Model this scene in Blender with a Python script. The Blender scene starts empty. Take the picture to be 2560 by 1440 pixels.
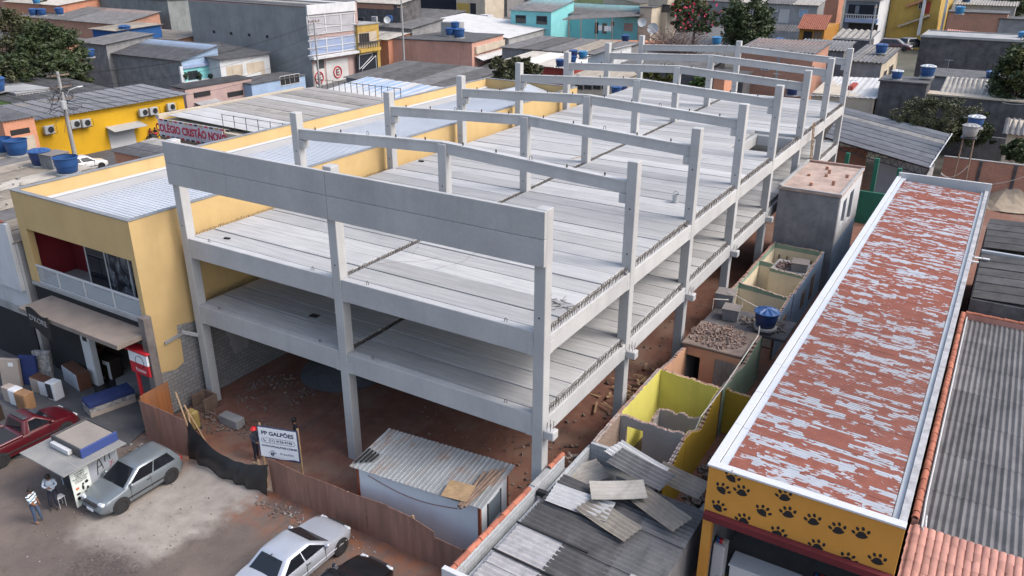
import bpy, bmesh, math, random
from mathutils import Vector, Matrix
R = math.radians
rnd = random.Random(7)
SC = bpy.context.scene
COL = SC.collection
# ---------------------------------------------------------------- camera
CAM = Vector((30.239, -21.258, 20.442)); FPX = 2018.75
_p, _y, _r = R(-23.113), R(31.407), R(0.208)
FW = Vector((-math.sin(_y)*math.cos(_p), math.cos(_y)*math.cos(_p), math.sin(_p)))
RT = Vector((math.cos(_y), math.sin(_y), 0)); UP = RT.cross(FW)
R2 = RT*math.cos(_r)+UP*math.sin(_r); U2 = -RT*math.sin(_r)+UP*math.cos(_r)
cd = bpy.data.cameras.new('camera'); cam = bpy.data.objects.new('camera', cd); COL.objects.link(cam)
cd.sensor_width = 36; cd.lens = FPX*36/2560; cd.clip_end = 3000
cam.matrix_world = Matrix(((R2.x, U2.x, -FW.x, CAM.x), (R2.y, U2.y, -FW.y, CAM.y), (R2.z, U2.z, -FW.z, CAM.z), (0, 0, 0, 1)))
SC.camera = cam
# ---------------------------------------------------------------- light
SUN_EL, SUN_AZ = 48, 74           # azimuth measured from +Y towards +X
W = bpy.data.worlds.new('World'); SC.world = W; W.use_nodes = True
nt = W.node_tree; nt.nodes.clear()
sky = nt.nodes.new('ShaderNodeTexSky'); sky.sky_type = 'NISHITA'; sky.sun_disc = False
sky.sun_elevation = R(SUN_EL); sky.sun_rotation = R(SUN_AZ); sky.air_density = 1.2; sky.dust_density = 4; sky.ozone_density = 1
hs = nt.nodes.new('ShaderNodeHueSaturation'); hs.inputs['Saturation'].default_value = .9
bg = nt.nodes.new('ShaderNodeBackground'); bg.inputs[1].default_value = .15
wo = nt.nodes.new('ShaderNodeOutputWorld')
nt.links.new(sky.outputs[0], hs.inputs['Color']); nt.links.new(hs.outputs[0], bg.inputs[0]); nt.links.new(bg.outputs[0], wo.inputs[0])
sl = bpy.data.lights.new('sun', 'SUN'); sl.energy = .85; sl.angle = R(18); sl.color = (1, .98, .965)
so = bpy.data.objects.new('sun', sl); COL.objects.link(so)
so.rotation_euler = (R(90-SUN_EL), 0, R(180-SUN_AZ)); so.location = (40, 40, 60)
SC.view_settings.view_transform = 'Standard'; SC.view_settings.look = 'None'
SC.view_settings.exposure = 1.1; SC.view_settings.gamma = 1
# ---------------------------------------------------------------- helpers
def at(px, py, z=None, y=None, x=None):
    v = FW + R2*((px-1280)/FPX) + U2*((720-py)/FPX)
    t = (z-CAM.z)/v.z if z is not None else (y-CAM.y)/v.y if y is not None else (x-CAM.x)/v.x
    return CAM+v*t
def atd(px, py, d):
    return CAM+(FW + R2*((px-1280)/FPX) + U2*((720-py)/FPX))*d
def pix(P):
    v = Vector(P)-CAM; z = v.dot(FW)
    return 1280+FPX*v.dot(R2)/z, 720-FPX*v.dot(U2)/z
def reach(P, d, px=None, py=None):
    """length along direction d from P so that the end projects to column px or row py"""
    P = Vector(P); d = Vector(d); v = P-CAM
    if px is not None: k, ax = (px-1280)/FPX, R2
    else: k, ax = (720-py)/FPX, U2
    return (k*v.dot(FW)-v.dot(ax))/(d.dot(ax)-k*d.dot(FW))
def V3(*a): return Vector(a)
X1, Y1, Z1 = V3(1, 0, 0), V3(0, 1, 0), V3(0, 0, 1)
ORG = {}
class MB:
    def __init__(s): s.v = []; s.f = []; s.m = []
    def add(s, vs, fs, mi=0):
        o = len(s.v); s.v += [Vector(p) for p in vs]; s.f += [tuple(i+o for i in f) for f in fs]; s.m += [mi]*len(fs); return s
    def hexa(s, b, t, mi=0):
        n = len(b)
        return s.add(list(b)+list(t), [tuple(range(n))[::-1], tuple(range(n, 2*n))]+[(i, (i+1) % n, n+(i+1) % n, n+i) for i in range(n)], mi)
    def box(s, x0, x1, y0, y1, z0, z1, mi=0):
        return s.hexa([(x0, y0, z0), (x1, y0, z0), (x1, y1, z0), (x0, y1, z0)], [(x0, y0, z1), (x1, y0, z1), (x1, y1, z1), (x0, y1, z1)], mi)
    def cbox(s, x0, x1, y0, y1, z0, z1, c=.015, mi=0):
        vs = []; idx = {}
        for ix in (0, 1):
            for iy in (0, 1):
                for iz in (0, 1):
                    X, Y, Z = (x0, x1)[ix], (y0, y1)[iy], (z0, z1)[iz]; sx, sy, sz = 1-2*ix, 1-2*iy, 1-2*iz
                    for a in range(3):
                        idx[ix, iy, iz, a] = len(vs)
                        vs.append((X+(sx*c if a != 0 else 0), Y+(sy*c if a != 1 else 0), Z+(sz*c if a != 2 else 0)))
        fs = []
        for a in range(3):
            for k in (0, 1):
                q = [(0, 0), (1, 0), (1, 1), (0, 1)]
                f = []
                for (u, w) in q:
                    t = [0, 0, 0]; t[a] = k; t[(a+1) % 3] = u; t[(a+2) % 3] = w; f.append(idx[t[0], t[1], t[2], a])
                fs.append(tuple(f) if k else tuple(f[::-1]))
        for a in range(3):
            b, d = (a+1) % 3, (a+2) % 3
            for u in (0, 1):
                for w in (0, 1):
                    t0 = [0, 0, 0]; t0[b] = u; t0[d] = w; t1 = list(t0); t1[a] = 1
                    f = (idx[(*t0, b)], idx[(*t1, b)], idx[(*t1, d)], idx[(*t0, d)]); fs.append(f if (u+w) % 2 == 0 else f[::-1])
        for ix in (0, 1):
            for iy in (0, 1):
                for iz in (0, 1):
                    f = (idx[ix, iy, iz, 0], idx[ix, iy, iz, 1], idx[ix, iy, iz, 2]); fs.append(f if (ix+iy+iz) % 2 else f[::-1])
        return s.add(vs, fs, mi)
    def para(s, P, a, b, c, mi=0):
        P, a, b, c = Vector(P), Vector(a), Vector(b), Vector(c)
        if a.cross(b).dot(c) < 0: a, b = b, a
        return s.hexa([P, P+a, P+a+b, P+b], [P+c, P+a+c, P+a+b+c, P+b+c], mi)
    def prism(s, poly, d, mi=0):
        d = Vector(d); poly = [Vector(p) for p in poly]
        n = Vector((0, 0, 0))
        for i in range(len(poly)): n += poly[i].cross(poly[(i+1) % len(poly)])
        if n.dot(d) < 0: poly = poly[::-1]
        return s.hexa(poly, [p+d for p in poly], mi)
    def tube(s, p0, p1, r, n=6, r1=None, mi=0, cap=True):
        p0, p1 = Vector(p0), Vector(p1); r1 = r if r1 is None else r1
        d = (p1-p0).normalized(); a = d.orthogonal().normalized(); b = d.cross(a)
        A = [p0+(a*math.cos(2*math.pi*i/n)+b*math.sin(2*math.pi*i/n))*r for i in range(n)]
        B = [p1+(a*math.cos(2*math.pi*i/n)+b*math.sin(2*math.pi*i/n))*r1 for i in range(n)]
        fs = [(i, (i+1) % n, n+(i+1) % n, n+i) for i in range(n)]
        if cap: fs += [tuple(range(n))[::-1], tuple(range(n, 2*n))]
        return s.add(A+B, fs, mi)
    def path(s, pts, r, n=5, mi=0):
        pts = [Vector(p) for p in pts]; rings = []; up = None
        for i, p in enumerate(pts):
            d = ((pts[i+1] if i+1 < len(pts) else p)-(pts[i-1] if i else p)).normalized()
            a = d.orthogonal().normalized() if up is None else (up-d*up.dot(d)).normalized()
            up = a; b = d.cross(a)
            rings.append([p+(a*math.cos(2*math.pi*k/n)+b*math.sin(2*math.pi*k/n))*r for k in range(n)])
        vs = [q for g in rings for q in g]; fs = []
        for i in range(len(pts)-1):
            for k in range(n): fs.append((i*n+k, i*n+(k+1) % n, (i+1)*n+(k+1) % n, (i+1)*n+k))
        fs += [tuple(range(n))[::-1], tuple(range(len(vs)-n, len(vs)))]
        return s.add(vs, fs, mi)
    def lathe(s, prof, n=24, c=(0, 0, 0), mi=0, sq=None):
        c = Vector(c); vs = []; fs = []; m = len(prof)
        for k in range(n):
            a = 2*math.pi*k/n
            for (r, z) in prof: vs.append(c+Vector((r*math.cos(a), r*math.sin(a), z)))
        for k in range(n):
            for j in range(m-1):
                fs.append((k*m+j, ((k+1) % n)*m+j, ((k+1) % n)*m+j+1, k*m+j+1))
        return s.add(vs, fs, mi)
    def loft(s, rings, closed=True, caps=True, mi=0):
        n = len(rings[0]); vs = [p for g in rings for p in g]; fs = []
        for i in range(len(rings)-1):
            for k in range(n if closed else n-1):
                fs.append((i*n+k, i*n+(k+1) % n, (i+1)*n+(k+1) % n, (i+1)*n+k))
        if caps and closed: fs += [tuple(range(n))[::-1], tuple(range(len(vs)-n, len(vs)))]
        return s.add(vs, fs, mi)
    def corr(s, P, U, Vv, pitch, amp, seg=4, nu=1, phase=0, thick=0, trap=False, mi=0, sag=0):
        """corrugated sheet: waves advance along Vv, ridges run along U"""
        P, U, Vv = Vector(P), Vector(U), Vector(Vv); N = U.cross(Vv).normalized()
        if N.z < 0: N = -N
        L = Vv.length; nw = max(1, L/pitch); n = int(round(nw*seg)); cols = []
        for i in range(n+1):
            t = i/n; ph = t*nw+phase
            if trap:
                q = ph % 1; h = amp*(1 if q < .25 else 0)
            else: h = amp*math.cos(2*math.pi*ph)
            cols.append((t, h))
        vs = []; fs = []
        for j in range(nu+1):
            for (t, h) in cols: vs.append(P+U*(j/nu)+Vv*t+N*(h-sag*4*(j/nu)*(1-j/nu)))
        w = n+1
        for j in range(nu):
            for i in range(n): fs.append((j*w+i, j*w+i+1, (j+1)*w+i+1, (j+1)*w+i))
        if thick:
            o = len(vs); vs += [p-N*thick for p in vs]
            m = len(fs); fs += [tuple(k+o for k in f[::-1]) for f in fs[:m]]
            for i in range(n):
                fs.append((i+1, i, o+i, o+i+1)); a = nu*w+i; fs.append((a, a+1, o+a+1, o+a))
            for j in range(nu):
                a, b = j*w, (j+1)*w; fs.append((a, b, o+b, o+a)); a += n; b += n; fs.append((b, a, o+a, o+b))
        return s.add(vs, fs, mi)
    def mesh(s, name, mats, off=None, smooth=False):
        me = bpy.data.meshes.new(name); off = off or Vector((0, 0, 0))
        me.from_pydata([tuple(p-off) for p in s.v], [], s.f)
        for m in (mats if isinstance(mats, (list, tuple)) else [mats]): me.materials.append(m)
        if any(s.m): me.polygons.foreach_set('material_index', s.m)
        if smooth: me.polygons.foreach_set('use_smooth', [True]*len(me.polygons))
        me.update()
        if smooth: me.set_sharp_from_angle(angle=R(50))
        return me
    def build(s, name, mat, parent=None, smooth=False, local=False, **kw):
        off = Vector((0, 0, 0)) if (local or parent is None) else ORG.get(parent.name, Vector((0, 0, 0)))
        o = bpy.data.objects.new(name, s.mesh(name, mat, off, smooth)); COL.objects.link(o)
        if parent: o.parent = parent; ORG[o.name] = off.copy()
        if kw: tag(o, **kw)
        return o
def autosmooth(o, ang=35):
    me = o.data; me.polygons.foreach_set('use_smooth', [True]*len(me.polygons)); me.set_sharp_from_angle(angle=R(ang)); return o
def tag(o, label=None, cat=None, group=None, kind=None):
    for k, v in (('label', label), ('category', cat), ('group', group), ('kind', kind)):
        if v: o[k] = v
    return o
def thing(name, label, cat, loc=(0, 0, 0), rz=0, group=None):
    o = bpy.data.objects.new(name, None); COL.objects.link(o); o.empty_display_size = .2
    o.location = loc; o.rotation_euler = (0, 0, rz); ORG[o.name] = Vector(loc); return tag(o, label, cat, group)
def inst(o, parent, loc, rot=(0, 0, 0), scale=None, name=None):
    c = o.copy(); COL.objects.link(c); c.parent = parent; c.location = loc; c.rotation_euler = rot
    if scale: c.scale = scale
    return c
def piece(name, me, parent, loc=(0, 0, 0), rot=(0, 0, 0), scale=(1, 1, 1)):
    o = bpy.data.objects.new(name, me); COL.objects.link(o); o.parent = parent
    off = ORG.get(parent.name, Vector((0, 0, 0))) if parent else Vector((0, 0, 0))
    o.location = Vector(loc)-off; o.rotation_euler = rot; o.scale = scale; return o
def copy_tree(o, parent=None):
    c = o.copy(); COL.objects.link(c); c.parent = parent
    for ch in o.children: copy_tree(ch, c)
    return c
def text(name, s, size, mat, parent, P, xd, yd, depth=.004, align='CENTER', bold=0, sx=1, wr=False):
    cu = bpy.data.curves.new(name, 'FONT'); cu.body = s; cu.size = size; cu.align_x = align; cu.align_y = 'CENTER'
    cu.extrude = depth; cu.offset = bold; cu.resolution_u = 3
    o = bpy.data.objects.new(name, cu); COL.objects.link(o); bpy.context.view_layer.update()
    me = bpy.data.meshes.new_from_object(o.evaluated_get(bpy.context.evaluated_depsgraph_get()))
    COL.objects.unlink(o); bpy.data.objects.remove(o); me.materials.clear(); me.materials.append(mat)
    off = ORG.get(parent.name, Vector((0, 0, 0))) if parent else Vector((0, 0, 0))
    xd, yd = Vector(xd).normalized()*sx, Vector(yd).normalized(); zd = xd.cross(yd).normalized()
    for v in me.vertices:
        c = v.co; v.co = Vector(P)-off+xd*c.x+yd*c.y+zd*c.z
    q = bpy.data.objects.new(name, me); COL.objects.link(q); q.parent = parent
    return q
# ---------------------------------------------------------------- materials
def lin(c):
    return tuple((x/12.92 if x <= .04045 else ((x+.055)/1.055)**2.4) for x in c[:3])
class NT:
    def __init__(s, name):
        s.m = bpy.data.materials.new(name); s.m.use_nodes = True; s.t = s.m.node_tree; s.b = s.t.nodes['Principled BSDF']
        s.co = s.t.nodes.new('ShaderNodeNewGeometry').outputs['Position']
    def n(s, typ, **k):
        x = s.t.nodes.new(typ)
        for a, v in k.items(): setattr(x, a, v)
        return x
    def put(s, sock, v):
        if isinstance(v, bpy.types.NodeSocket): s.t.links.new(v, sock)
        else: sock.default_value = (*v, 1) if isinstance(v, tuple) and len(v) == 3 and sock.type == 'RGBA' else v
    def map(s, sc=(1, 1, 1), rot=(0, 0, 0), loc=(0, 0, 0), co=None):
        x = s.n('ShaderNodeMapping'); s.put(x.inputs[0], co or s.co); x.inputs['Scale'].default_value = sc; x.inputs['Rotation'].default_value = rot
        x.inputs['Location'].default_value = loc; return x.outputs[0]
    def noise(s, sc, det=5, co=None, rough=.6, dist=0):
        x = s.n('ShaderNodeTexNoise'); s.put(x.inputs['Vector'], co or s.co); x.inputs['Scale'].default_value = sc
        x.inputs['Detail'].default_value = det; x.inputs['Roughness'].default_value = rough; x.inputs['Distortion'].default_value = dist; return x.outputs['Fac']
    def ramp(s, f, a, b):
        x = s.n('ShaderNodeMapRange'); s.put(x.inputs['Value'], f); x.inputs['From Min'].default_value = a; x.inputs['From Max'].default_value = b; return x.outputs[0]
    def mix(s, f, a, b, mode='MIX'):
        x = s.n('ShaderNodeMix', data_type='RGBA', blend_type=mode); s.put(x.inputs[0], f); s.put(x.inputs[6], a); s.put(x.inputs[7], b); return x.outputs[2]
    def math(s, op, a, b=0.):
        x = s.n('ShaderNodeMath', operation=op); s.put(x.inputs[0], a); s.put(x.inputs[1], b); return x.outputs[0]
    def done(s, col, rough=.85, bump=None, bs=.3, bd=.02, metal=0, spec=None):
        s.put(s.b.inputs['Base Color'], col); s.put(s.b.inputs['Roughness'], rough); s.put(s.b.inputs['Metallic'], metal)
        if spec is not None: s.b.inputs['Specular IOR Level'].default_value = spec
        if bump is not None:
            x = s.n('ShaderNodeBump'); x.inputs['Strength'].default_value = bs; x.inputs['Distance'].default_value = bd
            s.put(x.inputs['Height'], bump); s.put(s.b.inputs['Normal'], x.outputs[0])
        return s.m
def pm(name, c, c2=None, sc=.6, fine=30, famt=.18, rough=.85, streak=0, sc_c=(.05, .045, .04), bs=.25, metal=0, spec=.3, per=.0, ssc=1.2):
    """weathered paint / render / concrete; c in linear rgb"""
    t = NT(name); c2 = c2 or tuple(x*.72 for x in c)
    a = t.noise(sc, 6); f = t.noise(fine, 4)
    col = t.mix(t.ramp(a, .35, .68), c, c2)
    if streak:
        s1 = t.noise(1, 5, t.map((ssc*1.6, ssc*1.6, ssc*.16))); s2 = t.noise(ssc*.5, 4)
        k = t.math('MULTIPLY', t.ramp(s1, .5, .78), t.ramp(s2, .35, .65))
        col = t.mix(t.math('MULTIPLY', k, streak), col, sc_c)
    g = t.n('ShaderNodeMapRange'); t.put(g.inputs[0], f); g.inputs['To Min'].default_value = 1-famt; g.inputs['To Max'].default_value = 1+famt
    col = t.mix(1., col, g.outputs[0], 'MULTIPLY')
    if per:
        oi = t.n('ShaderNodeObjectInfo'); g = t.n('ShaderNodeMapRange'); t.put(g.inputs[0], oi.outputs['Random']); g.inputs['To Min'].default_value = 1-per; g.inputs['To Max'].default_value = 1+per
        col = t.mix(1., col, g.outputs[0], 'MULTIPLY')
    return t.done(col, rough, f, bs, .01, metal, spec)
def flat(name, c, rough=.6, metal=0, spec=.4, coat=0):
    t = NT(name); t.b.inputs['Coat Weight'].default_value = coat
    f = t.noise(9, 4); g = t.n('ShaderNodeMapRange'); t.put(g.inputs[0], f); g.inputs['To Min'].default_value = .88; g.inputs['To Max'].default_value = 1.1
    return t.done(t.mix(1., c, g.outputs[0], 'MULTIPLY'), rough, None, metal=metal, spec=spec)
def sr(r, g, b): return lin((r/255, g/255, b/255))
M = {}
# ---------------------------------------------------------------- shared materials
M['conc'] = pm('new_concrete', (.40, .40, .40), (.33, .33, .335), sc=.45, fine=12, famt=.12, rough=.8, streak=.55, sc_c=(.25, .25, .25), bs=.12, per=.05)
M['panel'] = pm('panel_concrete', (.38, .38, .38), (.32, .32, .325), sc=.5, fine=9, famt=.12, rough=.8, streak=.6, sc_c=(.23, .23, .24), bs=.1, per=.05)
def slab_mat():
    t = NT('hollow_core_concrete')
    a = t.noise(1, 6, t.map((.5, 9, 1))); b = t.noise(.55, 5); c = t.noise(22, 4); e = t.noise(1, 4, t.map((.25, 26, 1)))
    col = t.mix(t.ramp(a, .35, .7), (.355, .355, .355), (.25, .25, .255)); col = t.mix(t.math('MULTIPLY', t.ramp(b, .52, .72), .6), col, (.24, .24, .25))
    col = t.mix(t.math('MULTIPLY', t.ramp(e, .5, .75), .4), col, (.27, .27, .28))
    d = t.noise(2.2, 6); col = t.mix(t.math('MULTIPLY', t.ramp(d, .66, .78), .5), col, (.2, .19, .19))
    oi = t.n('ShaderNodeObjectInfo'); g = t.n('ShaderNodeMapRange'); t.put(g.inputs[0], oi.outputs['Random']); g.inputs['To Min'].default_value = .80; g.inputs['To Max'].default_value = 1.22
    col = t.mix(1., col, g.outputs[0], 'MULTIPLY')
    g = t.n('ShaderNodeMapRange'); t.put(g.inputs[0], c); g.inputs['To Min'].default_value = .9; g.inputs['To Max'].default_value = 1.1
    return t.done(t.mix(1., col, g.outputs[0], 'MULTIPLY'), .85, c, .2, .008)
M['slab'] = slab_mat()
M['steel'] = flat('rebar_steel', (.10, .085, .075), .6, .5)
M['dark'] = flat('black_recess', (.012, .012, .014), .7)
M['white'] = pm('white_paint', (.47, .475, .49), (.40, .40, .415), famt=.06, streak=.2, sc_c=(.3, .29, .28))
M['metalwhite'] = flat('white_metal', (.46, .47, .485), .4)
M['darkmetal'] = flat('dark_metal', (.06, .06, .065), .5, .3)
M['galv'] = pm('galvanised_steel', (.42, .44, .46), (.34, .36, .38), sc=.8, rough=.45, metal=.3, famt=.08)
M['wood'] = pm('raw_timber', (.36, .25, .15), (.26, .17, .10), sc=3, rough=.8)
M['oldwood'] = pm('weathered_timber', (.20, .14, .11), (.12, .085, .065), sc=3, rough=.85)
def brick_mat(name, c1, c2, mort, sx=.24, sz=.14, axis='x', stain=.3):
    t = NT(name); sep = t.n('ShaderNodeSeparateXYZ'); t.put(sep.inputs[0], t.co); cmb = t.n('ShaderNodeCombineXYZ')
    t.put(cmb.inputs[0], t.math('ADD', sep.outputs[0], sep.outputs[1])); t.put(cmb.inputs[1], sep.outputs[2])
    b = t.n('ShaderNodeTexBrick'); t.put(b.inputs['Vector'], cmb.outputs[0]); b.inputs['Scale'].default_value = 1
    b.inputs['Color1'].default_value = (*c1, 1); b.inputs['Color2'].default_value = (*c2, 1); b.inputs['Mortar'].default_value = (*mort, 1)
    b.inputs['Brick Width'].default_value = sx; b.inputs['Row Height'].default_value = sz; b.inputs['Mortar Size'].default_value = .016; b.inputs['Bias'].default_value = -.2
    n = t.noise(.8, 6); col = t.mix(t.math('MULTIPLY', t.ramp(n, .48, .7), stain), b.outputs[0], (.10, .085, .08))
    f = t.noise(20, 4); g = t.n('ShaderNodeMapRange'); t.put(g.inputs[0], f); g.inputs['To Min'].default_value = .75; g.inputs['To Max'].default_value = 1.2
    return t.done(t.mix(1., col, g.outputs[0], 'MULTIPLY'), .9, b.outputs['Fac'], -.4, .015)
M['brick'] = brick_mat('red_hollow_brick', (.42, .17, .095), (.34, .13, .075), (.30, .25, .22))
M['brickorange'] = brick_mat('orange_hollow_brick', (.55, .20, .10), (.48, .17, .085), (.36, .28, .22), stain=.12)
M['block'] = brick_mat('bare_concrete_block', (.24, .235, .235), (.19, .185, .185), (.13, .125, .12), .39, .19)
M['rough'] = pm('grey_render', (.235, .232, .237), (.15, .15, .16), sc=.9, fine=9, famt=.22, streak=.7, sc_c=(.06, .06, .065))
M['roughdark'] = pm('dark_mouldy_render', (.105, .10, .105), (.05, .049, .054), sc=1.1, fine=7, famt=.3, streak=.8, sc_c=(.02, .02, .022))
M['cement'] = pm('cement_render', (.30, .30, .30), (.22, .22, .225), sc=.6, fine=12, famt=.15, streak=.5, sc_c=(.1, .1, .1))
def fibre(name, c, c2, stain=.5, sc=.9, lich=(.02, .02, .022)):
    t = NT(name); a = t.noise(sc, 6); b = t.noise(sc*2.3, 6, t.map((1, .35, 1))); f = t.noise(26, 4)
    col = t.mix(t.ramp(a, .35, .65), c, c2); col = t.mix(t.math('MULTIPLY', t.ramp(b, .48, .72), stain), col, lich)
    oi = t.n('ShaderNodeObjectInfo'); g = t.n('ShaderNodeMapRange'); t.put(g.inputs[0], oi.outputs['Random']); g.inputs['To Min'].default_value = .82; g.inputs['To Max'].default_value = 1.15
    col = t.mix(1., col, g.outputs[0], 'MULTIPLY')
    g = t.n('ShaderNodeMapRange'); t.put(g.inputs[0], f); g.inputs['To Min'].default_value = .8; g.inputs['To Max'].default_value = 1.18
    return t.done(t.mix(1., col, g.outputs[0], 'MULTIPLY'), .9, f, .3, .006)
M['fibre'] = fibre('grey_fibre_cement', (.125, .123, .128), (.085, .085, .09), .5)
M['fibredark'] = fibre('blackened_fibre_cement', (.085, .083, .086), (.05, .05, .052), .5)
M['fibrelight'] = fibre('pale_fibre_cement', (.33, .31, .285), (.24, .225, .205), .45, lich=(.09, .08, .07))
M['fibrewarm'] = fibre('brownish_fibre_cement', (.24, .215, .18), (.17, .15, .13), .4, lich=(.06, .055, .05))
M['fibreblue'] = fibre('bluish_grey_fibre_cement', (.215, .217, .228), (.165, .167, .178), .3, lich=(.07, .07, .075))
M['alu'] = pm('pale_metal_sheet', (.48, .50, .53), (.42, .44, .47), sc=.4, rough=.42, metal=.15, famt=.05, bs=.05)
M['alusheet'] = pm('plain_grey_sheet', (.38, .40, .43), (.33, .35, .375), sc=.35, rough=.4, metal=.15, famt=.05, bs=.05)
def terracotta(name, c, c2):
    return pm(name, c, c2, sc=1.6, fine=20, famt=.2, streak=.3, sc_c=(.12, .07, .05), per=.18)
M['tile'] = terracotta('terracotta_tile', (.33, .125, .08), (.26, .09, .06))
M['tilepink'] = terracotta('faded_pink_tile', (.40, .205, .165), (.33, .165, .135))
M['glass'] = flat('window_glass', (.02, .025, .03), .06, 0, .6)
M['tank'] = flat('blue_tank_plastic', (.018, .065, .19), .42, 0, .45)
M['tankl'] = flat('light_blue_tank_plastic', (.03, .16, .33), .45, 0, .45)
M['tankdark'] = flat('dark_blue_tank_plastic', (.014, .032, .105), .45, 0, .45)
M['rubber'] = flat('black_rubber', (.018, .018, .019), .8)
M['red'] = flat('red_paint', (.42, .02, .03), .45)
M['wire'] = flat('black_cable', (.02, .02, .022), .6)
M['pvc'] = flat('white_pvc_pipe', (.55, .52, .47), .5)
# ---------------------------------------------------------------- ground
def tz(x, y):
    d = max(0, y-62); return .055*d if d < 150 else 8.25+.03*(d-150)
def ground_mat():
    t = NT('red_and_sandy_soil'); sep = t.n('ShaderNodeSeparateXYZ'); t.put(sep.inputs[0], t.co); x, y = sep.outputs[0], sep.outputs[1]
    n1 = t.noise(.35, 6); n2 = t.noise(1.6, 6); n3 = t.noise(9, 5); n4 = t.noise(45, 3); n0 = t.noise(.12, 4)
    red = t.mix(t.ramp(n2, .3, .7), (.135, .056, .038), (.185, .092, .066)); red = t.mix(t.math('MULTIPLY', t.ramp(n1, .5, .66), .75), red, (.19, .13, .10))
    red = t.mix(t.math('MULTIPLY', t.ramp(n3, .62, .75), .6), red, (.05, .03, .022))
    sand = t.mix(t.ramp(n1, .35, .65), (.095, .075, .067), (.135, .107, .093)); sand = t.mix(t.math('MULTIPLY', t.ramp(n2, .5, .72), .7), sand, (.085, .066, .059))
    # loose red soil edge lies along the fence line, wobbling
    e = t.math('ADD', y, t.math('MULTIPLY', t.math('SUBTRACT', n1, .5), 5.))
    k = t.math('MULTIPLY', t.ramp(e, -4.6, -3.0), t.ramp(x, -2.5, -1.0))
    col = t.mix(k, sand, red)
    oz = t.math('MULTIPLY', t.math('MULTIPLY', t.ramp(e, -5.6, -3.8), t.ramp(e, -1.2, -2.8)), t.ramp(n2, .42, .58)); col = t.mix(t.math('MULTIPLY', oz, t.math('MULTIPLY', t.ramp(x, .5, 2.), .75)), col, (.23, .085, .04))
    rut = t.noise(1, 5, t.map((1.6, .22, 1), (0, 0, .35))); col = t.mix(t.math('MULTIPLY', t.ramp(rut, .55, .7), .5), col, (.075, .058, .05))
    # pale lime-stained strip of compacted gravel in front of the gap in the fence
    px = t.math('ADD', x, t.math('MULTIPLY', t.math('SUBTRACT', n2, .5), 1.6))
    s = t.math('SUBTRACT', px, t.math('MULTIPLY', y, .10))
    w = t.math('MULTIPLY', t.ramp(s, 3.5, 4.6), t.ramp(s, 8.6, 7.7)); w = t.math('MULTIPLY', w, t.math('MULTIPLY', t.ramp(e, -9.6, -8.2), t.ramp(e, -2.0, -3.2)))
    col = t.mix(t.math('MULTIPLY', w, .95), col, t.mix(t.ramp(n2, .3, .7), (.31, .28, .25), (.21, .188, .168)))
    # oily black ash patch
    dx = t.math('SUBTRACT', x, 6.4); dy = t.math('ADD', y, 9.9); r = t.math('SQRT', t.math('ADD', t.math('MULTIPLY', dx, dx), t.math('MULTIPLY', t.math('MULTIPLY', dy, dy), 2.2)))
    k = t.ramp(t.math('ADD', r, t.math('MULTIPLY', t.math('SUBTRACT', n2, .5), 4.)), 2.3, 1.0); k = t.math('MULTIPLY', k, t.ramp(n3, .3, .6))
    col = t.mix(t.math('MULTIPLY', k, .85), col, (.045, .038, .035))
    k = t.ramp(t.noise(1.1, 6, t.map(loc=(7, 3, 0))), .63, .73); col = t.mix(t.math('MULTIPLY', k, .55), col, (.085, .062, .052))
    k = t.ramp(n3, .68, .74); col = t.mix(t.math('MULTIPLY', k, .4), col, (.22, .19, .17))
    g = t.n('ShaderNodeMapRange'); t.put(g.inputs[0], n4); g.inputs['To Min'].default_value = .78; g.inputs['To Max'].default_value = 1.22
    # far away: dry mixed yards
    far = t.ramp(y, 56, 66); col = t.mix(far, col, t.mix(t.ramp(n1, .4, .6), (.10, .09, .08), (.07, .075, .05)))
    lf = t.ramp(x, -11, -13); col = t.mix(lf, col, (.10, .10, .105))
    return t.done(t.mix(1., col, g.outputs[0], 'MULTIPLY'), .95, t.math('ADD', n3, t.math('MULTIPLY', n4, .4)), .5, .03)
M['ground'] = ground_mat()
def make_ground():
    xs = [-900, -400, -250, -160, -110, -80, -60, -45, -30, -20]+[-14+.7*i for i in range(72)]+[38, 44, 55, 70, 100, 160, 300, 900]
    ys = [-700, -200, -80, -40, -26]+[-16+.7*i for i in range(50)]+[20, 24, 30, 38, 46, 54, 62, 72, 85, 100, 120, 150, 190, 260, 400, 800, 1500]
    m = MB(); n = len(xs); g = random.Random(3)
    for yy in ys:
        for xx in xs:
            z = tz(xx, yy)
            if -14 < xx < 36 and -16 < yy < 18: z += g.uniform(-.025, .025)-.02
            m.v.append(V3(xx, yy, z))
    for j in range(len(ys)-1):
        for i in range(n-1): m.f.append((j*n+i, j*n+i+1, (j+1)*n+i+1, (j+1)*n+i)); m.m.append(0)
    return m.build('ground', M['ground'], smooth=True, kind='structure')
make_ground()
def asphalt(name, c=(.052, .052, .057)):
    t = NT(name); a = t.noise(.5, 6); b = t.noise(3, 6); f = t.noise(60, 3)
    col = t.mix(t.ramp(a, .35, .7), c, tuple(x*1.6 for x in c)); col = t.mix(t.math('MULTIPLY', t.ramp(b, .58, .72), .5), col, (.15, .13, .12))
    return t.done(col, .9, f, .4, .01)
M['asphalt'] = asphalt('worn_asphalt')
def outline(name, pts, z, th, mat, jag=.1, step=.5, seed=1, **kw):
    g = random.Random(seed); P = []
    for i in range(len(pts)):
        a, b = Vector((*pts[i], 0)), Vector((*pts[(i+1) % len(pts)], 0)); k = max(1, int((b-a).length/step))
        for j in range(k): q = a.lerp(b, j/k); P.append(V3(q.x+g.uniform(-jag, jag), q.y+g.uniform(-jag, jag), z-th))
    m = MB(); m.prism(P, (0, 0, th)); return m.build(name, mat, **kw)
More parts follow.
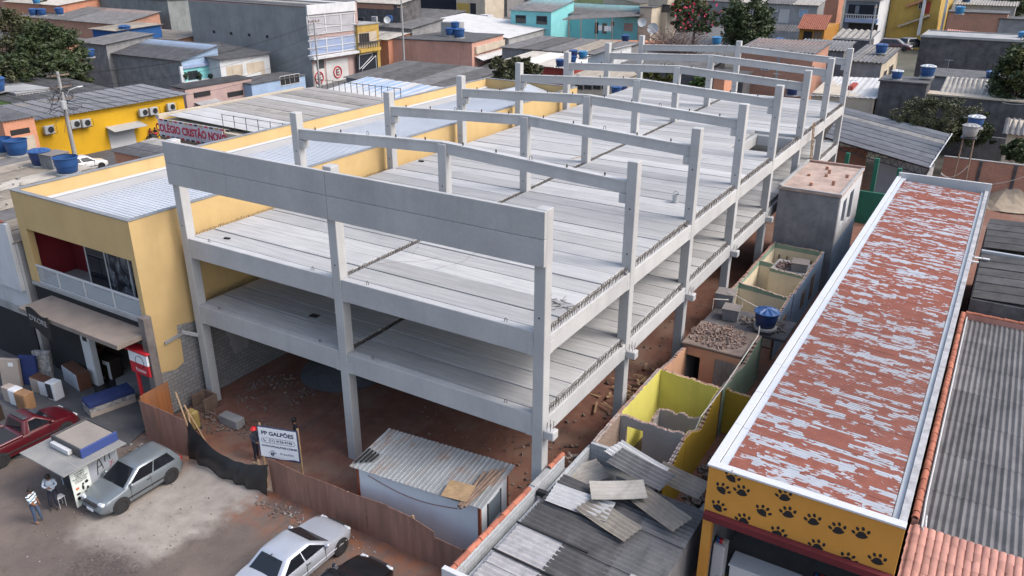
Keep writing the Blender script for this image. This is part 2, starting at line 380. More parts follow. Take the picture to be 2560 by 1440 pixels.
outline('asphalt_yard', [(-40, -16), (-40, -1), (-11, -.4), (-.35, -.2), (-.2, -3.5), (.2, -4.6), (-3.5, -8.0), (-12, -11.5)], .03, .12, M['asphalt'], .06, .8, kind='structure')
outline('road', [(-58, -60), (-44, -60), (-44, 200), (-58, 200)], .02, .1, M['asphalt'], 0, 400, kind='structure')
outline('pavement', [(-30, -40), (-4, -14.6), (2.0, -11.35), (8.0, -12.6), (30, -14), (60, -16), (60, -60), (-30, -60)], .05, .1, pm('worn_pavement_concrete', (.125, .10, .088), (.095, .076, .068), sc=.8, fine=25), .01, 3, kind='structure')
# ---------------------------------------------------------------- concrete frame building
XA, XB, XC, WC = 0., 9., 18.105, .435
YR = [0, 7.126, 14.253, 21.377, 28.569, 35.807, 43.16, 50.351]; CD = .45
ZT = 12.74
frame = thing('concrete_frame_building', 'unfinished precast concrete frame building with bare slabs and open upper columns', 'building', (9.3, 0, 0))
for r, y in enumerate(YR):
    for li, x in enumerate((XA, XB, XC)):
        top = ZT
        if li == 1: top = 12.86 if r == 0 else 12.79 if r == 7 else 12.30
        m = MB(); m.cbox(x, x+WC, y, y+CD, -.1, top, .02)
        c = m.build('column', M['conc'], frame)
        # casting hole and corbels belong to the column
        if r > 0 and li != 1:
            s = 1 if li == 0 else -1; x0 = x+WC if li == 0 else x
            m = MB(); m.cbox(min(x0, x0+s*.3), max(x0, x0+s*.3), y+.03, y+CD-.03, 11.02, 11.40, .015); m.build('corbel', M['conc'], c)
        if li == 2 and r < 6:
            m = MB(); m.cbox(x+WC, x+WC+.42, y+.03, y+CD-.03, 4.27, 4.62, .03); m.build('corbel', M['conc'], c)
            m = MB()
            for dy in (.1, .32):
                for dx in (.12, .26): m.tube((x+WC+dx, y+dy, 4.6), (x+WC+dx+.02, y+dy, 4.95), .012, 4)
            m.build('dowel_bars', M['steel'], c)
        m = MB(); m.tube((x+WC/2, y-.004, top-1.9), (x+WC/2, y+.01, top-1.9), .035, 10); m.tube((x+WC/2, y-.004, 8.95), (x+WC/2, y+.01, 8.95), .035, 10)
        m.build('lifting_hole', M['dark'], c)
LEV = ((4.25, 5.148), (7.47, 8.391))
for lz0, lz1 in LEV:
    # front and back beams along X, between columns, plus notched corbels
    for y0 in (YR[0], YR[-1]):
        for xa, xb in ((XA+WC, XB), (XB+WC, XC)):
            m = MB(); m.cbox(xa+.004, xb-.004, y0+.02, y0+.36, lz0, lz1, .018); b = m.build('beam', M['conc'], frame)
            m = MB()
            for t in (.14, .86):
                xx = xa+(xb-xa)*t; m.path([(xx-.05, y0+.2, lz1-.02), (xx-.05, y0+.2, lz1+.10), (xx, y0+.2, lz1+.14), (xx+.05, y0+.2, lz1+.10), (xx+.05, y0+.2, lz1-.02)], .013, 5)
            m.build('lifting_loop', M['steel'], b)
            for xx, s in ((xa, 1), (xb, -1)):
                m = MB(); m.cbox(min(xx, xx+s*.24), max(xx, xx+s*.24), y0+.012, y0+.3, lz0-.008, lz0+.46, .008); m.build('corbel', M['conc'], frame)
    # beams along Y
    for li, x in enumerate((XA, XB, XC)):
        for r in range(7):
            ya, yb = YR[r]+CD, YR[r+1]
            m = MB(); x0, x1 = x+.02, x+WC-.02
            m.cbox(x0, x1, ya+.004, yb-.004, lz0, lz1-.2, .016); b = m.build('beam', M['conc'], frame)
            if li == 2:
                for yy, s in ((ya, 1), (yb, -1)):
                    m = MB(); m.cbox(x+.1, x1+.008, min(yy, yy+s*.22), max(yy, yy+s*.22), lz0-.008, lz0+.44, .008); m.build('corbel', M['conc'], frame)
            if li == 0 and r not in (0, 1): continue
            m = MB(); g = random.Random(r*7+li); n = int((yb-ya)/.155)
            for i in range(n):
                yy = ya+.1+(yb-ya-.2)*i/n; xx = (x0+x1)/2+g.uniform(-.02, .02)+(.06 if li == 2 else 0); w = .055; h = .2+g.uniform(.03, .10); lean = g.uniform(-.05, .05)
                m.path([(xx-w, yy, lz1-.21), (xx-w+lean*.5, yy, lz1-.21+h*.8), (xx+lean, yy+.02, lz1-.21+h), (xx+w+lean*.5, yy, lz1-.21+h*.8), (xx+w, yy, lz1-.21)], .011, 4)
            if li != 0:
                for dx in (-.07, .08): m.path([((x0+x1)/2+dx, ya+(yb-ya)*k/8, lz1-.03+g.uniform(-.03, .03)) for k in range(9)], .011, 4)
            tag(m.build('stirrups', M['steel'], b), kind='stuff')
            # grout and debris at the foot of each column
            m = MB()
            for i in range(10):
                s = g.uniform(.04, .11); xx = g.uniform(x0+.03, x1-.08); yy = yb-.05-abs(g.gauss(0, .25)); m.cbox(xx, xx+s, yy-s, yy, lz1-.21, lz1-.21+s*1.2, s*.25)
            tag(m.build('grout_lumps', M['rough'], b), kind='stuff')
    # hollow-core slabs
    for bay, (xa, xb) in enumerate(((.33, 9.08), (9.37, 18.27))):
        me = None
        m = MB(); m.cbox(0, xb-xa, 0, 1.168, -.195, 0, .016); me = m.mesh('slab', M['slab'])
        m = MB(); m.cbox(0, 15.3-xa, 0, 1.168, -.195, 0, .016); mes = m.mesh('slab', M['slab'])
        g = random.Random(int(lz1*10)+bay)
        for r in range(7):
            y0 = YR[r]+(.375 if r == 0 else .21); y1 = YR[r+1]+(.21 if r < 6 else .0); w = (y1-y0)/6
            for i in range(6):
                short = bay == 1 and lz1 > 8 and r == 4 and i >= 1
                piece('slab', mes if short else me, frame, (xa, y0+w*i+.012, lz1+g.uniform(-.012, .004)), (0, 0, 0), (1, (w-.04-(.045 if (i+r) % 3 == 0 else 0))/1.168, 1))
# stair opening trimmer beam
m = MB(); m.cbox(15.32, 15.6, YR[4]+1.45, YR[5]-.02, 7.5, 8.19, .015); m.build('beam', M['conc'], frame)
m = MB(); m.cbox(15.62, 18.1, YR[5]-.33, YR[5]-.02, 7.5, 8.19, .015); m.build('beam', M['conc'], frame)
# roof rafters
for r in range(1, 8):
    y0 = YR[r]+.1; y1 = y0+.25
    for xa, xb, za, zb in ((XA+WC, XB+WC/2-.01, 11.95, 12.38), (XB+WC/2+.01, XC, 12.38, 11.92)):
        m = MB()
        m.prism([(xa, y0, za-.52), (xb, y0, zb-.52), (xb, y0, zb-.07), (xa, y0, za-.07)], (0, .25, 0))
        m.prism([(xa, y0-.035, za-.07), (xb, y0-.035, zb-.07), (xb, y0-.035, zb), (xa, y0-.035, za)], (0, .32, 0))
        b = m.build('rafter', M['conc'], frame)
        m = MB()
        for k in range(5):
            t = (k+.6)/5.2; xx = xa+(xb-xa)*t; zz = za+(zb-za)*t
            if k == 2: m.path([(xx-.06, y0+.12, zz-.02), (xx-.06, y0+.12, zz+.12), (xx, y0+.12, zz+.17), (xx+.06, y0+.12, zz+.12), (xx+.06, y0+.12, zz-.02)], .014, 5)
            else: m.box(xx-.03, xx+.03, y0+.1, y0+.13, zz-.01, zz+.13)
        m.build('lug', M['steel'], b)
# facade panels
for xa, xb in ((-.02, XB+WC/2-.008), (XB+WC/2+.008, XC+WC+.01)):
    for za, zb in ((10.848, 11.785), (11.80, 12.72)):
        m = MB(); m.cbox(xa, xb, -.155, -.006, za, zb, .012); m.build('facade_panel', M['panel'], frame)
# loose things lying on the slabs
def litter(P, sx, sy, sz, rz, mat, label, cat, name):
    m = MB(); m.cbox(-sx/2, sx/2, -sy/2, sy/2, 0, sz, min(sx, sy, sz)*.15); o = m.build(name, mat, local=True); o.location = P; o.rotation_euler = (0, 0, rz); return tag(o, label, cat)
p = at(1688, 506, z=8.395); b = thing('concrete_bucket', 'small grey tin bucket standing alone on upper concrete slab', 'bucket', p)
m = MB(); m.lathe([(0, 0), (.14, 0), (.17, .42), (.15, .42), (.13, .05), (0, .05)], 16, p); m.build('pail', M['galv'], b)
m = MB(); m.path([p+V3(-.16, 0, .4), p+V3(-.12, 0, .52), p+V3(0, 0, .58), p+V3(.12, 0, .52), p+V3(.16, 0, .4)], .012, 5); m.build('handle', M['steel'], b)
litter(at(568, 597, z=8.4), .3, .1, .06, .3, M['dark'], 'short dark offcut lying on upper slab near front beam', 'offcut', 'metal_offcut')
litter(at(786, 790, z=5.15), .42, .3, .03, .1, M['dark'], 'dark flat plate lying on lower slab', 'plate', 'steel_plate')
litter(at(1053, 404, z=8.4), .34, .12, .07, .1, M['dark'], 'short dark offcut lying on upper slab beyond the first rafter', 'offcut', 'metal_offcut')
m = MB(); a, b = at(1428, 397, z=8.44), at(1458, 391, z=8.44); m.para(a, b-a, V3(.05, .09, 0), V3(0, 0, .04)); m.build('timber_batten', M['wood'], label='thin brown timber batten lying on upper slab beside a middle column', cat='timber')
g = random.Random(11); m = MB()
for k in range(26):
    c = at(1395+g.uniform(-25, 25), 757+g.uniform(-18, 18), z=8.4); a = g.uniform(0, 3.1); l = g.uniform(.1, .4); m.tube(c-V3(math.cos(a), math.sin(a), 0)*l, c+V3(math.cos(a), math.sin(a), .02)*l, .008, 4)
m.build('wire_clippings', M['steel'], label='loose dark wire clippings scattered on upper slab near corner column', cat='wire', kind='stuff')
m = MB()
for k in range(3):
    c = at(1060+g.uniform(-30, 50), 655+g.uniform(-25, 25), z=8.42); pts = []; a = g.uniform(0, 6)
    for i in range(14): a += g.uniform(-.35, .35); c = c+V3(math.cos(a)*.2, math.sin(a)*.2, 0); pts.append(c)
    m.path(pts, .004, 4)
m.build('tie_wire', M['oldwood'], label='tangled brown tie wire lying behind the facade panel', cat='wire', kind='stuff')
# ---------------------------------------------------------------- yellow gym building
M['gymy'] = pm('yellow_wall_paint', (.50, .355, .17), (.44, .31, .145), sc=.5, fine=18, famt=.08, streak=.35, sc_c=(.33, .22, .09))
M['coping'] = pm('coping_flashing', (.20, .21, .225), (.15, .155, .165), sc=1, rough=.6)
M['darkred'] = pm('dark_red_wall', (.17, .015, .022), (.13, .012, .018), famt=.05)
M['blackpaint'] = pm('black_facade_paint', (.014, .014, .016), (.022, .022, .024), famt=.2, spec=.3)
GX0, GX1, GY0, GY1, GZ = -9.4, -.4, -2.1, 39.1, 9.6
gym = thing('gym_building', 'long yellow two-storey gym building with pale metal roof beside the concrete frame', 'building', ((GX0+GX1)/2, GY0, 0))
def wallbox(name, mat, par, x0, x1, y0, y1, z0, z1, c=.01):
    m = MB(); m.cbox(x0, x1, y0, y1, z0, z1, c); return m.build(name, mat, par)
# right wall: painted above, bare block below with a ragged paint edge
pts = [(GY0, 2.3), (-1.75, 2.25), (-1.15, 2.1), (-.66, 2.28), (-.62, 3.5), (-.75, 3.52), (-.7, 4.2), (-.1, 4.12), (.1, 4.05), (2, 4.25), (12, 4.3), (25, 4.3), (GY1, 4.3)]
m = MB(); m.prism([(GX1-.2, a, b) for a, b in pts]+[(GX1-.2, GY1, GZ), (GX1-.2, GY0, GZ)], (.2, 0, 0)); m.build('wall', M['gymy'], gym)
m = MB(); m.box(GX1-.2, GX1-.012, GY0+.01, GY1, -.1, 4.35); m.build('bare_block_wall', M['block'], gym)
wallbox('wall', M['gymy'], gym, GX0, GX0+.2, GY0+.35, GY1, -.1, GZ)
wallbox('wall', M['gymy'], gym, GX0+.2, GX1-.2, GY1-.2, GY1, 0, GZ)
wallbox('wall', M['gymy'], gym, GX0, GX1-.202, GY0, GY0+.2, 7.78, GZ-.002)      # fascia
wallbox('pier', M['gymy'], gym, GX0-.002, GX0+.62, GY0+.003, GY0+.34, 5.0, 7.79)
wallbox('pier', M['gymy'], gym, -.72, GX1-.203, GY0+.003, GY0+.5, -.1, 7.79)
for a in ((GX0-.03, GX1+.03, GY0-.03, GY0+.24), (GX1-.24, GX1+.03, GY0+.242, GY1+.03), (GX0-.03, GX0+.24, GY0+.242, GY1+.03), (GX0+.242, GX1-.242, GY1-.24, GY1+.03)):
    wallbox('coping', M['coping'], gym, *a, GZ, GZ+.05)
# roof: plain grey strip, then ribbed pale sheets whose ribs run across
m = MB(); m.prism([(-9.2, GY0+.2, 8.72), (-9.2, GY0+.2, 8.84), (-7.7, GY0+.2, 8.8), (-7.7, GY0+.2, 8.68)], (0, GY1-GY0-.4, 0)); m.build('grey_roof_sheet', M['alusheet'], gym)
ys = GY0+.22
m = MB(); m.corr((-7.8, 0, 8.8), (7.22, 0, -.1), (0, 1.98, 0), .247, .035, 12, trap=True, thick=.012); me = m.mesh('roof_sheet', M['alu'])
while ys+2 < GY1: piece('roof_sheet', me, gym, (0, ys, .01*(int(ys) % 2))); ys += 1.98
wallbox('flashing', M['metalwhite'], gym, -9.18, -8.98, GY0+.3, GY1-.3, 8.85, 8.95)
m = MB(); m.prism([(-7.6, GY1-4.2, 8.8), (-1.8, GY1-4.2, 8.8), (-4.8, GY1-4.2, 9.55)], (0, 3.8, 0)); m.build('roof_hatch', M['alusheet'], gym)
# upper terrace: floor, red partition, interior
wallbox('terrace_floor', M['cement'], gym, GX0+.2, GX1-.21, GY0+.26, GY0+9, 4.75, 4.9)
wallbox('terrace_edge', M['cement'], gym, GX0+.05, GX1-.21, GY0-.05, GY0+.255, 4.8, 4.98)
wallbox('red_partition', M['darkred'], gym, GX0+.22, GX0+3.3, GY0+2.2, GY0+2.32, 4.9, 8.49)
wallbox('side_partition', M['darkred'], gym, GX0+.205, GX0+.25, GY0+.36, GY0+2.2, 4.9, 8.49)
wallbox('back_partition', M['blackpaint'], gym, GX0+.25, GX1-.25, GY0+6.6, GY0+6.7, 4.9, 8.49)
wallbox('ceiling', M['cement'], gym, GX0+.2, GX1-.21, GY0+.21, GY0+9, 8.5, 8.6)
wallbox('light_strip', M['metalwhite'], gym, GX0+3.4, GX0+5.2, GY0+6.5, GY0+6.59, 7.0, 7.25)
M['poster1'] = None
def poster_mat(name, tint):
    t = NT(name); a = t.noise(1.6, 6, t.map((1.2, 1, .7)), dist=1.2); b = t.noise(5, 5)
    col = t.mix(t.ramp(a, .45, .68), (.008, .009, .014), tint); col = t.mix(t.ramp(b, .5, .8), col, (.02, .02, .03)); return t.done(col, .15, spec=.5)
pa = poster_mat('gym_poster_print', (.22, .24, .28)); pb = poster_mat('dark_gym_poster_print', (.10, .10, .115))
for x0, x1, mt in ((-4.6, -2.9, pa), (-2.75, -.95, pb)):
    wallbox('poster_pane', mt, gym, x0, x1, GY0+1.15, GY0+1.19, 4.92, 8.45)
wallbox('door_pane', flat('terrace_glass', (.012, .013, .018), .05, 0, .6), gym, -6.15, -4.7, GY0+1.15, GY0+1.18, 4.92, 8.45)
for x in (-6.2, -4.66, -2.86): wallbox('door_frame', M['metalwhite'], gym, x, x+.07, GY0+1.12, GY0+1.22, 4.91, 8.46)
text('poster_lettering', 'FITNESS', .2, flat('poster_white', (.45, .46, .5)), gym, (-1.25, GY0+1.14, 7.0), (0, 0, -1), (1, 0, 0))
# an exercise machine in the shade
wallbox('treadmill_deck', M['dark'], gym, -8.0, -6.5, GY0+3.2, GY0+3.9, 4.9, 5.15); wallbox('treadmill_mast', M['dark'], gym, -8.1, -7.95, GY0+3.2, GY0+3.9, 4.9, 6.2)
# balustrade
gl = NT('balustrade_glass'); gl.b.inputs['Transmission Weight'].default_value = .75; gl.b.inputs['IOR'].default_value = 1.1; M['bglass'] = gl.done((.75, .80, .84), .12)
bal = thing('balustrade', 'white metal railing with glass panes along the gym terrace', 'railing', (-5, GY0, 4.98))
wallbox('rail', M['metalwhite'], bal, -9.2, -.72, GY0+.02, GY0+.10, 5.86, 5.95)
wallbox('bottom_rail', M['metalwhite'], bal, -9.12, -.72, GY0+.04, GY0+.08, 4.985, 5.03)
px = [-9.2, -7.05, -4.95, -2.75]
for i, x in enumerate(px):
    wallbox('post', M['metalwhite'], bal, x, x+.08, GY0+.025, GY0+.095, 5.032, 5.858)
    wallbox('glass_pane', M['bglass'], bal, x+.1, (px[i+1] if i < 3 else -.74)-.02, GY0+.055, GY0+.063, 5.05, 5.84)
# black fascia, ground-floor shop, canopy
wallbox('black_fascia', M['blackpaint'], gym, GX0+.1, -.74, GY0+.03, GY0+.2, 3.7, 4.795)
wallbox('shop_lintel', M['rough'], gym, -2.6, -.74, GY0-.02, GY0+.028, 3.5, 3.72)
wallbox('canopy', pm('canopy_concrete', (.23, .19, .165), (.16, .135, .12), sc=.8, streak=.3), gym, -7.9, -.3, GY0-1.65, GY0+.02, 4.28, 4.5)
wallbox('shop_floor', M['cement'], gym, GX0+.2, GX1-.21, GY0+.2, GY0+9, .0, .05)
wallbox('shop_back_wall', pm('shop_wall', (.16, .165, .18), (.13, .13, .14)), gym, GX0+.21, GX1-.22, GY0+8.9, GY0+9, .05, 4.7)
wallbox('shop_pier', M['white'], gym, -6.3, -5.6, GY0+.05, GY0+.35, 0, 3.7)
wallbox('notice', M['dark'], gym, -6.1, -5.75, GY0+.03, GY0+.048, 2.5, 2.85)
wallbox('dark_shutter', M['blackpaint'], gym, GX0, -6.32, GY0+.1, GY0+.2, 0, 3.7)
# wavy shop flag hung on the canopy edge
fl = thing('shop_sign', "wavy black sign reading D'KORE hanging on the canopy", 'sign', (-6.1, GY0-1.72, 3.6))
m = MB(); P = []
for i in range(13):
    t = i/12; P.append((-6.95+1.7*t, .12*math.sin(t*6.3)))
m.prism([(x, GY0-1.74, 4.78+w-.12*i/12) for i, (x, w) in enumerate(P)]+[(x, GY0-1.74, 3.78+w*.8-.25*i/12) for i, (x, w) in list(enumerate(P))[::-1]], (0, -.03, 0)); m.build('board', M['dark'], fl)
text('lettering', "D'KORE", .40, flat('sign_grey', (.33, .32, .33)), fl, (-6.1, GY0-1.776, 4.28), (1, 0, -.07), (0, 0, 1))
# concrete pilaster in front of the gym corner
wallbox('gym_pilaster', pm('old_pilaster_concrete', (.17, .15, .145), (.10, .09, .088), sc=1.2, streak=.4), None, -.38, .03, GY0-.45, GY0-.05, -.1, 5.35)
tag(bpy.data.objects['gym_pilaster'], 'tall weathered concrete pilaster in front of the gym corner', 'pillar')
# white bracket lamp on the gym wall
m = MB(); m.para((GX1+.02, -1.5, 3.55), (0, 1.05, .12), (.06, 0, 0), (0, 0, .16)); m.build('wall_ledge', M['cement'], gym)
m = MB(); m.para((GX1+.02, -.55, 3.72), (.5, .5, -.25), (.04, 0, .14), (-.1, .1, 0)); m.build('wall_lamp', M['white'], gym)
# broken plaster patch between the columns
m = MB(); g = random.Random(5); P = []
for i in range(22):
    a = i/22*6.283; ra = 1+g.uniform(-.25, .25); P.append((GX1+.005, 2.55+.62*math.cos(a)*ra, 2.35+1.05*math.sin(a)*ra))
m.prism(P, (.02, 0, 0)); m.build('plaster_patch', pm('pale_plaster', (.30, .29, .30), (.24, .23, .24)), gym)
# ---------------------------------------------------------------- site fence, sign, site office
def ply_mat(name, c):
    t = NT(name); a = t.noise(1, 6, t.map((5, 5, .5))); b = t.noise(.8, 5); f = t.noise(40, 3)
    col = t.mix(t.ramp(a, .3, .7), c, tuple(x*.62 for x in c)); col = t.mix(t.math('MULTIPLY', t.ramp(b, .5, .7), .5), col, (.16, .10, .075))
    oi = t.n('ShaderNodeObjectInfo'); g = t.n('ShaderNodeMapRange'); t.put(g.inputs[0], oi.outputs['Random']); g.inputs['To Min'].default_value = .8; g.inputs['To Max'].default_value = 1.15
    return t.done(t.mix(1., col, g.outputs[0], 'MULTIPLY'), .75, f, .2, .005)
M['ply'] = ply_mat('reddish_plywood', (.30, .155, .115))
M['plyorange'] = ply_mat('orange_plywood', (.30, .11, .035))
tp = NT('black_tarpaulin'); M['tarp'] = tp.done((.013, .0135, .016), .38, tp.noise(4, 4), .4, .05, spec=.5)
fence = thing('plywood_site_fence', 'brown plywood hoarding with a sagging black tarpaulin gate in front of the site', 'fence', (8, -3.4, 0))
g = random.Random(21)
def sheet(xa, xb, ya, yb, ha, hb, z0=-.05):
    a, b = V3(xa, ya, z0), V3(xb-.012, yb, z0); n = (b-a).cross(Z1).normalized()*.018
    lean = V3(0, g.uniform(-.05, .02), 0)
    m = MB(); m.hexa([a, b, b-n, a-n], [a+lean+V3(0, 0, ha-z0), b+lean+V3(0, 0, hb-z0), b+lean-n+V3(0, 0, hb-z0), a+lean-n+V3(0, 0, ha-z0)]); return m.build('plywood_sheet', M['ply'], fence)
xs = [.3, 1.35, 2.2, 3.25]
for i in range(3): sheet(xs[i], xs[i+1], -3.6+.02*i, -3.58+.02*i, 1.95-.04*i, 1.91-.04*i)
xs = [8.0, 9.0, 10.05, 11.0, 12.0, 13.05, 14.1, 15.15, 16.2]; hs_ = [1.62, 1.58, 1.55, 1.6, 1.62, 1.72, 1.8, 1.78, 1.55]
for i in range(8): sheet(xs[i], xs[i+1], -3.38+(.02 if i % 2 else 0), -3.38+(.02 if i % 2 else 0), hs_[i], hs_[i+1])
sheet(16.2, 17.4, -3.36, -3.36, 1.3, 1.28); sheet(17.4, 18.5, -3.34, -3.34, 1.28, 1.2)
m = MB(); m.para((.28, -3.55, 0), (-.1, 1.5, 0), (.02, 0, 0), (0, 0, 2.1)); m.build('plywood_sheet', M['plyorange'], fence)
for x, y, h in ((3.3, -3.45, 2.3), (7.55, -3.3, 1.5), (12.0, -3.28, 1.5), (15.1, -3.28, 1.7)): wallbox('post', M['wood'], fence, x, x+.08, y, y+.08, -.05, h, .005)
m = MB(); m.tube((1.5, -2.6, 2.2), (3.3, -3.35, .6), .04, 4); m.tube((3.15, -3.4, 2.5), (3.6, -2.9, .3), .04, 4); m.build('brace', M['wood'], fence)
m = MB(); m.para((7.45, -3.5, .62), (.08, 0, 0), (0, .05, 0), (0, 0, .75)); m.build('brace', M['wood'], fence)
m = MB(); m.para((7.2, -3.52, 1.12), (.7, 0, 0), (0, .04, 0), (0, 0, .07)); m.build('brace', M['wood'], fence)
m = MB(); n, k = 34, 8
for i in range(n+1):
    t = i/n; x = 3.32+4.75*t; top = 1.85-.62*math.sin(t*math.pi)**.8-.45*t; y = -3.47-.2*math.sin(t*math.pi)
    for j in range(k+1):
        s = j/k; m.v.append(V3(x+.02*math.sin(j*2.1+i), y+.05*math.sin(t*30+s*5+2*math.sin(t*9))*(.4+s)-.22*math.sin(s*2.2), top*(1-s)+.01))
for i in range(n):
    for j in range(k): a = i*(k+1)+j; m.f.append((a, a+k+1, a+k+2, a+1)); m.m.append(0)
m.build('tarpaulin', M['tarp'], fence, smooth=True)
# company sign board
M['navy'] = flat('navy_print', (.035, .05, .10)); M['boardw'] = flat('white_banner', (.66, .68, .72), .5)
TL, TR, BL = V3(7.46, -3.3, 2.9), V3(9.15, -2.78, 2.9), V3(7.46, -3.3, 1.41)
sx = (TR-TL).normalized(); sn = sx.cross(Z1); sign = thing('company_sign', 'white site sign board lettered PP GALPÕES with a phone number above the fence', 'sign', (8.3, -3.05, 0))
sw = (TR-TL).length
m = MB(); m.para(BL, sx*sw, -sn*.03, V3(0, 0, 1.49)); m.build('board_frame', M['navy'], sign)
m = MB(); P = [BL+sx*.05+sn*.004+V3(0, 0, 1.44), BL+sx*(sw-.05)+sn*.004+V3(0, 0, 1.44)]
for i in range(9): t = 1-i/8; P.append(BL+sx*(.05+(sw-.1)*t)+sn*.004+V3(0, 0, .06+.05*math.sin(t*9)*t))
m.prism(P, sn*.006); m.build('banner', M['boardw'], sign)
def sg(u, v): return BL+sx*(sw*u)+sn*.013+V3(0, 0, 1.49*v)
text('lettering', 'PP GALPÕES', .245, M['navy'], sign, sg(.5, .80), sx, Z1, .002, bold=.008, sx=1.05)
text('lettering', '(11) 4156-9146', .165, M['navy'], sign, sg(.56, .585), sx, Z1, .002, bold=.004)
text('lettering', 'WWW.PPGALPOES.COM.BR', .125, M['navy'], sign, sg(.52, .40), sx, Z1, .002, bold=.004)
text('lettering', 'PP GALPÕES', .11, M['navy'], sign, sg(.68, .2), sx, Z1, .002)
def arcloop(cx, cz, hw, hh, n=10):
    P = []
    for k in range(n+1): a = math.pi/2+math.pi*k/n; P.append((cx-hw+hh*math.cos(a), cz+hh*math.sin(a)))
    for k in range(n+1): a = -math.pi/2+math.pi*k/n; P.append((cx+hw+hh*math.cos(a), cz+hh*math.sin(a)))
    return P
pl = [sg(.5, .585)+sx*a+Z1*b for a, b in arcloop(0, 0, .62, .115)]; m = MB(); m.path(pl+[pl[0]], .007, 4); m.build('number_outline', M['navy'], sign)
m = MB(); c = sg(.17, .585); m.path([c+sx*-.05+Z1*.05, c+sx*-.03-Z1*.01, c+sx*.02-Z1*.05, c+sx*.05-Z1*.04], .018, 5); m.build('phone_mark', M['navy'], sign)
m = MB(); c = sg(.33, .17)
m.path([c+sx*-.17+Z1*.03, c+Z1*.17, c+sx*.17+Z1*.03], .012, 4)
m.prism([c+sx*-.09+Z1*.03, c+sx*-.02+Z1*.08, c+sx*-.02-Z1*.12, c+sx*-.09-Z1*.05], sn*.004); m.prism([c+sx*.0+Z1*.09, c+sx*.1+Z1*.02, c+sx*.05-Z1*.03, c+sx*.0-Z1*.13], sn*.004); m.build('logo', M['navy'], sign)
for u in (.02, .96):
    q = sg(u, 0)-sn*.08; m = MB(); m.para(V3(q.x, q.y, -.05), sx*.07, -sn*.07, V3(0, 0, 3.0)); m.build('post', M['wood'], sign)
# white site office container under a sheet-metal roof
M['offw'] = pm('site_office_white', (.60, .63, .68), (.54, .57, .62), sc=.7, famt=.04, streak=.15, sc_c=(.35, .33, .3))
M['offred'] = pm('red_oxide_steel', (.26, .075, .035), (.19, .05, .025), famt=.1)
cb = V3(12.05, -2.7, 0); u = V3(5.28, .5, 0).normalized(); v = V3(-u.y, u.x, 0); OL, OW, OH = 5.3, 2.25, 2.36
off = thing('site_office_container', 'white site office container with rusty frame and corrugated metal roof', 'container', cb)
def ob(name, mat, a0, a1, b0, b1, z0, z1, par=off):
    m = MB(); m.para(cb+u*a0+v*b0+V3(0, 0, z0), u*(a1-a0), v*(b1-b0), V3(0, 0, z1-z0)); return m.build(name, mat, par)
ob('wall', M['offw'], .1, OL-.1, .02, .08, .1, OH-.1); ob('wall', M['offw'], .1, OL-.1, OW-.08, OW-.02, .1, OH-.1)
ob('wall', M['offw'], .02, .08, .1, OW-.1, .1, OH-.1); ew = ob('wall', M['offw'], OL-.08, OL-.02, .1, OW-.1, .1, OH-.1)
for a in (0, OL-.1):
    for b in (0, OW-.1): ob('corner_post', M['offred'], a, a+.1, b, b+.1, 0, OH)
for b in (.005, OW-.095): ob('edge_rail', M['offred'], .1, OL-.1, b, b+.09, OH-.098, OH-.005); ob('edge_rail', M['offred'], .1, OL-.1, b, b+.09, .02, .098)
for a in (.005, OL-.095): ob('edge_rail', M['offred'], a, a+.09, .1, OW-.1, OH-.098, OH-.005)
ob('floor', M['oldwood'], .1, OL-.1, .1, OW-.1, .0, .09)
wd = ob('window', flat('louvre_grey', (.13, .16, .19), .4), OL-.018, OL+.01, .62, 1.55, 1.0, 1.95); ob('frame', M['darkmetal'], OL-.016, OL+.02, .55, .62, .95, 2.0, wd); ob('frame', M['darkmetal'], OL-.016, OL+.02, 1.55, 1.62, .95, 2.0, wd)
M['rustsheet'] = None
def rust_sheet():
    t = NT('zinc_sheet_with_rust'); a = t.noise(1.3, 6, t.map((1, .5, 1))); b = t.noise(.6, 5)
    col = t.mix(t.ramp(b, .35, .65), (.31, .33, .34), (.22, .23, .24)); col = t.mix(t.math('MULTIPLY', t.ramp(a, .55, .72), .8), col, (.24, .13, .08)); return t.done(col, .5, metal=.25)
M['rustsheet'] = rust_sheet()
k = 5
for i in range(k):
    w = (OL+.3)/k; m = MB(); m.corr(cb+u*(-.15+w*i)+v*-.2+V3(0, 0, OH+.03), v*(OW+.42)+V3(0, 0, .12), u*(w+.02), .19, .03, 10, trap=True, thick=.008); m.build('roof_sheet', M['rustsheet'], off)
# loose poles and a board on the office roof
grp = 'timber poles on the site office roof'
for i, (a, b0, b1) in enumerate(((4.75, -.55, 1.5), (4.95, -.5, 1.75), (5.1, -.62, 1.8), (5.3, -.48, 2.0))):
    m = MB(); m.tube(cb+u*(a-.12*i)+v*b0+V3(0, 0, OH+.15), cb+u*(a-.05)+v*b1+V3(0, 0, OH+.24), .055, 8); m.build('timber_pole', M['oldwood'], label=('first', 'second', 'third', 'last')[i]+' brown timber pole from the left across the right end of the site office roof', cat='pole', group=grp)
for i in range(4):
    m = MB(); m.tube(cb+u*(.0+.16*i)+v*(.0+.1*i)+V3(0, 0, OH+.15), cb+u*(.02+.17*i)+v*(.9-.05*i)+V3(0, 0, OH+.19), .05, 6); m.build('dark_pole', M['dark'], label=('outermost', 'second', 'third', 'innermost')[i]+' short black pole at the left end of the site office roof', cat='pole', group='black poles on the site office roof')
m = MB(); m.para(cb+u*3.95+v*-.4+V3(0, 0, OH+.215), u*1.0+v*.08, v*.85-u*.1+V3(0, 0, .08), V3(0, 0, .02)); m.build('osb_board', ply_mat('tan_board', (.36, .24, .13)), label='square tan board lying on poles at the site office roof corner', cat='board')
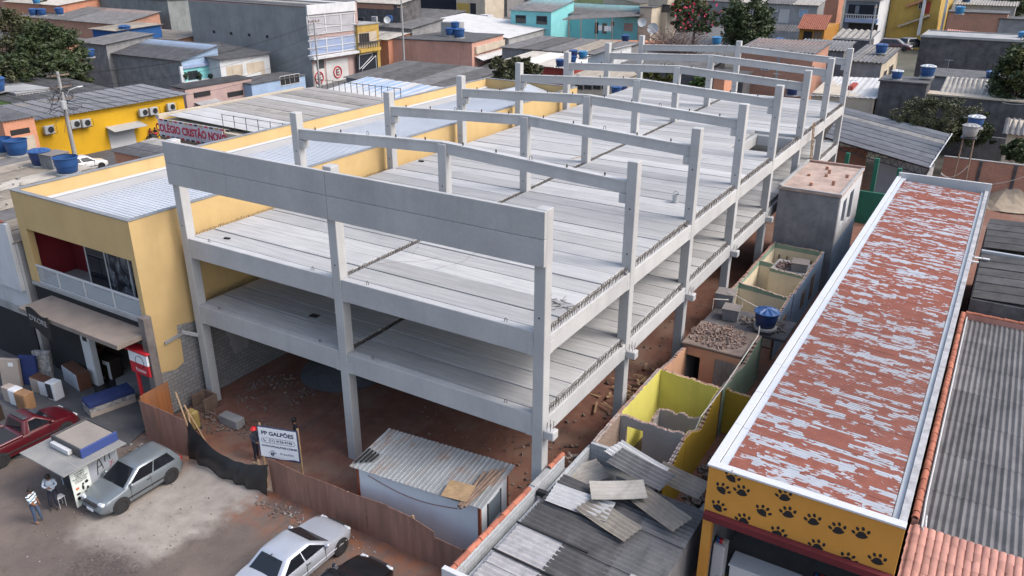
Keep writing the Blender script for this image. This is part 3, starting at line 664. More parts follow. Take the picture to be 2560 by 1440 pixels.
m = MB(); m.path([cb+u*(4.4-.35*i)+v*(-.03)+V3(0, 0, OH-.45-.3*math.sin(i/11*3.1)+.2*(i/11)) for i in range(12)], .012, 4); m.build('hanging_cable', flat('orange_cable', (.25, .09, .07)), label='thin reddish cable sagging along the white site office wall', cat='cable')
# ---------------------------------------------------------------- kiosk
kio = thing('kiosk', 'small grey street kiosk with flat overhanging roof and blue-edged box on top', 'kiosk', (1.3, -7.0, 0))
M['kroof'] = pm('kiosk_roof_sheet', (.24, .235, .225), (.17, .175, .18), sc=1.2, fine=20, famt=.15, streak=0)
M['kwall'] = pm('kiosk_wall_paint', (.33, .36, .40), (.28, .30, .34), sc=1, famt=.08, streak=.3, sc_c=(.15, .15, .16))
wallbox('wall', M['kwall'], kio, 2.1, 2.2, -7.6, -6.1, 0, 1.9); wallbox('wall', M['kwall'], kio, .4, .5, -7.6, -6.1, 0, 1.9); wallbox('wall', M['kwall'], kio, .502, 2.098, -6.2, -6.1, 0, 1.9)
wallbox('counter', M['darkmetal'], kio, .502, 2.098, -7.6, -7.3, 0, .95); wallbox('roof_slab', M['kroof'], kio, -.15, 2.8, -8.62, -5.98, 1.902, 1.96)
for y in (-8.0, -7.2, -6.6): wallbox('roof_seam', pm('seam_grey%d' % int(y*10), (.30, .30, .29)), kio, -.1, 2.78, y, y+.03, 1.962, 1.97, .002)
M['kblue'] = flat('kiosk_blue', (.035, .06, .20), .5)
wallbox('box_side', M['kblue'], kio, 2.28, 2.36, -7.57, -6.02, 1.962, 2.36); wallbox('box_side', M['darkmetal'], kio, .36, .44, -7.57, -6.02, 1.962, 2.36)
wallbox('box_side', M['darkmetal'], kio, .442, 2.278, -6.1, -6.02, 1.962, 2.36); wallbox('box_side', M['darkmetal'], kio, .442, 2.278, -7.57, -7.49, 1.962, 2.36)
wallbox('box_top', pm('kiosk_box_top', (.25, .225, .20), (.20, .18, .165), sc=1.2), kio, .442, 2.278, -7.488, -6.102, 2.1, 2.31)
wallbox('sign_box', M['white'], kio, .55, 1.75, -7.75, -7.575, 2.0, 2.2)
gm = flat('black_spray_paint', (.012, .012, .014)); m = MB()
for s in ([(-7.05, .85), (-6.98, 1.35), (-6.88, 1.55)], [(-7.0, 1.15), (-6.8, 1.2), (-6.78, 1.0)], [(-6.88, 1.5), (-6.78, 1.05)], [(-6.66, 1.25), (-6.62, 1.65)], [(-6.62, 1.65), (-6.45, 1.6), (-6.44, 1.25)]): m.path([(2.205, a, b) for a, b in s], .02, 4)
m.build('graffiti', gm, kio); m = MB()
for s in ([(-6.5, .9), (-6.35, 1.2)], [(-6.5, 1.15), (-6.3, 1.0)], [(-6.9, .5), (-6.6, .7)]): m.path([(2.205, a, b) for a, b in s], .014, 4)
m.build('graffiti', flat('pink_spray_paint', (.40, .06, .12)), kio)
for i, (x, z, r) in enumerate(((.1, 1.35, .16), (-.02, 1.5, .12), (.3, 1.2, .13))):
    m = MB(); m.lathe([(0, -r), (r*.8, -r*.7), (r, 0), (r*.7, r*.8), (0, r)], 8, (x, -7.75, z)); m.build('hanging_bag', M['dark'], label=('largest', 'smallest leftmost', 'lowest rightmost')[i]+' black bag hanging under the kiosk roof', cat='bag', group='black bags hanging at the kiosk')
ban = thing('advert_banner', 'white printed advert banner standing against the kiosk wall beside the hatchback', 'banner', (2.36, -7.82, 0))
m = MB(); m.para((2.36, -8.2, .06), (0, .75, .02), (.02, 0, 0), (0, 0, 1.56)); m.build('sheet', pm('banner_vinyl', (.55, .60, .58), (.60, .62, .58)), ban)
bx = V3(2.384, -7.825, 0)
for i, (s, z) in enumerate((('CHAVEIRO', 1.53), ('CARIMBOS', 1.44), ('XEROX E', 1.36), ('PLASTIFICAÇÃO', 1.28), ('CONTROLES', 1.20), ('CONSERTOS', 1.12))): text('lettering', s, .085, gm, ban, bx+V3(0, 0, z), (0, 1, 0), (0, 0, 1), .001, bold=.002)
text('lettering', 'ATENDIMENTO', .08, gm, ban, bx+V3(0, 0, .28), (0, 1, 0), (0, 0, 1), .001, bold=.002)
for (dy, z, a, b, mt) in ((-.2, .86, .08, .06, flat('print_orange', (.5, .16, .08))), (.02, .8, .05, .12, gm), (.2, .98, .08, .07, gm), (.2, .62, .06, .16, gm), (-.2, .62, .09, .05, gm), (-.22, .42, .07, .09, gm), (.05, .95, .05, .05, gm), (.1, .18, .12, .04, gm)):
    m = MB(); m.prism([(2.382, -7.825+dy+a*math.cos(t*.785), z+b*math.sin(t*.785)) for t in range(8)], (.004, 0, 0)); m.build('printed_mark', mt, ban)
# ---------------------------------------------------------------- cars
def paint(name, c, metal=.0, rough=.3):
    t = NT(name); t.b.inputs['Coat Weight'].default_value = .6; t.b.inputs['Coat Roughness'].default_value = .12
    f = t.noise(2.5, 5); g_ = t.n('ShaderNodeMapRange'); t.put(g_.inputs[0], f); g_.inputs['To Min'].default_value = .9; g_.inputs['To Max'].default_value = 1.08
    return t.done(t.mix(1., c, g_.outputs[0], 'MULTIPLY'), rough, metal=metal)
M['carglass'] = flat('car_glass', (.010, .012, .016), .05, 0, .6); M['chrome'] = flat('alloy_wheel', (.35, .36, .38), .35, .7); M['lamp'] = flat('headlight_lens', (.55, .57, .6), .15, .2)
M['lampred'] = flat('tail_light_lens', (.3, .01, .012), .2); M['trim'] = flat('black_plastic_trim', (.022, .022, .024), .6)
def ip(t, K):
    for i in range(len(K)-1):
        if t <= K[i+1][0]:
            s = (t-K[i][0])/(K[i+1][0]-K[i][0]); return K[i][1]+(K[i+1][1]-K[i][1])*s
    return K[-1][1]
def wheel_mesh():
    m = MB(); r = .30; w = .19
    m.lathe([(r*.62, -w/2), (r*.92, -w/2), (r, -w*.3), (r, w*.3), (r*.92, w/2), (r*.62, w/2), (r*.62, -w/2)], 24); ty = m.mesh('tyre', M['rubber'], smooth=True)
    m = MB(); m.lathe([(0, .07), (r*.14, .07), (r*.16, .05)], 12); m.lathe([(r*.55, .04), (r*.63, .085), (r*.63, -.08)], 24)
    for k in range(5):
        a = k*2*math.pi/5; d = V3(math.cos(a), math.sin(a), 0); p = V3(-d.y, d.x, 0); m.hexa([d*.03-p*.03+Z1*.03, d*r*.6-p*.022+Z1*.03, d*r*.6+p*.022+Z1*.03, d*.03+p*.03+Z1*.03], [d*.03-p*.03+Z1*.065, d*r*.6-p*.022+Z1*.06, d*r*.6+p*.022+Z1*.06, d*.03+p*.03+Z1*.065])
    ri = m.mesh('rim', M['chrome']); m = MB(); m.lathe([(0, .0), (r*.64, .0), (r*.64, -.02)], 20); dk = m.mesh('hub_recess', M['trim']); return ty, ri, dk
TYRE, RIM, HUB = wheel_mesh()
def make_car(name, label, cat, pm_, L, Wd, H, kind, loc, rz, rim=True):
    c = thing(name, label, cat, loc, rz); h = L/2; w = Wd/2
    belt = H*.63; nose = H*.47
    # x keypoints (local +x is forwards)
    if kind == 'sedan': top = [(-h, H*.42), (-h+.04, H*.58), (-h+.12, H*.64), (-h+.75, H*.67), (-.2, belt+.01), (h-1.25, belt), (h-.35, H*.55), (h-.08, nose), (h, H*.36)]; gr = (-h+.62, h-1.2, -h+1.25, h-1.95)
    elif kind == 'hatch': top = [(-h, H*.4), (-h+.05, H*.55), (-h+.12, belt), (-.2, belt), (h-1.1, belt), (h-.3, H*.53), (h-.06, H*.45), (h, H*.34)]; gr = (-h+.10, h-1.02, -h+.42, h-1.75)
    else: top = [(-h, H*.45), (-h+.03, H*.58), (-h+1.6, H*.60), (-.2, belt), (h-1.1, belt), (h-.3, H*.55), (h-.06, H*.46), (h, H*.34)]; gr = (-.35, h-1.02, -.18, h-1.72)
    wid = [(-h, .80), (-h+.1, .93), (-h+.5, 1), (0, 1), (h-.7, 1), (h-.25, .93), (h-.05, .82), (h, .72)]
    bot = [(-h, .34), (-h+.15, .22), (h-.2, .2), (h, .28)]
    rings = []; N = 26
    for i in range(N+1):
        x = -h+L*i/N; ww = w*ip(x, wid); zt = ip(x, top); zb = ip(x, bot); zm = zb+(zt-zb)*.55
        half = [(0, zb), (ww*.86, zb), (ww*.97, zb+.05), (ww, zm), (ww*.985, zt-.10), (ww*.93, zt-.025), (ww*.6, zt+.012), (0, zt+.022)]
        rings.append([V3(x, -a, b) for a, b in half]+[V3(x, a, b) for a, b in half[-2:0:-1]])
    m = MB(); m.loft([r_[::-1] for r_ in rings]); body = m.build('body', pm_, c, local=True); autosmooth(body, 50)
    # greenhouse
    xr0, xf0, xr1, xf1 = gr; w0, w1 = w*.93, w*.74; zb, zr = belt-.02, H
    def outl(xr, xf, ww, z, rad):
        P = []
        for (cx, cy, a0) in ((xf-rad, ww-rad*.6, 0), (xr+rad, ww-rad*.6, 90), (xr+rad, -ww+rad*.6, 180), (xf-rad, -ww+rad*.6, 270)):
            for k in range(4): a = R(a0+30*k); P.append(V3(cx+rad*math.cos(a), cy+rad*.6*math.sin(a), z))
        return P
    A = outl(xr0, xf0, w0, zb, .12); B = outl(xr1, xf1, w1, zr-.05, .16); C_ = outl(xr1+.12, xf1-.12, w1-.09, zr-.012, .2); D_ = outl(xr1+.4, xf1-.35, w1-.35, zr, .1)
    m = MB(); m.loft([A, B, C_, D_]); cab = m.build('roof', pm_, c, local=True); autosmooth(cab, 45)
    def S(s, u_, v_, o=.012):
        p0 = V3(xr0+.12+(xf0-xr0-.24)*u_, s*w0, zb); p1 = V3(xr1+.16+(xf1-xr1-.32)*u_, s*w1, zr-.05); return p0.lerp(p1, v_)+V3(0, s*o, o*.3)
    def F(front, u_, v_, o=.014):
        x0, x1 = (xf0, xf1) if front else (xr0, xr1); p0 = V3(x0, (2*u_-1)*(w0-.09), zb); p1 = V3(x1, (2*u_-1)*(w1-.11), zr-.05)
        return p0.lerp(p1, v_)+V3((o if front else -o)-(abs(2*u_-1)**2)*(.0), 0, o*.6)
    def pane(nm, fn, u0, u1, v0, v1, mat=M['carglass']):
        m = MB(); q = [fn(u0, v0), fn(u1, v0), fn(u1, v1), fn(u0, v1)]; n = (q[1]-q[0]).cross(q[3]-q[0]).normalized(); ce = sum(q, V3(0, 0, 0))/4
        if n.dot(ce-V3(0, 0, .8)) < 0: q = q[::-1]; n = -n
        m.hexa([p-n*.012 for p in q], q); return m.build(nm, mat, c, local=True)
    pane('windscreen', lambda a, b: F(True, a, b), .0, 1, .06, .97)
    if kind != 'pickup': pane('rear_window', lambda a, b: F(False, a, b), .04, .96, .22 if kind == 'hatch' else .08, .94)
    else: pane('rear_window', lambda a, b: F(False, a, b), .08, .92, .2, .85)
    for s in (-1, 1):
        for (a, b) in (((.06, .50), (.53, .97)) if kind != 'pickup' else ((.12, .95),)): pane('side_window', lambda p, q, s=s: S(s, p, q), a, b, .10, .90)
        m = MB(); m.cbox(xf0-.35, xf0-.22, s*(w+.02)-.09, s*(w+.02)+.09, belt+.0, belt+.13, .03); m.build('mirror', pm_, c, local=True)
        m = MB(); m.cbox(-h+.5, h-.5, s*w*1.0-.012, s*w*1.0+.012, H*.30, H*.34, .005); m.build('side_moulding', M['trim'] if kind != 'sedan' else pm_, c, local=True)
        for xx in ((-.28, .62) if kind != 'pickup' else (.72,)): m = MB(); m.box(xx-.006, xx+.006, s*w-.012, s*w+.004, .36, belt-.02); m.build('door_seam', M['trim'], c, local=True)
        m = MB(); m.cbox(-.25, -.1, s*(w*.985)-.02, s*(w*.985)+.02, belt-.14, belt-.10, .006); m.build('door_handle', M['trim'], c, local=True)
        m = MB(); m.cbox(h-.30, h-.07, s*w*.66-.15, s*w*.66+.15, nose-.10, nose+.035, .04); m.build('headlight', M['lamp'], c, local=True)
        m = MB(); m.cbox(-h-.012, -h+.16, s*w*.68-.10, s*w*.68+.10, H*.46, H*.58, .03); m.build('tail_light', M['lampred'], c, local=True)
        for xx in (h-.78, -h+.72):
            m = MB(); m.lathe([(0, .0), (.355, .0), (.34, -.05)], 20); a = m.build('wheel_arch', M['trim'], c, local=True); a.rotation_euler = (R(-90*s), 0, 0); a.location = (xx, s*(w+.004), .33)
            wh = bpy.data.objects.new('wheel', None); COL.objects.link(wh); wh.parent = c; wh.location = (xx, s*(w-.075), .30); wh.rotation_euler = (R(-90*s), 0, 0); wh.empty_display_size = .1
            for nm, me in (('tyre', TYRE), ('rim', RIM), ('hub_recess', HUB)):
                if nm == 'rim' and not rim: continue
                o = bpy.data.objects.new(nm, me); COL.objects.link(o); o.parent = wh
    m = MB(); m.cbox(h-.12, h+.012, -w*.5, w*.5, nose-.12, nose-.03, .02); m.build('grille', M['trim'], c, local=True)
    m = MB(); m.cbox(h-.1, h+.03, -w*.72, w*.72, .26, .36, .03); m.build('bumper_trim', M['trim'], c, local=True)
    m = MB(); m.cbox(h+.005, h+.036, -.2, .2, .30, .42, .005); m.build('licence_plate', M['boardw'], c, local=True)
    if kind == 'pickup':
        m = MB(); m.box(-h+.1, xr0-.12, -w*.80, w*.80, belt-.06, belt-.005); m.build('cargo_bed', M['trim'], c, local=True)
        for s in (-1, 1): m = MB(); m.cbox(-h+.02, xr0-.05, s*w*.9-.07, s*w*.9+.07, H*.58, H*.665, .02); m.build('bed_side', pm_, c, local=True)
        m = MB(); m.cbox(-h+.01, -h+.09, -w*.84, w*.84, H*.4, H*.655, .02); m.build('tailgate', pm_, c, local=True)
        m = MB(); m.cbox(xr1+.05, xr1+.28, -w1+.1, w1-.1, zr-.01, zr+.035, .012); m.build('roof_bar', M['darkmetal'], c, local=True)
    return c
make_car('hatchback_car', 'grey five-door hatchback parked beside the kiosk', 'car', paint('graphite_grey_paint', (.17, .195, .215), .35, .32), 3.75, 1.62, 1.42, 'hatch', (3.26, -6.28, 0), R(-90))
sed = make_car('silver_coupe_car', 'silver car parked nose to the plywood fence', 'car', paint('silver_paint', (.40, .425, .48), .35, .3), 4.35, 1.72, 1.36, 'sedan', (12.05, -6.05, 0), R(90))
m = MB(); m.tube((-1.0, 0, 1.36), (-1.35, 0, 1.52), .006, 4); m.cbox(-1.03, -.95, -.02, .02, 1.35, 1.38, .005); m.build('antenna', M['trim'], sed, local=True)
make_car('black_car', 'black car parked to the right of the silver car', 'car', paint('black_paint', (.006, .006, .007), 0, .3), 4.1, 1.68, 1.42, 'hatch', (14.75, -6.75, 0), R(90))
make_car('red_pickup', 'red pickup truck with open cargo bed parked on the asphalt by the kiosk', 'pickup', paint('dark_red_paint', (.075, .004, .009), .1, .3), 4.35, 1.68, 1.5, 'pickup', (-3.72, -6.75, 0), R(90), False)
# ---------------------------------------------------------------- furniture shop goods
def goods(name, label, cat, p, size, rz, mats, group=None, lean=0, marks=()):
    t = thing(name, label, cat, p, rz, group); sx_, sy_, sz_ = size; t.rotation_euler = (lean, 0, rz)
    m = MB(); m.cbox(-sx_/2, sx_/2, -sy_/2, sy_/2, .0, sz_, .02); m.build('carcass', mats[0], t, local=True)
    for k, (nm, x0, x1, z0, z1, mt) in enumerate(marks):
        m = MB(); m.cbox(x0*sx_-sx_/2, x1*sx_-sx_/2, -sy_/2-.02, -sy_/2+.004, z0*sz_, z1*sz_, .004); m.build(nm, mt, t, local=True)
    return t
M['cream'] = pm('cream_fabric', (.36, .30, .26), (.28, .23, .2)); M['bluefab'] = pm('blue_fabric', (.025, .04, .13), (.02, .03, .1)); M['floral'] = pm('spotted_fabric', (.36, .34, .32), (.10, .10, .11), sc=5)
M['lacq'] = flat('white_laminate', (.62, .63, .65), .4); M['brownlam'] = pm('brown_laminate', (.10, .045, .028), (.075, .033, .02)); M['oaklam'] = pm('oak_laminate', (.28, .16, .085), (.22, .125, .065), sc=4); M['darklam'] = pm('dark_laminate', (.035, .022, .017), (.025, .016, .012))
goods('mattress', 'cream mattress leaning upright at the shop front', 'mattress', (-9.3, -4.25, 0), (1.0, .2, 1.5), .45, [M['cream']], lean=-.12, marks=[('label_tag', .5, .75, .75, .88, M['lacq'])])
goods('mattress', 'blue mattress standing between the cream and the spotted one', 'mattress', (-8.75, -3.65, 0), (.9, .2, 1.55), .45, [M['bluefab']], lean=-.12)
goods('mattress', 'spotted pale mattress standing at the right of the blue one', 'mattress', (-8.45, -3.1, 0), (.9, .2, 1.65), .45, [M['floral']], lean=-.12, marks=[('label_tag', .1, .3, .75, .88, M['lacq'])])
goods('cabinet', 'beige cabinet at the far left of the row on the asphalt', 'cabinet', (-8.05, -5.0, 0), (.5, .45, .8), .1, [M['cream']])
goods('cabinet', 'white cabinet between the beige and the oak cabinet', 'cabinet', (-7.45, -5.0, 0), (.5, .45, .85), .1, [M['lacq']], marks=[('door', .05, .95, .06, .95, M['lacq'])])
goods('cabinet', 'oak coloured cabinet at the right end of the row', 'cabinet', (-6.75, -5.0, 0), (.75, .5, .85), .1, [M['oaklam']], marks=[('drawer', .05, .95, .05+.3*k, .32+.3*k, M['oaklam']) for k in range(3)])
goods('cabinet', 'brown cabinet with pale front in the second row', 'cabinet', (-7.7, -3.75, 0), (.65, .5, .85), .12, [M['brownlam']], marks=[('door', .05, .95, .05, .95, M['cream'])])
goods('cabinet', 'brown topped cabinet with white door in the second row', 'cabinet', (-7.1, -3.72, 0), (.55, .5, .85), .12, [M['brownlam']], marks=[('door', .05, .95, .05, .95, M['lacq'])])
goods('cabinet', 'white box cabinet with printed front standing apart', 'cabinet', (-6.4, -3.75, 0), (.55, .5, .95), .12, [M['lacq']], marks=[('printed_panel', .1, .75, .1, .95, M['darkmetal'])])
goods('wardrobe', 'long low wardrobe with pale doors behind the white box', 'wardrobe', (-6.75, -2.4, 0), (1.75, .6, .95), -.15, [M['brownlam']], marks=[('door', .02+.24*k, .24+.24*k, .04, .97, pm('pale_door%d' % k, (.40, .43, .48))) for k in range(4)])
goods('cabinet', 'tall white and brown cabinet inside the shop opening', 'cabinet', (-7.6, -.9, 0), (.9, .5, 1.2), .1, [M['brownlam']], marks=[('door', .0, .4, .05, .97, M['lacq'])])
goods('cabinet', 'dark cabinet with white frame under the canopy', 'cabinet', (-6.1, -1.0, 0), (1.0, .6, 1.1), .05, [M['darklam']], marks=[('door', .45, .95, .75, .95, M['lacq']), ('door', .75, .95, .05, .749, M['lacq'])])
goods('cabinet', 'dark cabinet with three white drawers under the canopy', 'cabinet', (-7.0, -.55, 0), (.8, .5, .9), .05, [M['darklam']], marks=[('drawer', .2, .8, .1+.28*k, .25+.28*k, M['lacq']) for k in range(3)])
goods('cabinet', 'dark shelf cabinet at the left edge behind the pickup', 'cabinet', (-6.9, -6.4, 0), (.7, .5, .8), .1, [M['darklam']], marks=[('drawer', .3, .8, .2+.22*k, .28+.22*k, M['lacq']) for k in range(3)])
for i in range(3):
    t = goods('bed_base', ('grey wrapped bed base at the bottom of the stack', 'dark mattress in the middle of the stack', 'blue mattress on top of the stack')[i], 'mattress', (-3.45, -2.85, .02+.24*i), (.95, 2.1, .23), -.25, [(M['cream'], M['floral'], M['bluefab'])[i]], 'stacked mattresses by the red sign')
m = MB(); m.cbox(-.9, .9, -.5, .5, 0, .05, .02); o = m.build('plastic_sheet', M['tarp'], local=True); o.location = (-5.3, -1.9, .02); o.rotation_euler = (0, 0, -.5); tag(o, 'dark plastic sheeting lying flat on the asphalt under the canopy', 'sheet')
tot = thing('totem_sign', 'red and white totem sign on a red post beside the gym corner', 'sign', (-1.0, -2.65, 0))
wallbox('post', M['red'], tot, -1.12, -.98, -2.68, -2.56, 0, 2.6); wallbox('panel', M['red'], tot, -1.35, -.05, -2.70, -2.60, 2.5, 3.05)
wallbox('panel', M['boardw'], tot, -1.35, -.05, -2.70, -2.60, 3.052, 3.6); wallbox('cap', M['red'], tot, -1.55, .02, -2.75, -2.2, 3.605, 3.7)
text('lettering', 'Fitness', .26, M['boardw'], tot, (-.62, -2.704, 2.72), (1, 0, 0), (0, 0, 1), .002)
m = MB(); m.path([(-.6+.3*math.cos(a*.4), -2.705, 3.15+.3*math.sin(a*.4)) for a in range(17)], .012, 4); m.build('ring_mark', gm, tot)
# ---------------------------------------------------------------- people
M['skin'] = flat('skin', (.20, .10, .065), .6); M['hair'] = flat('black_hair', (.012, .010, .009), .7)
def stripes():
    t = NT('striped_shirt'); t.co = t.t.nodes.new('ShaderNodeTexCoord').outputs['Object']; sep = t.n('ShaderNodeSeparateXYZ'); t.put(sep.inputs[0], t.co)
    w = t.math('FRACT', t.math('MULTIPLY', sep.outputs[2], 7.)); col = t.mix(t.math('GREATER_THAN', w, .62), (.62, .66, .68), (.03, .05, .09)); w2 = t.math('FRACT', t.math('MULTIPLY', sep.outputs[2], 3.5))
    col = t.mix(t.math('GREATER_THAN', w2, .82), col, (.06, .22, .36)); return t.done(col, .9)
def person(label, loc, rz, H, J, mats, hair, extra=None):
    """J overrides joints (unit height, facing +x); one continuous skinned body, materials by limb"""
    P = dict(pel=(0, 0, .53), wai=(0, 0, .62), che=(.005, 0, .73), nec=(.0, 0, .835), hea=(.015, 0, .90), top=(.015, 0, .955))
    for s, k in ((1, 'l'), (-1, 'r')):
        P.update({k+'sh': (0, s*.105, .80), k+'el': (-.01, s*.135, .64), k+'wr': (.03, s*.14, .50), k+'ha': (.045, s*.138, .455), k+'hi': (0, s*.055, .50), k+'kn': (.012, s*.06, .275), k+'an': (-.01, s*.062, .045), k+'to': (.075, s*.07, .02)})
    P.update(J); names = list(P); idx = {n: i for i, n in enumerate(names)}
    rad = dict(pel=(.075, .09), wai=(.066, .082), che=(.07, .098), nec=(.035, .035), hea=(.057, .05), top=(.045, .04))
    for k in 'lr': rad.update({k+'sh': (.045, .042), k+'el': (.031, .031), k+'wr': (.022, .022), k+'ha': (.022, .012), k+'hi': (.058, .055), k+'kn': (.04, .04), k+'an': (.03, .027), k+'to': (.022, .025)})
    E_ = [('pel', 'wai'), ('wai', 'che'), ('che', 'nec'), ('nec', 'hea'), ('hea', 'top')]
    for k in 'lr': E_ += [('che', k+'sh'), (k+'sh', k+'el'), (k+'el', k+'wr'), (k+'wr', k+'ha'), ('pel', k+'hi'), (k+'hi', k+'kn'), (k+'kn', k+'an'), (k+'an', k+'to')]
    verts = [Vector(P[n])*H for n in names]; edges = [(idx[a], idx[b]) for a, b in E_]; rr = [rad[n] for n in names]
    for k in 'lr':                       # five unequal curled fingers, thumb from the side of the palm
        h, w = Vector(P[k+'ha'])*H, Vector(P[k+'wr'])*H; d = (h-w).normalized(); side = Vector((1, 0, 0)) if abs(d.x) < .8 else Vector((0, 1, 0)); q = d.cross(side).normalized()
        for f, (o, l) in enumerate(((-.014, .036), (-.005, .044), (.005, .042), (.013, .032), (.022, .03))):
            b = h+side*o*H*(1 if f < 4 else .7)-(d*.03*H if f == 4 else V3(0, 0, 0)); e1 = b+d*l*.6*H+(side*.02*H if f == 4 else V3(0, 0, 0)); e2 = e1+(d*.5+q*.5)*l*.5*H
            i0 = len(verts); verts += [b, e1, e2]; edges += [(idx[k+'ha'], i0), (i0, i0+1), (i0+1, i0+2)]; rr += [(.0055, .0055)]*2+[(.0045, .0045)]
    me = bpy.data.meshes.new('body'); me.from_pydata([tuple(p) for p in verts], edges, []); o = bpy.data.objects.new('body', me); COL.objects.link(o)
    sk = o.modifiers.new('s', 'SKIN'); ss = o.modifiers.new('u', 'SUBSURF'); ss.levels = 1; ss.render_levels = 1
    for i, v in enumerate(me.skin_vertices[0].data): v.radius = (rr[i][0]*H, rr[i][1]*H); v.use_root = (i == 0)
    bpy.context.view_layer.update(); bm = bpy.data.meshes.new_from_object(o.evaluated_get(bpy.context.evaluated_depsgraph_get())); bpy.data.objects.remove(o)
    for mt in mats: bm.materials.append(mt)      # skin, shirt, trousers, shoes
    segs = [(verts[idx[a]], verts[idx[b]], b) for a, b in E_]
    for p in bm.polygons:
        c = p.center; best = min(segs, key=lambda s_: (c-(s_[0]+(s_[1]-s_[0])*max(0, min(1, (c-s_[0]).dot(s_[1]-s_[0])/(s_[1]-s_[0]).length_squared)))).length); n = best[2]
        p.material_index = 0 if n in ('hea', 'top') or n[1:] in ('ha',) else 3 if n[1:] == 'to' else 2 if n[1:] in ('hi', 'kn', 'an') else (mats.index(mats[1]) if n[1:] != 'wr' or extra == 'long' else 0)
        p.use_smooth = True
    t = thing('person', label, 'person', loc, rz); b = bpy.data.objects.new('body', bm); COL.objects.link(b); b.parent = t
    hp = (Vector(P['hea'])*.45+Vector(P['top'])*.55)*H; r = .062*H; m = MB()
    if hair[0] == 'helmet': m.lathe([(r*1.45, .0), (r*1.22, .012), (r*1.12, r*.55), (r*.7, r*1.05), (0, r*1.2)], 16, hp); nm = 'hard_hat'
    elif hair[0] == 'cap': m.lathe([(r*1.05, -.01), (r*1.05, r*.4), (r*.7, r*.85), (0, r*.95)], 14, hp); m.hexa([hp+V3(r*.7, -r*.7, 0), hp+V3(r*1.7, -r*.5, -.01), hp+V3(r*1.7, r*.5, -.01), hp+V3(r*.7, r*.7, 0)], [hp+V3(r*.7, -r*.7, .02), hp+V3(r*1.7, -r*.5, .01), hp+V3(r*1.7, r*.5, .01), hp+V3(r*.7, r*.7, .02)]); nm = 'cap'
    else: m.lathe([(r*.85, -r*.75), (r*1.02, -r*.2), (r*1.02, r*.35), (r*.7, r*.85), (0, r*.98)], 14, hp+V3(-r*.12, 0, 0)); nm = 'hair'
    m.build(nm, hair[1], t, local=True, smooth=True)
    fc = Vector(P['hea'])*H; m = MB()
    m.lathe([(0, -.012), (.010, -.008), (.008, .012), (0, .02)], 6, fc+V3(.052*H, 0, .008)); m.build('nose', mats[0], t, local=True)
    for s in (-1, 1):
        m = MB(); m.lathe([(0, -.006), (.007, 0), (0, .006)], 6, fc+V3(.046*H, s*.02*H, .02*H)); m.build('eye', M['dark'], t, local=True)
        m = MB(); m.lathe([(0, -.02), (.012, 0), (0, .02)], 6, fc+V3(-.002, s*.053*H, .005)); m.build('ear', mats[0], t, local=True)
    return t
jean = flat('blue_jeans', (.05, .075, .13), .9); navyt = flat('navy_trousers', (.018, .02, .032), .9); shoe = flat('dark_shoes', (.05, .035, .03), .7)
person('man in blue and white striped shirt standing on the dirt lot beside the kiosk', (1.8, -9.45, 0), R(25), 1.58, dict(lto=(.08, .09, .02), lkn=(.05, .06, .28), lan=(.07, .075, .045), rel=(.05, -.12, .66), rwr=(.10, -.06, .56), rha=(.115, -.03, .54)), [M['skin'], stripes(), jean, flat('tan_shoes', (.2, .1, .06))], ('cap', M['hair']))
person('man in pale blue shirt with folded arms leaning on a stool by the kiosk', (1.55, -8.6, 0), R(-40), 1.62, dict(pel=(-.06, 0, .50), wai=(-.045, 0, .60), che=(-.02, 0, .72), nec=(-.005, 0, .825), hea=(.02, 0, .89), top=(.025, 0, .945), lsh=(-.02, .11, .79), rsh=(-.02, -.11, .79), lel=(.02, .15, .66), rel=(.02, -.15, .66), lwr=(.10, .02, .66), rwr=(.10, -.03, .64), lha=(.115, -.03, .66), rha=(.115, .02, .64), lhi=(-.05, .055, .48), rhi=(-.05, -.055, .48), lkn=(.09, .07, .31), rkn=(.06, -.07, .28), lan=(.06, .075, .06), ran=(.03, -.075, .045), lto=(.14, .085, .03), rto=(.11, -.085, .02)), [M['skin'], flat('pale_blue_shirt', (.42, .48, .56), .9), navyt, shoe], ('hair', M['hair']), 'long')
st = thing('stool', 'thin white metal stool behind the man with folded arms', 'stool', (1.68, -8.42, 0)); m = MB(); m.cbox(1.53, 1.83, -8.57, -8.27, .46, .49, .01); m.build('seat', M['metalwhite'], st)
for a in (1.55, 1.8):
    for b in (-8.55, -8.3): m = MB(); m.tube((a, b, 0), (a, b, .46), .012, 5); m.build('leg', M['metalwhite'], st)
person('worker in dark clothes and red hard hat standing behind the sign', (5.75, -2.15, 0), R(15), 1.62, dict(rel=(.04, -.14, .65), rwr=(.12, -.12, .6), rha=(.15, -.1, .59)), [M['skin'], flat('dark_blue_jacket', (.03, .035, .055), .9), navyt, shoe], ('helmet', flat('red_helmet', (.60, .015, .02), .25)), 'long')
person('dark haired worker standing behind the right edge of the sign', (6.75, -.75, 0), R(-120), 1.66, {}, [M['skin'], flat('black_shirt', (.02, .02, .022), .9), navyt, shoe], ('hair', M['hair']))
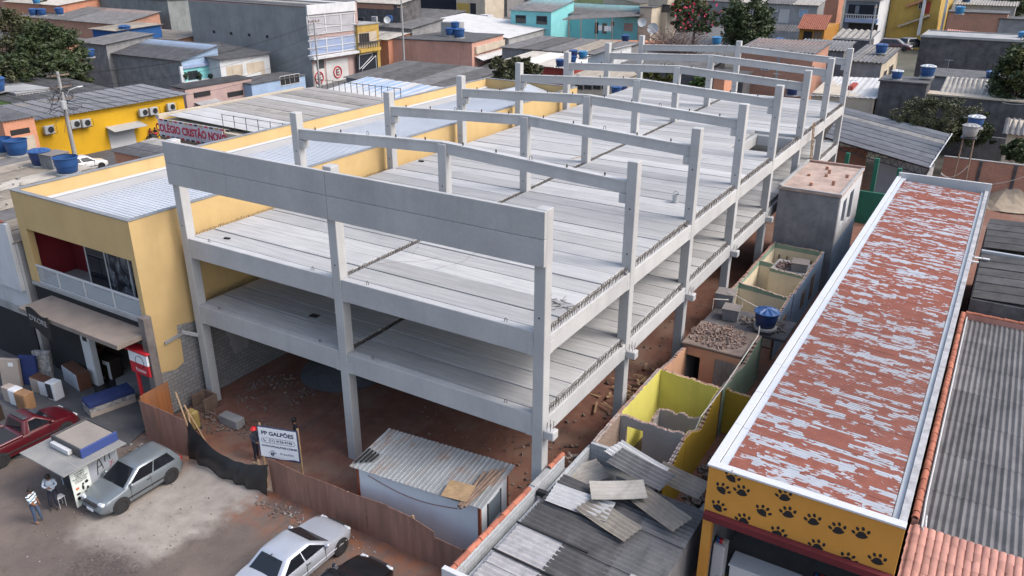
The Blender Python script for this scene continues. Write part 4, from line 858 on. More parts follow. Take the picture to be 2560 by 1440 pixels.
# ---------------------------------------------------------------- pet shop with the flaking red roof
M['ochre'] = pm('orange_yellow_paint', (.52, .24, .045), (.46, .215, .04), sc=.6, famt=.06, streak=.2, sc_c=(.26, .13, .03))
def flake_mat():
    t = NT('flaking_red_roof_paint'); a = t.noise(1, 5, t.map((2.3, 8.5, 1)), .5, .4); b = t.noise(1, 4, t.map((2.6, 30, 1))); c = t.noise(.25, 3); f = t.noise(30, 3)
    k = t.math('ADD', t.math('ADD', a, t.math('MULTIPLY', t.math('SUBTRACT', b, .5), .34)), t.math('MULTIPLY', t.math('SUBTRACT', c, .5), .16))
    bk = t.n('ShaderNodeTexBrick'); ds = t.n('ShaderNodeTexNoise'); t.put(ds.inputs['Vector'], t.co); ds.inputs['Scale'].default_value = 2.2; ds.inputs['Detail'].default_value = 4
    dv = t.n('ShaderNodeVectorMath', operation='SCALE'); sv = t.n('ShaderNodeVectorMath', operation='SUBTRACT'); t.put(sv.inputs[0], ds.outputs['Color']); sv.inputs[1].default_value = (.5, .5, .5); t.put(dv.inputs[0], sv.outputs[0]); dv.inputs['Scale'].default_value = .4
    av = t.n('ShaderNodeVectorMath', operation='ADD'); t.put(av.inputs[0], t.co); t.put(av.inputs[1], dv.outputs[0]); t.put(bk.inputs['Vector'], av.outputs[0]); bk.inputs['Scale'].default_value = 1; bk.inputs['Brick Width'].default_value = .95; bk.inputs['Row Height'].default_value = .251; bk.inputs['Mortar Size'].default_value = 0; bk.inputs['Color1'].default_value = (0, 0, 0, 1); bk.inputs['Color2'].default_value = (1, 1, 1, 1)
    k = t.math('ADD', t.math('MULTIPLY', k, 1.15), t.math('MULTIPLY', bk.outputs['Color'], .42)); k = t.ramp(k, .69, .715); red = t.mix(t.ramp(t.noise(2.2, 5), .3, .7), (.265, .088, .058), (.20, .062, .044)); red = t.mix(t.math('MULTIPLY', t.ramp(t.noise(1, 4, t.map((6, 40, 1))), .6, .75), .5), red, (.33, .2, .13))
    grey = t.mix(t.ramp(t.noise(1.3, 4), .3, .7), (.40, .43, .47), (.33, .35, .385))
    sp = t.n('ShaderNodeSeparateXYZ'); t.put(sp.inputs[0], t.co); q = t.math('FRACT', t.math('DIVIDE', t.math('SUBTRACT', sp.outputs[1], .22), .1255)); q = t.math('ABSOLUTE', t.math('SUBTRACT', q, .5)); v = t.ramp(q, .12, .03)  # dark lines along the rib valleys: groove shade put into the colour
    return t.done(t.mix(t.math('MULTIPLY', v, .7), t.mix(k, grey, red), (.07, .045, .04)), t.mix(k, (.45,)*3, (.85,)*3), f, .15, .004)
M['flake'] = flake_mat()
PX0, PX1, PY0, PY1, PZ = 24.55, 30.2, -.08, 40.1, 5.5
shop = thing('pet_shop', 'long shop with orange paw-print facade and flaking red corrugated roof', 'building', ((PX0+PX1)/2, PY0, 0))
wallbox('facade', M['ochre'], shop, PX0, PX1, PY0, PY0+.2, 3.79, PZ-.06); wallbox('pier', M['ochre'], shop, PX0, PX0+.3, PY0+.003, PY0+.28, -.1, 3.788)
wallbox('pier', M['ochre'], shop, PX1-.3, PX1, PY0+.003, PY0+.28, -.1, 3.788)
wallbox('side_wall', M['rough'], shop, PX0+.02, PX0+.2, PY0+.285, PY1, -.1, PZ-.1); wallbox('side_wall', M['cement'], shop, PX1-.2, PX1-.02, PY0+.285, PY1, -.1, PZ-.3)
wallbox('rear_wall', M['white'], shop, PX0+.02, PX1+.1, PY1, PY1+.18, 0, PZ+.25)
wallbox('front_coping', M['metalwhite'], shop, PX0-.05, PX1+.01, PY0-.04, PY0+.26, PZ-.055, PZ+.02)
wallbox('awning_beam', pm('dark_red_beam', (.12, .018, .022), (.09, .014, .018)), shop, PX0+.05, PX1, PY0-.22, PY0-.005, 3.55, 3.80)
L_ = 2.5; yy = PY0+.27
while yy < PY1: wallbox('side_flashing', M['metalwhite'], shop, PX0-.06, PX0+.22, yy+.005, min(yy+L_, PY1)-.005, PZ-.075, PZ-.01+.006*(int(yy) % 2), .008); wallbox('gutter', M['alu'], shop, PX0+.225, PX0+.55, yy+.005, min(yy+L_, PY1)-.005, PZ-.14, PZ-.09, .008); yy += L_
pit = .1255; nr = 8
m = MB(); m.corr((25.04, 0, 5.43), (4.74, 0, -.2), (0, pit*nr, 0), pit, .022, 5); me = m.mesh('roof_sheet', M['flake'], smooth=True)
yy = PY0+.3; i = 0
while yy < PY1-.9: piece('roof_sheet', me, shop, (0, yy, (i % 2)*.006)); yy += pit*nr-.004; i += 1
wallbox('roof_gutter', M['galv'], shop, 29.79, 29.975, PY0+.3, PY1, 5.12, 5.17)
wallbox('edge_strip', pm('peeling_white_strip', (.36, .36, .37), (.22, .22, .23), sc=2.2, fine=9, famt=.2), shop, 29.98, 30.2, PY0+.3, PY1, 5.205, 5.3)
# paw prints painted on the facade
pad = MB(); pad.prism([(.19*math.cos(a)*(1.15 if math.sin(a) < 0 else .8), 0, .15*math.sin(a)-.08) for a in [i*.3491 for i in range(18)]], (0, -.004, 0)); padm = pad.mesh('paw_print', M['dark'])
toe = MB(); toe.prism([(.055*math.cos(a), 0, .085*math.sin(a)) for a in [i*.5236 for i in range(12)]], (0, -.004, 0)); toem = toe.mesh('toe', M['dark'])
for i, (cx, cy, rot) in enumerate(((390, 690, -.3), (320, 780, -.45), (460, 795, .2), (290, 910, -.35), (470, 1005, .35), (620, 945, -.35), (775, 830, .4), (805, 955, .25), (990, 1010, .35), (735, 1105, -.3), (1175, 1075, .35), (1020, 1200, .3), (1255, 1300, -.35), (1350, 1110, .3), (1470, 1305, .15))):
    p = at(1700+cx/2.977, 960+cy/2.977, y=PY0); q = piece('paw_print', padm, shop, (p.x, PY0-.003, p.z), (0, -rot, 0), (.82, 1, .82)); ORG[q.name] = V3(0, 0, 0)
    for k, (tx, tz_, tr) in enumerate(((-.26, .03, .5), (-.1, .17, .15), (.09, .18, -.15), (.25, .05, -.5))):
        o = bpy.data.objects.new('toe', toem); COL.objects.link(o); o.parent = q; o.location = (tx, 0, tz_); o.rotation_euler = (0, tr*-1, 0)
# shop interior
wallbox('floor', M['cement'], shop, PX0+.2, PX1-.2, PY0+.3, PY0+8, 0, .06); wallbox('back_wall', M['white'], shop, PX0+.21, PX1-.21, PY0+6, PY0+6.15, .06, 3.75); wallbox('ceiling', M['cement'], shop, PX0+.21, PX1-.21, PY0+.29, PY0+8, 3.9, 4.0)
ct = thing('shop_counter', 'white counter inside the open pet shop front', 'counter', (26.4, 1.4, .06)); wallbox('top', M['lacq'], ct, 25.3, 27.6, 1.0, 1.8, 1.0, 1.06); wallbox('front_panel', M['lacq'], ct, 25.35, 27.55, 1.05, 1.12, .06, .998); wallbox('side_panel', M['lacq'], ct, 27.45, 27.55, 1.122, 1.75, .06, .998)
for i, (x, y, z, sx_, sz_, mt, lab) in enumerate(((25.0, .9, .06, .4, 1.9, M['white'], 'white display shelf at the left inside the shop'), (25.15, .75, .06, .35, .5, flat('yellow_sack', (.45, .33, .02)), 'yellow pet food sack at the shop entrance'), (28.2, 1.6, .06, .6, 1.3, M['darkmetal'], 'dark display rack in the shop centre'), (29.2, 1.2, .06, .6, 1.5, M['darkmetal'], 'dark display rack at the right of the shop'), (26.9, .6, .06, .4, .5, M['tankdark'], 'dark blue bin in front of the shop counter'))):
    t = thing('display_unit' if i != 1 else 'sack', lab, 'shelf' if i in (0, 2, 3) else 'sack' if i == 1 else 'bin', (x, y, z)); wallbox('body', mt, t, x-sx_/2, x+sx_/2, y-.25, y+.25, z, z+sz_, .03)
    for k in range(3): wallbox('item', (M['tank'], M['red'], M['cream'])[k], t, x-sx_*.35+k*sx_*.25, x-sx_*.35+k*sx_*.25+.1, y-.12, y+.02, z+sz_, z+sz_+.16, .01)
# ---------------------------------------------------------------- right-hand roofs
rh = thing('right_house', 'house with dark grey corrugated roof edged by terracotta ridge tiles', 'house', (33, 3, 0))
wallbox('wall', M['rough'], rh, 30.52, 38, 3.3, 21.5, -.1, 3.2)
nrow = 7; ry0, ry1 = 2.9, 21.4; dl = (ry1-ry0)/nrow
m = MB(); m.corr((0, 0, 0), (0, dl+.16, -.014), (1.06, 0, 0), .212, .036, 6, thick=.008); me = m.mesh('roof_sheet', M['fibre'], smooth=True)
for r in range(nrow):
    for c_ in range(6): piece('roof_sheet', me, rh, (30.62+1.06*c_, ry0+dl*r, 3.36+.006*(c_ % 2)), (0, 0, 0))
def ridge_tile_mesh(r=.1, l=.36):
    m = MB(); n = 8; A = []; B = []
    for k in range(n+1):
        a = math.pi*k/n; A.append(V3(r*math.cos(a), 0, r*math.sin(a))); B.append(V3(r*.84*math.cos(a), l, r*.84*math.sin(a)))
    C_ = [p*1 for p in A]; fs = []
    ins = [V3(p.x*.86, p.y, p.z*.86) for p in A]+[V3(p.x*.84, p.y, p.z*.84) for p in B]; vs = A+B+ins; w = n+1
    for k in range(n): fs += [(k, w+k, w+k+1, k+1), (2*w+k, 2*w+k+1, 3*w+k+1, 3*w+k), (k, k+1, 2*w+k+1, 2*w+k), (w+k+1, w+k, 3*w+k, 3*w+k+1)]
    return m.add(vs, fs).mesh('ridge_tile', M['tile'], smooth=True)
RT_ = ridge_tile_mesh()
def tile_line(par, a, b, step=.33, rz=None, sc=1.):
    a, b = Vector(a), Vector(b); n = int((b-a).length/step); d = (b-a).normalized(); ang = math.atan2(-d.x, d.y); g_ = random.Random(n)
    for i in range(n): p = a+d*step*i; piece('ridge_tile', RT_, par, p+V3(0, 0, .01*(i % 2)), (g_.uniform(-.03, .05), g_.uniform(-.06, .06), ang+g_.uniform(-.04, .04)), (sc, sc, sc))
wallbox('parapet', M['tilepink'], rh, 30.3, 30.5, 3.2, 21.8, -.1, 3.6); wallbox('parapet', M['tilepink'], rh, 30.5, 38, 21.5, 21.7, 0, 3.62)
tile_line(rh, (30.38, 3.2, 3.62), (30.38, 21.6, 3.62), sc=1.15); tile_line(rh, (30.5, 21.6, 3.64), (37, 21.6, 3.64))
m = MB(); m.path([(30.58, 21+(-17.5)*k/20, 3.66+.03*math.sin(k*2.2)) for k in range(20)]+[(30.62, 3.0, 3.55), (30.75, 2.8, 3.4), (30.68, 3.6, 3.6)], .03, 5); m.build('white_cable', M['metalwhite'], label='white cable running along the terracotta tiles of the right house', cat='cable')
# faded pink tile roof in the lower right corner
pt_ = thing('tiled_porch_roof', 'faded pink barrel-tile roof at the lower right corner', 'roof', (33, 1, 0)); wallbox('beam', M['oldwood'], pt_, 30.3, 38, -1.0, -.85, 2.6, 2.8); wallbox('post', M['oldwood'], pt_, 30.35, 30.5, -1.0, -.85, 0, 2.6)
m = MB(); n = 8; vs = []
for (y, z, s) in ((0, 0, 1), (.42, .075, .9)):
    for k in range(n+1): a = math.pi*k/n; vs.append(V3(.115*s*math.cos(a)-.0, y, .07*s*math.sin(a)+z))
    for k in range(5): a = math.pi*k/4; vs.append(V3(-.115*s-.115*s*.95*(k/4)*1.0+.0, y, -.035*math.sin(a)+z))
w = n+6; fs = [(k, w+k, w+k+1, k+1) for k in range(w-1)]
m.add(vs, fs); tm = m.mesh('roof_tile', M['tilepink'], smooth=True); g_ = random.Random(4)
for r in range(11):
    for c_ in range(24): piece('roof_tile', tm, pt_, (30.5+.215*c_+g_.uniform(-.006, .006), -1.05+.37*r, 2.78+.062*r+g_.uniform(-.006, .006)), (0, g_.uniform(-.02, .02), g_.uniform(-.02, .02)))
# blackened roofs behind the right house
bh = thing('dark_roofed_house', 'house with blackened patched corrugated roofs beside the flaking red roof', 'house', (33, 22, 0)); wallbox('wall', M['roughdark'], bh, 30.55, 38, 21.9, 36, -.1, 4.3)
for i, (y0, z) in enumerate(((22.0, 4.35), (23.1, 4.38), (24.2, 4.42), (25.3, 4.45), (26.4, 4.5), (27.5, 4.53), (29.2, 4.75), (30.3, 4.78), (31.4, 4.8), (32.5, 4.85), (33.6, 4.9))):
    for c_ in range(3): m = MB(); m.corr((30.6+2.3*c_, y0, z+.02*c_), (2.36, 0, .1), (0, 1.16, .02), .177, .024, 5); m.build('roof_sheet', M['fibredark'], bh, smooth=True)
wallbox('ledge', M['galv'], bh, 30.55, 32.8, 28.72, 28.92, 4.55, 4.72)
for i, (px_, py_) in enumerate(((2425, 640), (2445, 645), (2465, 648), (2437, 655))): p = at(px_, py_, z=4.66); m = MB(); m.cbox(p.x-.18, p.x+.18, p.y-.1, p.y+.1, 4.65, 4.70, .01); m.build('broken_sheet_piece', M['metalwhite'], label=('first', 'second', 'third', 'lowest')[i]+' white broken piece lying on the blackened roof', cat='debris', group='white debris on the blackened roof')
# ---------------------------------------------------------------- foreground house with loose roof sheets
fh = thing('foreground_house', 'half-dismantled house with patched grey corrugated sheets in the foreground', 'house', (21.5, -2, 0))
M['paleblock'] = brick_mat('painted_concrete_block', (.36, .38, .40), (.31, .33, .35), (.25, .26, .28), .39, .19, stain=.2)
wallbox('wall', M['paleblock'], fh, 19.0, 19.15, -6.0, 2.9, -.1, 2.55); wallbox('wall', M['paleblock'], fh, 19.152, 22.0, 2.75, 2.9, -.1, 2.75); wallbox('wall', M['rough'], fh, 23.95, 24.1, -6, 2.0, -.1, 2.4)
wallbox('front_parapet', M['white'], fh, 18.6, 24.2, -6.2, -6.02, 2.5, 3.25); wallbox('front_wall', flat('blue_front_wall', (.02, .04, .22)), fh, 18.6, 24.2, -6.22, -6.05, -.1, 2.498)
wallbox('gutter', M['galv'], fh, 19.16, 19.5, -5.95, .2, 2.5, 2.56)
bw = thing('tile_capped_wall', 'boundary wall capped with terracotta tiles next to the white site office', 'wall', (18.75, -2, 0)); wallbox('blocks', M['paleblock'], bw, 18.6, 18.85, -6.0, 1.2, -.1, 2.95)
tile_line(bw, (18.72, -6.0, 2.97), (18.72, -1.1, 2.97), .34, sc=1.1); tile_line(bw, (18.72, .2, 2.97), (18.72, 1.3, 2.97), .34, sc=1.1)
wallbox('mortar_patch', M['cement'], bw, 18.63, 18.84, -1.0, .15, 2.952, 3.0)
g_ = random.Random(9)
# main field of sheets: rows running away, ridges across
for r in range(7):
    for c_ in range(3):
        y0 = -5.9+1.02*r; x0 = 19.3+1.62*c_; mat_ = M['fibredark'] if (r > 2 or c_ > 0) else pm('bleached_sheet%d%d' % (r, c_), (.36, .35, .36), (.25, .245, .25), sc=3)
        if r == 6 and c_ == 0: continue
        z = 2.62+.10*c_*-1+.03*r*.3+.2; m = MB(); m.corr((x0, y0, z+.012*(r % 2)), (1.72, g_.uniform(-.03, .03), -.11), (0, 1.06, .01), .212, .034, 6, thick=.008); m.build('roof_sheet', mat_ if c_ < 2 else M['fibre'], fh, smooth=True)
for r in (1, 2, 3): m = MB(); m.para((19.2, -5.95+1.5*r-1.4, 2.86), (2.6, .05, -.14), (0, .06, 0), (0, 0, .05)); m.build('batten', M['dark'], fh)
# loose sheets thrown on top, each a thing
def loose(px_, py_, z, l, w_, ang, mat_, label, tilt=(0, 0)):
    p = at(px_, py_, z=z); d = V3(math.cos(ang), math.sin(ang), tilt[0]); e = V3(-math.sin(ang), math.cos(ang), tilt[1]); m = MB()
    m.corr(p-d*l/2-e*w_/2, d*l, e*w_, .2, .032, 6, thick=.008, nu=4, sag=.03); return m.build('loose_roof_sheet', mat_, smooth=True, label=label, cat='roof sheet', group='loose corrugated sheets')
loose(1590, 1150, 3.08, 2.3, 1.0, -.32, pm('new_white_sheet', (.47, .475, .48), (.4, .405, .41), famt=.06), 'bright white corrugated sheet under the dark one at the roof top', (-.02, .05))
loose(1600, 1172, 3.2, 2.3, 1.0, -.2, M['fibre'], 'dark grey loose corrugated sheet at the top of the heap', (-.04, .1))
loose(1545, 1225, 3.15, 1.9, 1.0, .55, M['fibrelight'], 'tan corrugated sheet lying diagonally in front of the dark one', (.03, .02))
loose(1450, 1255, 2.95, 2.2, 1.0, .1, pm('pale_worn_sheet', (.40, .405, .41), (.3, .3, .31), sc=2), 'pale grey corrugated sheet at the left of the heap', (-.05, .06))
loose(1640, 1265, 2.98, 2.3, 1.0, -.35, M['fibrewarm'], 'brownish corrugated sheet below the tan diagonal one', (-.05, .03))
loose(1520, 1295, 2.9, 2.1, 1.0, -.25, M['fibrewarm'], 'brownish corrugated sheet lowest in the heap', (-.05, .0))
loose(1700, 1200, 2.85, 1.9, 1.0, -.12, M['fibrewarm'], 'brownish corrugated sheet at the right edge of the heap', (-.05, .1))
loose(1440, 1190, 2.2, 2.4, 1.2, .95, M['fibrelight'], 'tan corrugated sheet lying inside the opened room behind the wall', (.02, .02))
m = MB(); p = at(1360, 1220, z=2.95); m.cbox(p.x-.25, p.x+.15, p.y-.12, p.y+.08, 2.6, 2.82, .02); m.build('hollow_block', M['dark'], label='black hollow block at the corner of the opened room', cat='block')
rb = MB()
def rubble(m, c, rx, ry, n, s0, s1, rng, zf=.12):
    for i in range(n):
        a, r = rng.uniform(0, 6.283), math.sqrt(rng.random()); x, y = c[0]+rx*r*math.cos(a), c[1]+ry*r*math.sin(a); s = rng.uniform(s0, s1); q = Matrix.Rotation(rng.uniform(0, 6.28), 3, Vector((rng.random(), rng.random(), rng.random()+.1)).normalized())
        z = c[2]+(1-r)*zf*rng.random()*2; d = Vector((s, s*rng.uniform(.4, .9), s*rng.uniform(.2, .6)))
        vs = [q @ Vector((d.x*i_, d.y*j_, d.z*k_))+V3(x, y, z) for i_ in (-.5, .5) for j_ in (-.5, .5) for k_ in (-.5, .5)]; m.add(vs, [(0, 1, 3, 2), (4, 6, 7, 5), (0, 4, 5, 1), (2, 3, 7, 6), (0, 2, 6, 4), (1, 5, 7, 3)])
wallbox('room_floor', M['cement'], fh, 19.2, 22, .3, 2.7, 1.9, 2.0)
rubble(rb, at(1410, 1210, z=2.02), .8, .5, 120, .04, .16, g_, .15); rubble(rb, at(1440, 1150, z=2.02), .5, .4, 40, .04, .14, g_)
rb.build('rubble_heap', pm('broken_plaster_rubble', (.24, .20, .175), (.16, .13, .115), sc=4), label='broken plaster rubble on the floor of the opened foreground room', cat='rubble', kind='stuff')
m = MB(); m.cbox(23.55, 23.8, -3.75, -3.5, 0, 3.35, .02); m.build('concrete_post', M['cement'], label='rough concrete post with a wire at the front edge of the patched roof', cat='post')
# ---------------------------------------------------------------- water tanks
def tank_parts(mat, lid):
    m = MB(); m.lathe([(0, 0), (.36, 0), (.40, .04), (.44, .30), (.46, .31), (.485, .62), (.52, .64), (.52, .67), (.49, .68)], 28); body = m.mesh('drum', mat, smooth=True)
    m = MB(); n = 36; vs = [V3(0, 0, .80)]; rings = []
    for (r, z, a) in ((.20, .775, .02), (.42, .71, .03), (.535, .68, 0), (.535, .645, 0)):
        rings.append(len(vs))
        for k in range(n): vs.append(V3(r*math.cos(2*math.pi*k/n), r*math.sin(2*math.pi*k/n), z+a*(1 if k % 4 in (0, 1) else -.6)))
    fs = [(0, rings[0]+k, rings[0]+(k+1) % n) for k in range(n)]
    for i in range(3): fs += [(rings[i]+k, rings[i+1]+k, rings[i+1]+(k+1) % n, rings[i]+(k+1) % n) for k in range(n)]
    m.add(vs, fs); return body, m.mesh('lid', lid)
TK = {k: tank_parts(M[a], M[b]) for k, a, b in (('b', 'tank', 'tank'), ('l', 'tankl', 'tankl'), ('d', 'tankdark', 'tank'), ('w', 'cement', 'cement'), ('p', 'tank', 'galv'))}
def tank(p, dia, label, kind='b', lid=True, stand=True, group='rooftop water tanks'):
    p = Vector(p); s = dia/1.04; t = thing('water_tank', label, 'water tank', p, rnd.uniform(0, 6), group)
    o = bpy.data.objects.new('drum', TK[kind][0]); COL.objects.link(o); o.parent = t; o.scale = (s, s, s)
    if lid: o = bpy.data.objects.new('lid', TK[kind][1]); COL.objects.link(o); o.parent = t; o.scale = (s, s, s)
    if stand: m = MB(); m.lathe([(.5*s, -.12), (.5*s, -.005), (0, -.005)], 12); m.build('plinth', M['cement'], t, local=True)
    if not lid: m = MB(); m.lathe([(0, .5*s), (.46*s, .5*s)], 20); m.build('water', flat('tank_water%d' % len(bpy.data.materials), (.02, .05, .09), .08), t, local=True)
    return t
# ---------------------------------------------------------------- demolished row of rooms
M['limey'] = pm('lime_yellow_paint', (.62, .57, .14), (.55, .50, .115), sc=.7, famt=.08, streak=.3, sc_c=(.25, .22, .08))
M['yout'] = pm('warm_yellow_paint', (.48, .31, .035), (.40, .26, .03), sc=.7, famt=.08, streak=.4, sc_c=(.2, .15, .06))
M['greyin'] = pm('grey_inner_plaster', (.34, .32, .31), (.28, .265, .26), sc=.7, famt=.1, streak=.3, sc_c=(.2, .19, .18))
M['peach'] = pm('peach_paint', (.52, .30, .19), (.44, .25, .16), sc=.8, famt=.08, streak=.4, sc_c=(.25, .18, .14))
M['creamp'] = pm('cream_paint', (.68, .59, .43), (.60, .52, .38), sc=.7, famt=.06, streak=.3, sc_c=(.3, .25, .18))
M['greenband'] = pm('pale_green_paint', (.24, .32, .24), (.19, .26, .20), sc=.9, famt=.12, streak=.5, sc_c=(.13, .15, .12))
M['bluew'] = pm('pale_blue_paint', (.24, .34, .47), (.19, .27, .38), sc=.7, famt=.1, streak=.5, sc_c=(.15, .16, .19))
M['brokenb'] = pm('broken_brick_edge', (.30, .20, .17), (.22, .14, .12), sc=5, fine=22, famt=.25)
M['rubmat'] = pm('mixed_rubble', (.17, .145, .13), (.09, .075, .068), sc=6, fine=18, famt=.3)
gr_ = random.Random(31); STEP = [random.Random(5+q).uniform(-.045, .035) for q in range(23)]
def jag(h0, h1, n, amp):
    return [h0+(h1-h0)*i/n+(gr_.uniform(-amp, amp) if 0 < i < n else 0) for i in range(n+1)]
def bwall(par, a, b, th, hs_, mi, mo=None, z0=0, hole=None, band=None):
    """broken wall from a to b; inner skin on the left of a->b, outer on the right; hs_ top heights"""
    a, b = V3(*a, 0), V3(*b, 0); d = b-a; n = V3(-d.y, d.x, 0).normalized(); mo = mo or mi; k = len(hs_)-1
    def skin(off, t, mat, za=None, zb=None, nm='wall'):
        hh = [min(h, zb) if zb else h for h in hs_]; zl = z0 if za is None else za
        if k < 4: P = [a+d*(i/k)+n*off+V3(0, 0, h) for i, h in enumerate(hh)]
        else:                     # broken course by course: stepped, chipped edge
            P = []
            for i in range(k):
                h0, h1 = hh[i], hh[i+1]; e_ = (.18, .5, .82)
                for j, u_ in enumerate((0, .33, .34, .66, .67, .995)): P.append(a+d*((i+u_)/k)+n*off+V3(0, 0, h0+(h1-h0)*e_[j//2]+STEP[(i*7+j*3+k) % 23]*(0 if zb else 1)))
        if hole:
            u0, u1, zt, zbt = hole; q = lambda u, z: a+d*u+n*off+V3(0, 0, z)
            P = P+[q(1, zl), q(u1, zl), q(u1, zt), q(u0, zt), q(u0, zl), q(0, zl)] if zbt <= zl else P+[q(1, zl), q(0, zl)]
        else: P = P+[a+d+n*off+V3(0, 0, zl), a+n*off+V3(0, 0, zl)]
        m = MB(); m.prism(P, n*t); return m.build(nm, mat, par)
    core = M['brokenb']; skin(-th/2+.02, th-.04, core, nm='wall_core')
    if band: skin(th/2-.02, .02, mi, None, band[0], 'plaster'); skin(th/2-.02, .018, band[1], band[0], None, 'plaster_band')
    else: skin(th/2-.02, .02, mi, nm='plaster')
    skin(-th/2, .02, mo, nm='plaster')
bm_ = MB(); 
bm_.box(0, .19, 0, .03, 0, .1); bm_.box(0, .19, .11, .14, 0, .1); bm_.box(0, .03, .03, .11, 0, .1); bm_.box(.08, .11, .03, .11, 0, .1); bm_.box(.16, .19, .03, .11, 0, .1); bm_.box(.03, .16, .03, .11, 0, .02)
BLK = bm_.mesh('hollow_block', pm('pale_hollow_block', (.42, .36, .33), (.32, .27, .25), sc=6, per=.15))
def blockrow(par, a, b, z0, z1, step=.2):
    a, b = V3(*a, z0), V3(*b, z1); n = int((b-a).length/step); d = (b-a).normalized(); ang = math.atan2(d.y, d.x)
    for i in range(n):
        if gr_.random() < .08: continue
        piece('hollow_block', BLK, par, a+d*step*i+V3(-math.sin(ang)*-.07, -.07*math.cos(ang), gr_.uniform(-.02, .02)), (0, 0, ang+gr_.uniform(-.05, .05)))
yr = thing('yellow_roofless_room', 'roofless half-demolished room with lime yellow inner walls', 'ruin', (20.5, 6.5, 0))
bwall(yr, (19.15, 9.85), (19.15, 5.5), .16, jag(2.72, 2.72, 8, .02), M['limey'], M['brick']); bwall(yr, (22.0, 9.8), (19.24, 9.8), .16, jag(2.55, 2.72, 8, .03), M['limey'], M['peach'])
bwall(yr, (19.15, 5.5), (19.15, 3.0), .16, jag(2.7, 2.5, 5, .04), brick_mat('beige_block', (.33, .25, .20), (.28, .2, .16), (.2, .15, .12), .3, .1), M['brick'])
bwall(yr, (21.95, 5.45), (19.24, 5.45), .14, jag(2.6, 2.62, 12, .07), M['greyin'], M['greyin'], hole=(.63, .9, 2.2, 0))
bwall(yr, (21.98, 5.4), (21.98, 9.7), .16, [2.5, 2.4, 2.1, 1.8, 2.0, 2.35, 2.5, 2.45], M['limey'], M['yout']); bwall(yr, (22.0, 3.0), (21.98, 5.38), .16, [1.9, 2.1, 2.0, 2.35, 2.5], M['greyin'], M['yout'])
bwall(yr, (21.9, 7.9), (19.95, 7.9), .13, jag(1.95, 1.85, 10, .09), M['greyin'], M['greyin']); bwall(yr, (19.95, 7.84), (19.95, 6.6), .13, jag(1.85, 1.35, 5, .09), M['greyin'], M['greyin'])
blockrow(yr, (19.15, 3.1), (19.15, 9.8), 2.55, 2.66); blockrow(yr, (21.98, 3.1), (21.98, 5.2), 2.0, 2.4, .22)
wallbox('tiled_floor', pm('brown_floor_tiles', (.13, .095, .06), (.07, .05, .03), sc=7, fine=14, famt=.4), yr, 19.25, 21.9, 5.55, 9.7, .0, .1); wallbox('tiled_floor', pm('beige_gravel_floor', (.23, .185, .13), (.16, .125, .09), sc=9, famt=.4), yr, 19.25, 21.9, 3.05, 5.4, .0, .1)
m = MB(); rubble(m, (19.9, 4.6, .12), .5, .5, 60, .05, .2, gr_); tag(m.build('floor_debris', pm('pale_splinters', (.38, .34, .28), (.3, .26, .2)), yr), kind='stuff')
m = MB(); m.para((19.75, 5.0, .15), (.45, .35, .1), (.1, -.15, .02), (0, 0, .03)); m.build('broken_door', M['white'], yr)
bwall(yr, (24.3, 10.5), (22.05, 10.45), .15, [1.75, 1.95, 2.1, 2.2, 2.15, 2.3], M['yout'], M['yout'])
m = MB(); a, b = at(1490+215, 1180, z=1.2), at(1895, 835, z=2.75); m.path([at(1706, 1172, z=.8), at(1716, 1130, z=1.3), at(1752, 1042, z=2.62), at(1815, 960, z=2.65), at(1896, 838, z=2.9), at(1899, 815, z=3.3)], .028, 6); m.build('water_pipe', M['pvc'], label='white plastic water pipe running along the broken wall tops to the big blue tank', cat='pipe')
# peach room with rubble-covered roof slab
pr = thing('peach_ruin', 'peach painted room with a rubble-strewn roof slab and dark doorway', 'ruin', (20.5, 13, 0))
bwall(pr, (21.9, 13.15), (19.1, 13.3), .15, [2.45, 2.45, 2.45], M['peach'], M['cement'], hole=(.70, .96, 1.95, 0)); bwall(pr, (19.15, 13.2), (19.15, 9.9), .15, jag(2.35, 2.6, 6, .08), M['peach'], M['cement']); bwall(pr, (22.0, 9.9), (22.0, 16.2), .16, [2.5, 2.35, 2.4, 2.1, 2.2, 2.45, 2.5], M['greenband'], M['greenband'])
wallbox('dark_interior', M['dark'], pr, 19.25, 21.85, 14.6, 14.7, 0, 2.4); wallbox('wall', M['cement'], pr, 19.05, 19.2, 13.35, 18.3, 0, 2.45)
wallbox('roof_slab', pm('dirty_brown_slab', (.20, .155, .13), (.12, .095, .08), sc=1.5, famt=.25), pr, 18.95, 21.95, 13.1, 16.0, 2.46, 2.6, .03); wallbox('roof_slab', M['roughdark'], pr, 19.0, 23.2, 16.02, 18.4, 2.4, 2.55, .03)
m = MB(); m.corr((20.7, 13.0, .0), (0, .06, 2.15), (1.0, -.03, 0), .12, .02, 6); m.build('leaning_sheet', M['fibrelight'], pr, smooth=True)
m = MB(); rubble(m, (20.3, 14.6, 2.62), 1.4, 1.35, 520, .03, .2, gr_, .06); tag(m.build('roof_rubble', pm('brick_rubble', (.20, .125, .10), (.19, .165, .15), sc=5, famt=.3), pr), kind='stuff')
m = MB(); rubble(m, (21.8, 17.2, 2.57), 1.2, .9, 160, .04, .2, gr_, .1); tag(m.build('roof_rubble', M['rubmat'], pr), kind='stuff')
tank((22.05, 16.55, 2.85), 1.22, 'big dark blue water tank with ribbed lid on the demolished house slab', 'd')
wallbox('tank_plinth', M['roughdark'], pr, 21.6, 22.5, 16.1, 17.0, 2.55, 2.73)
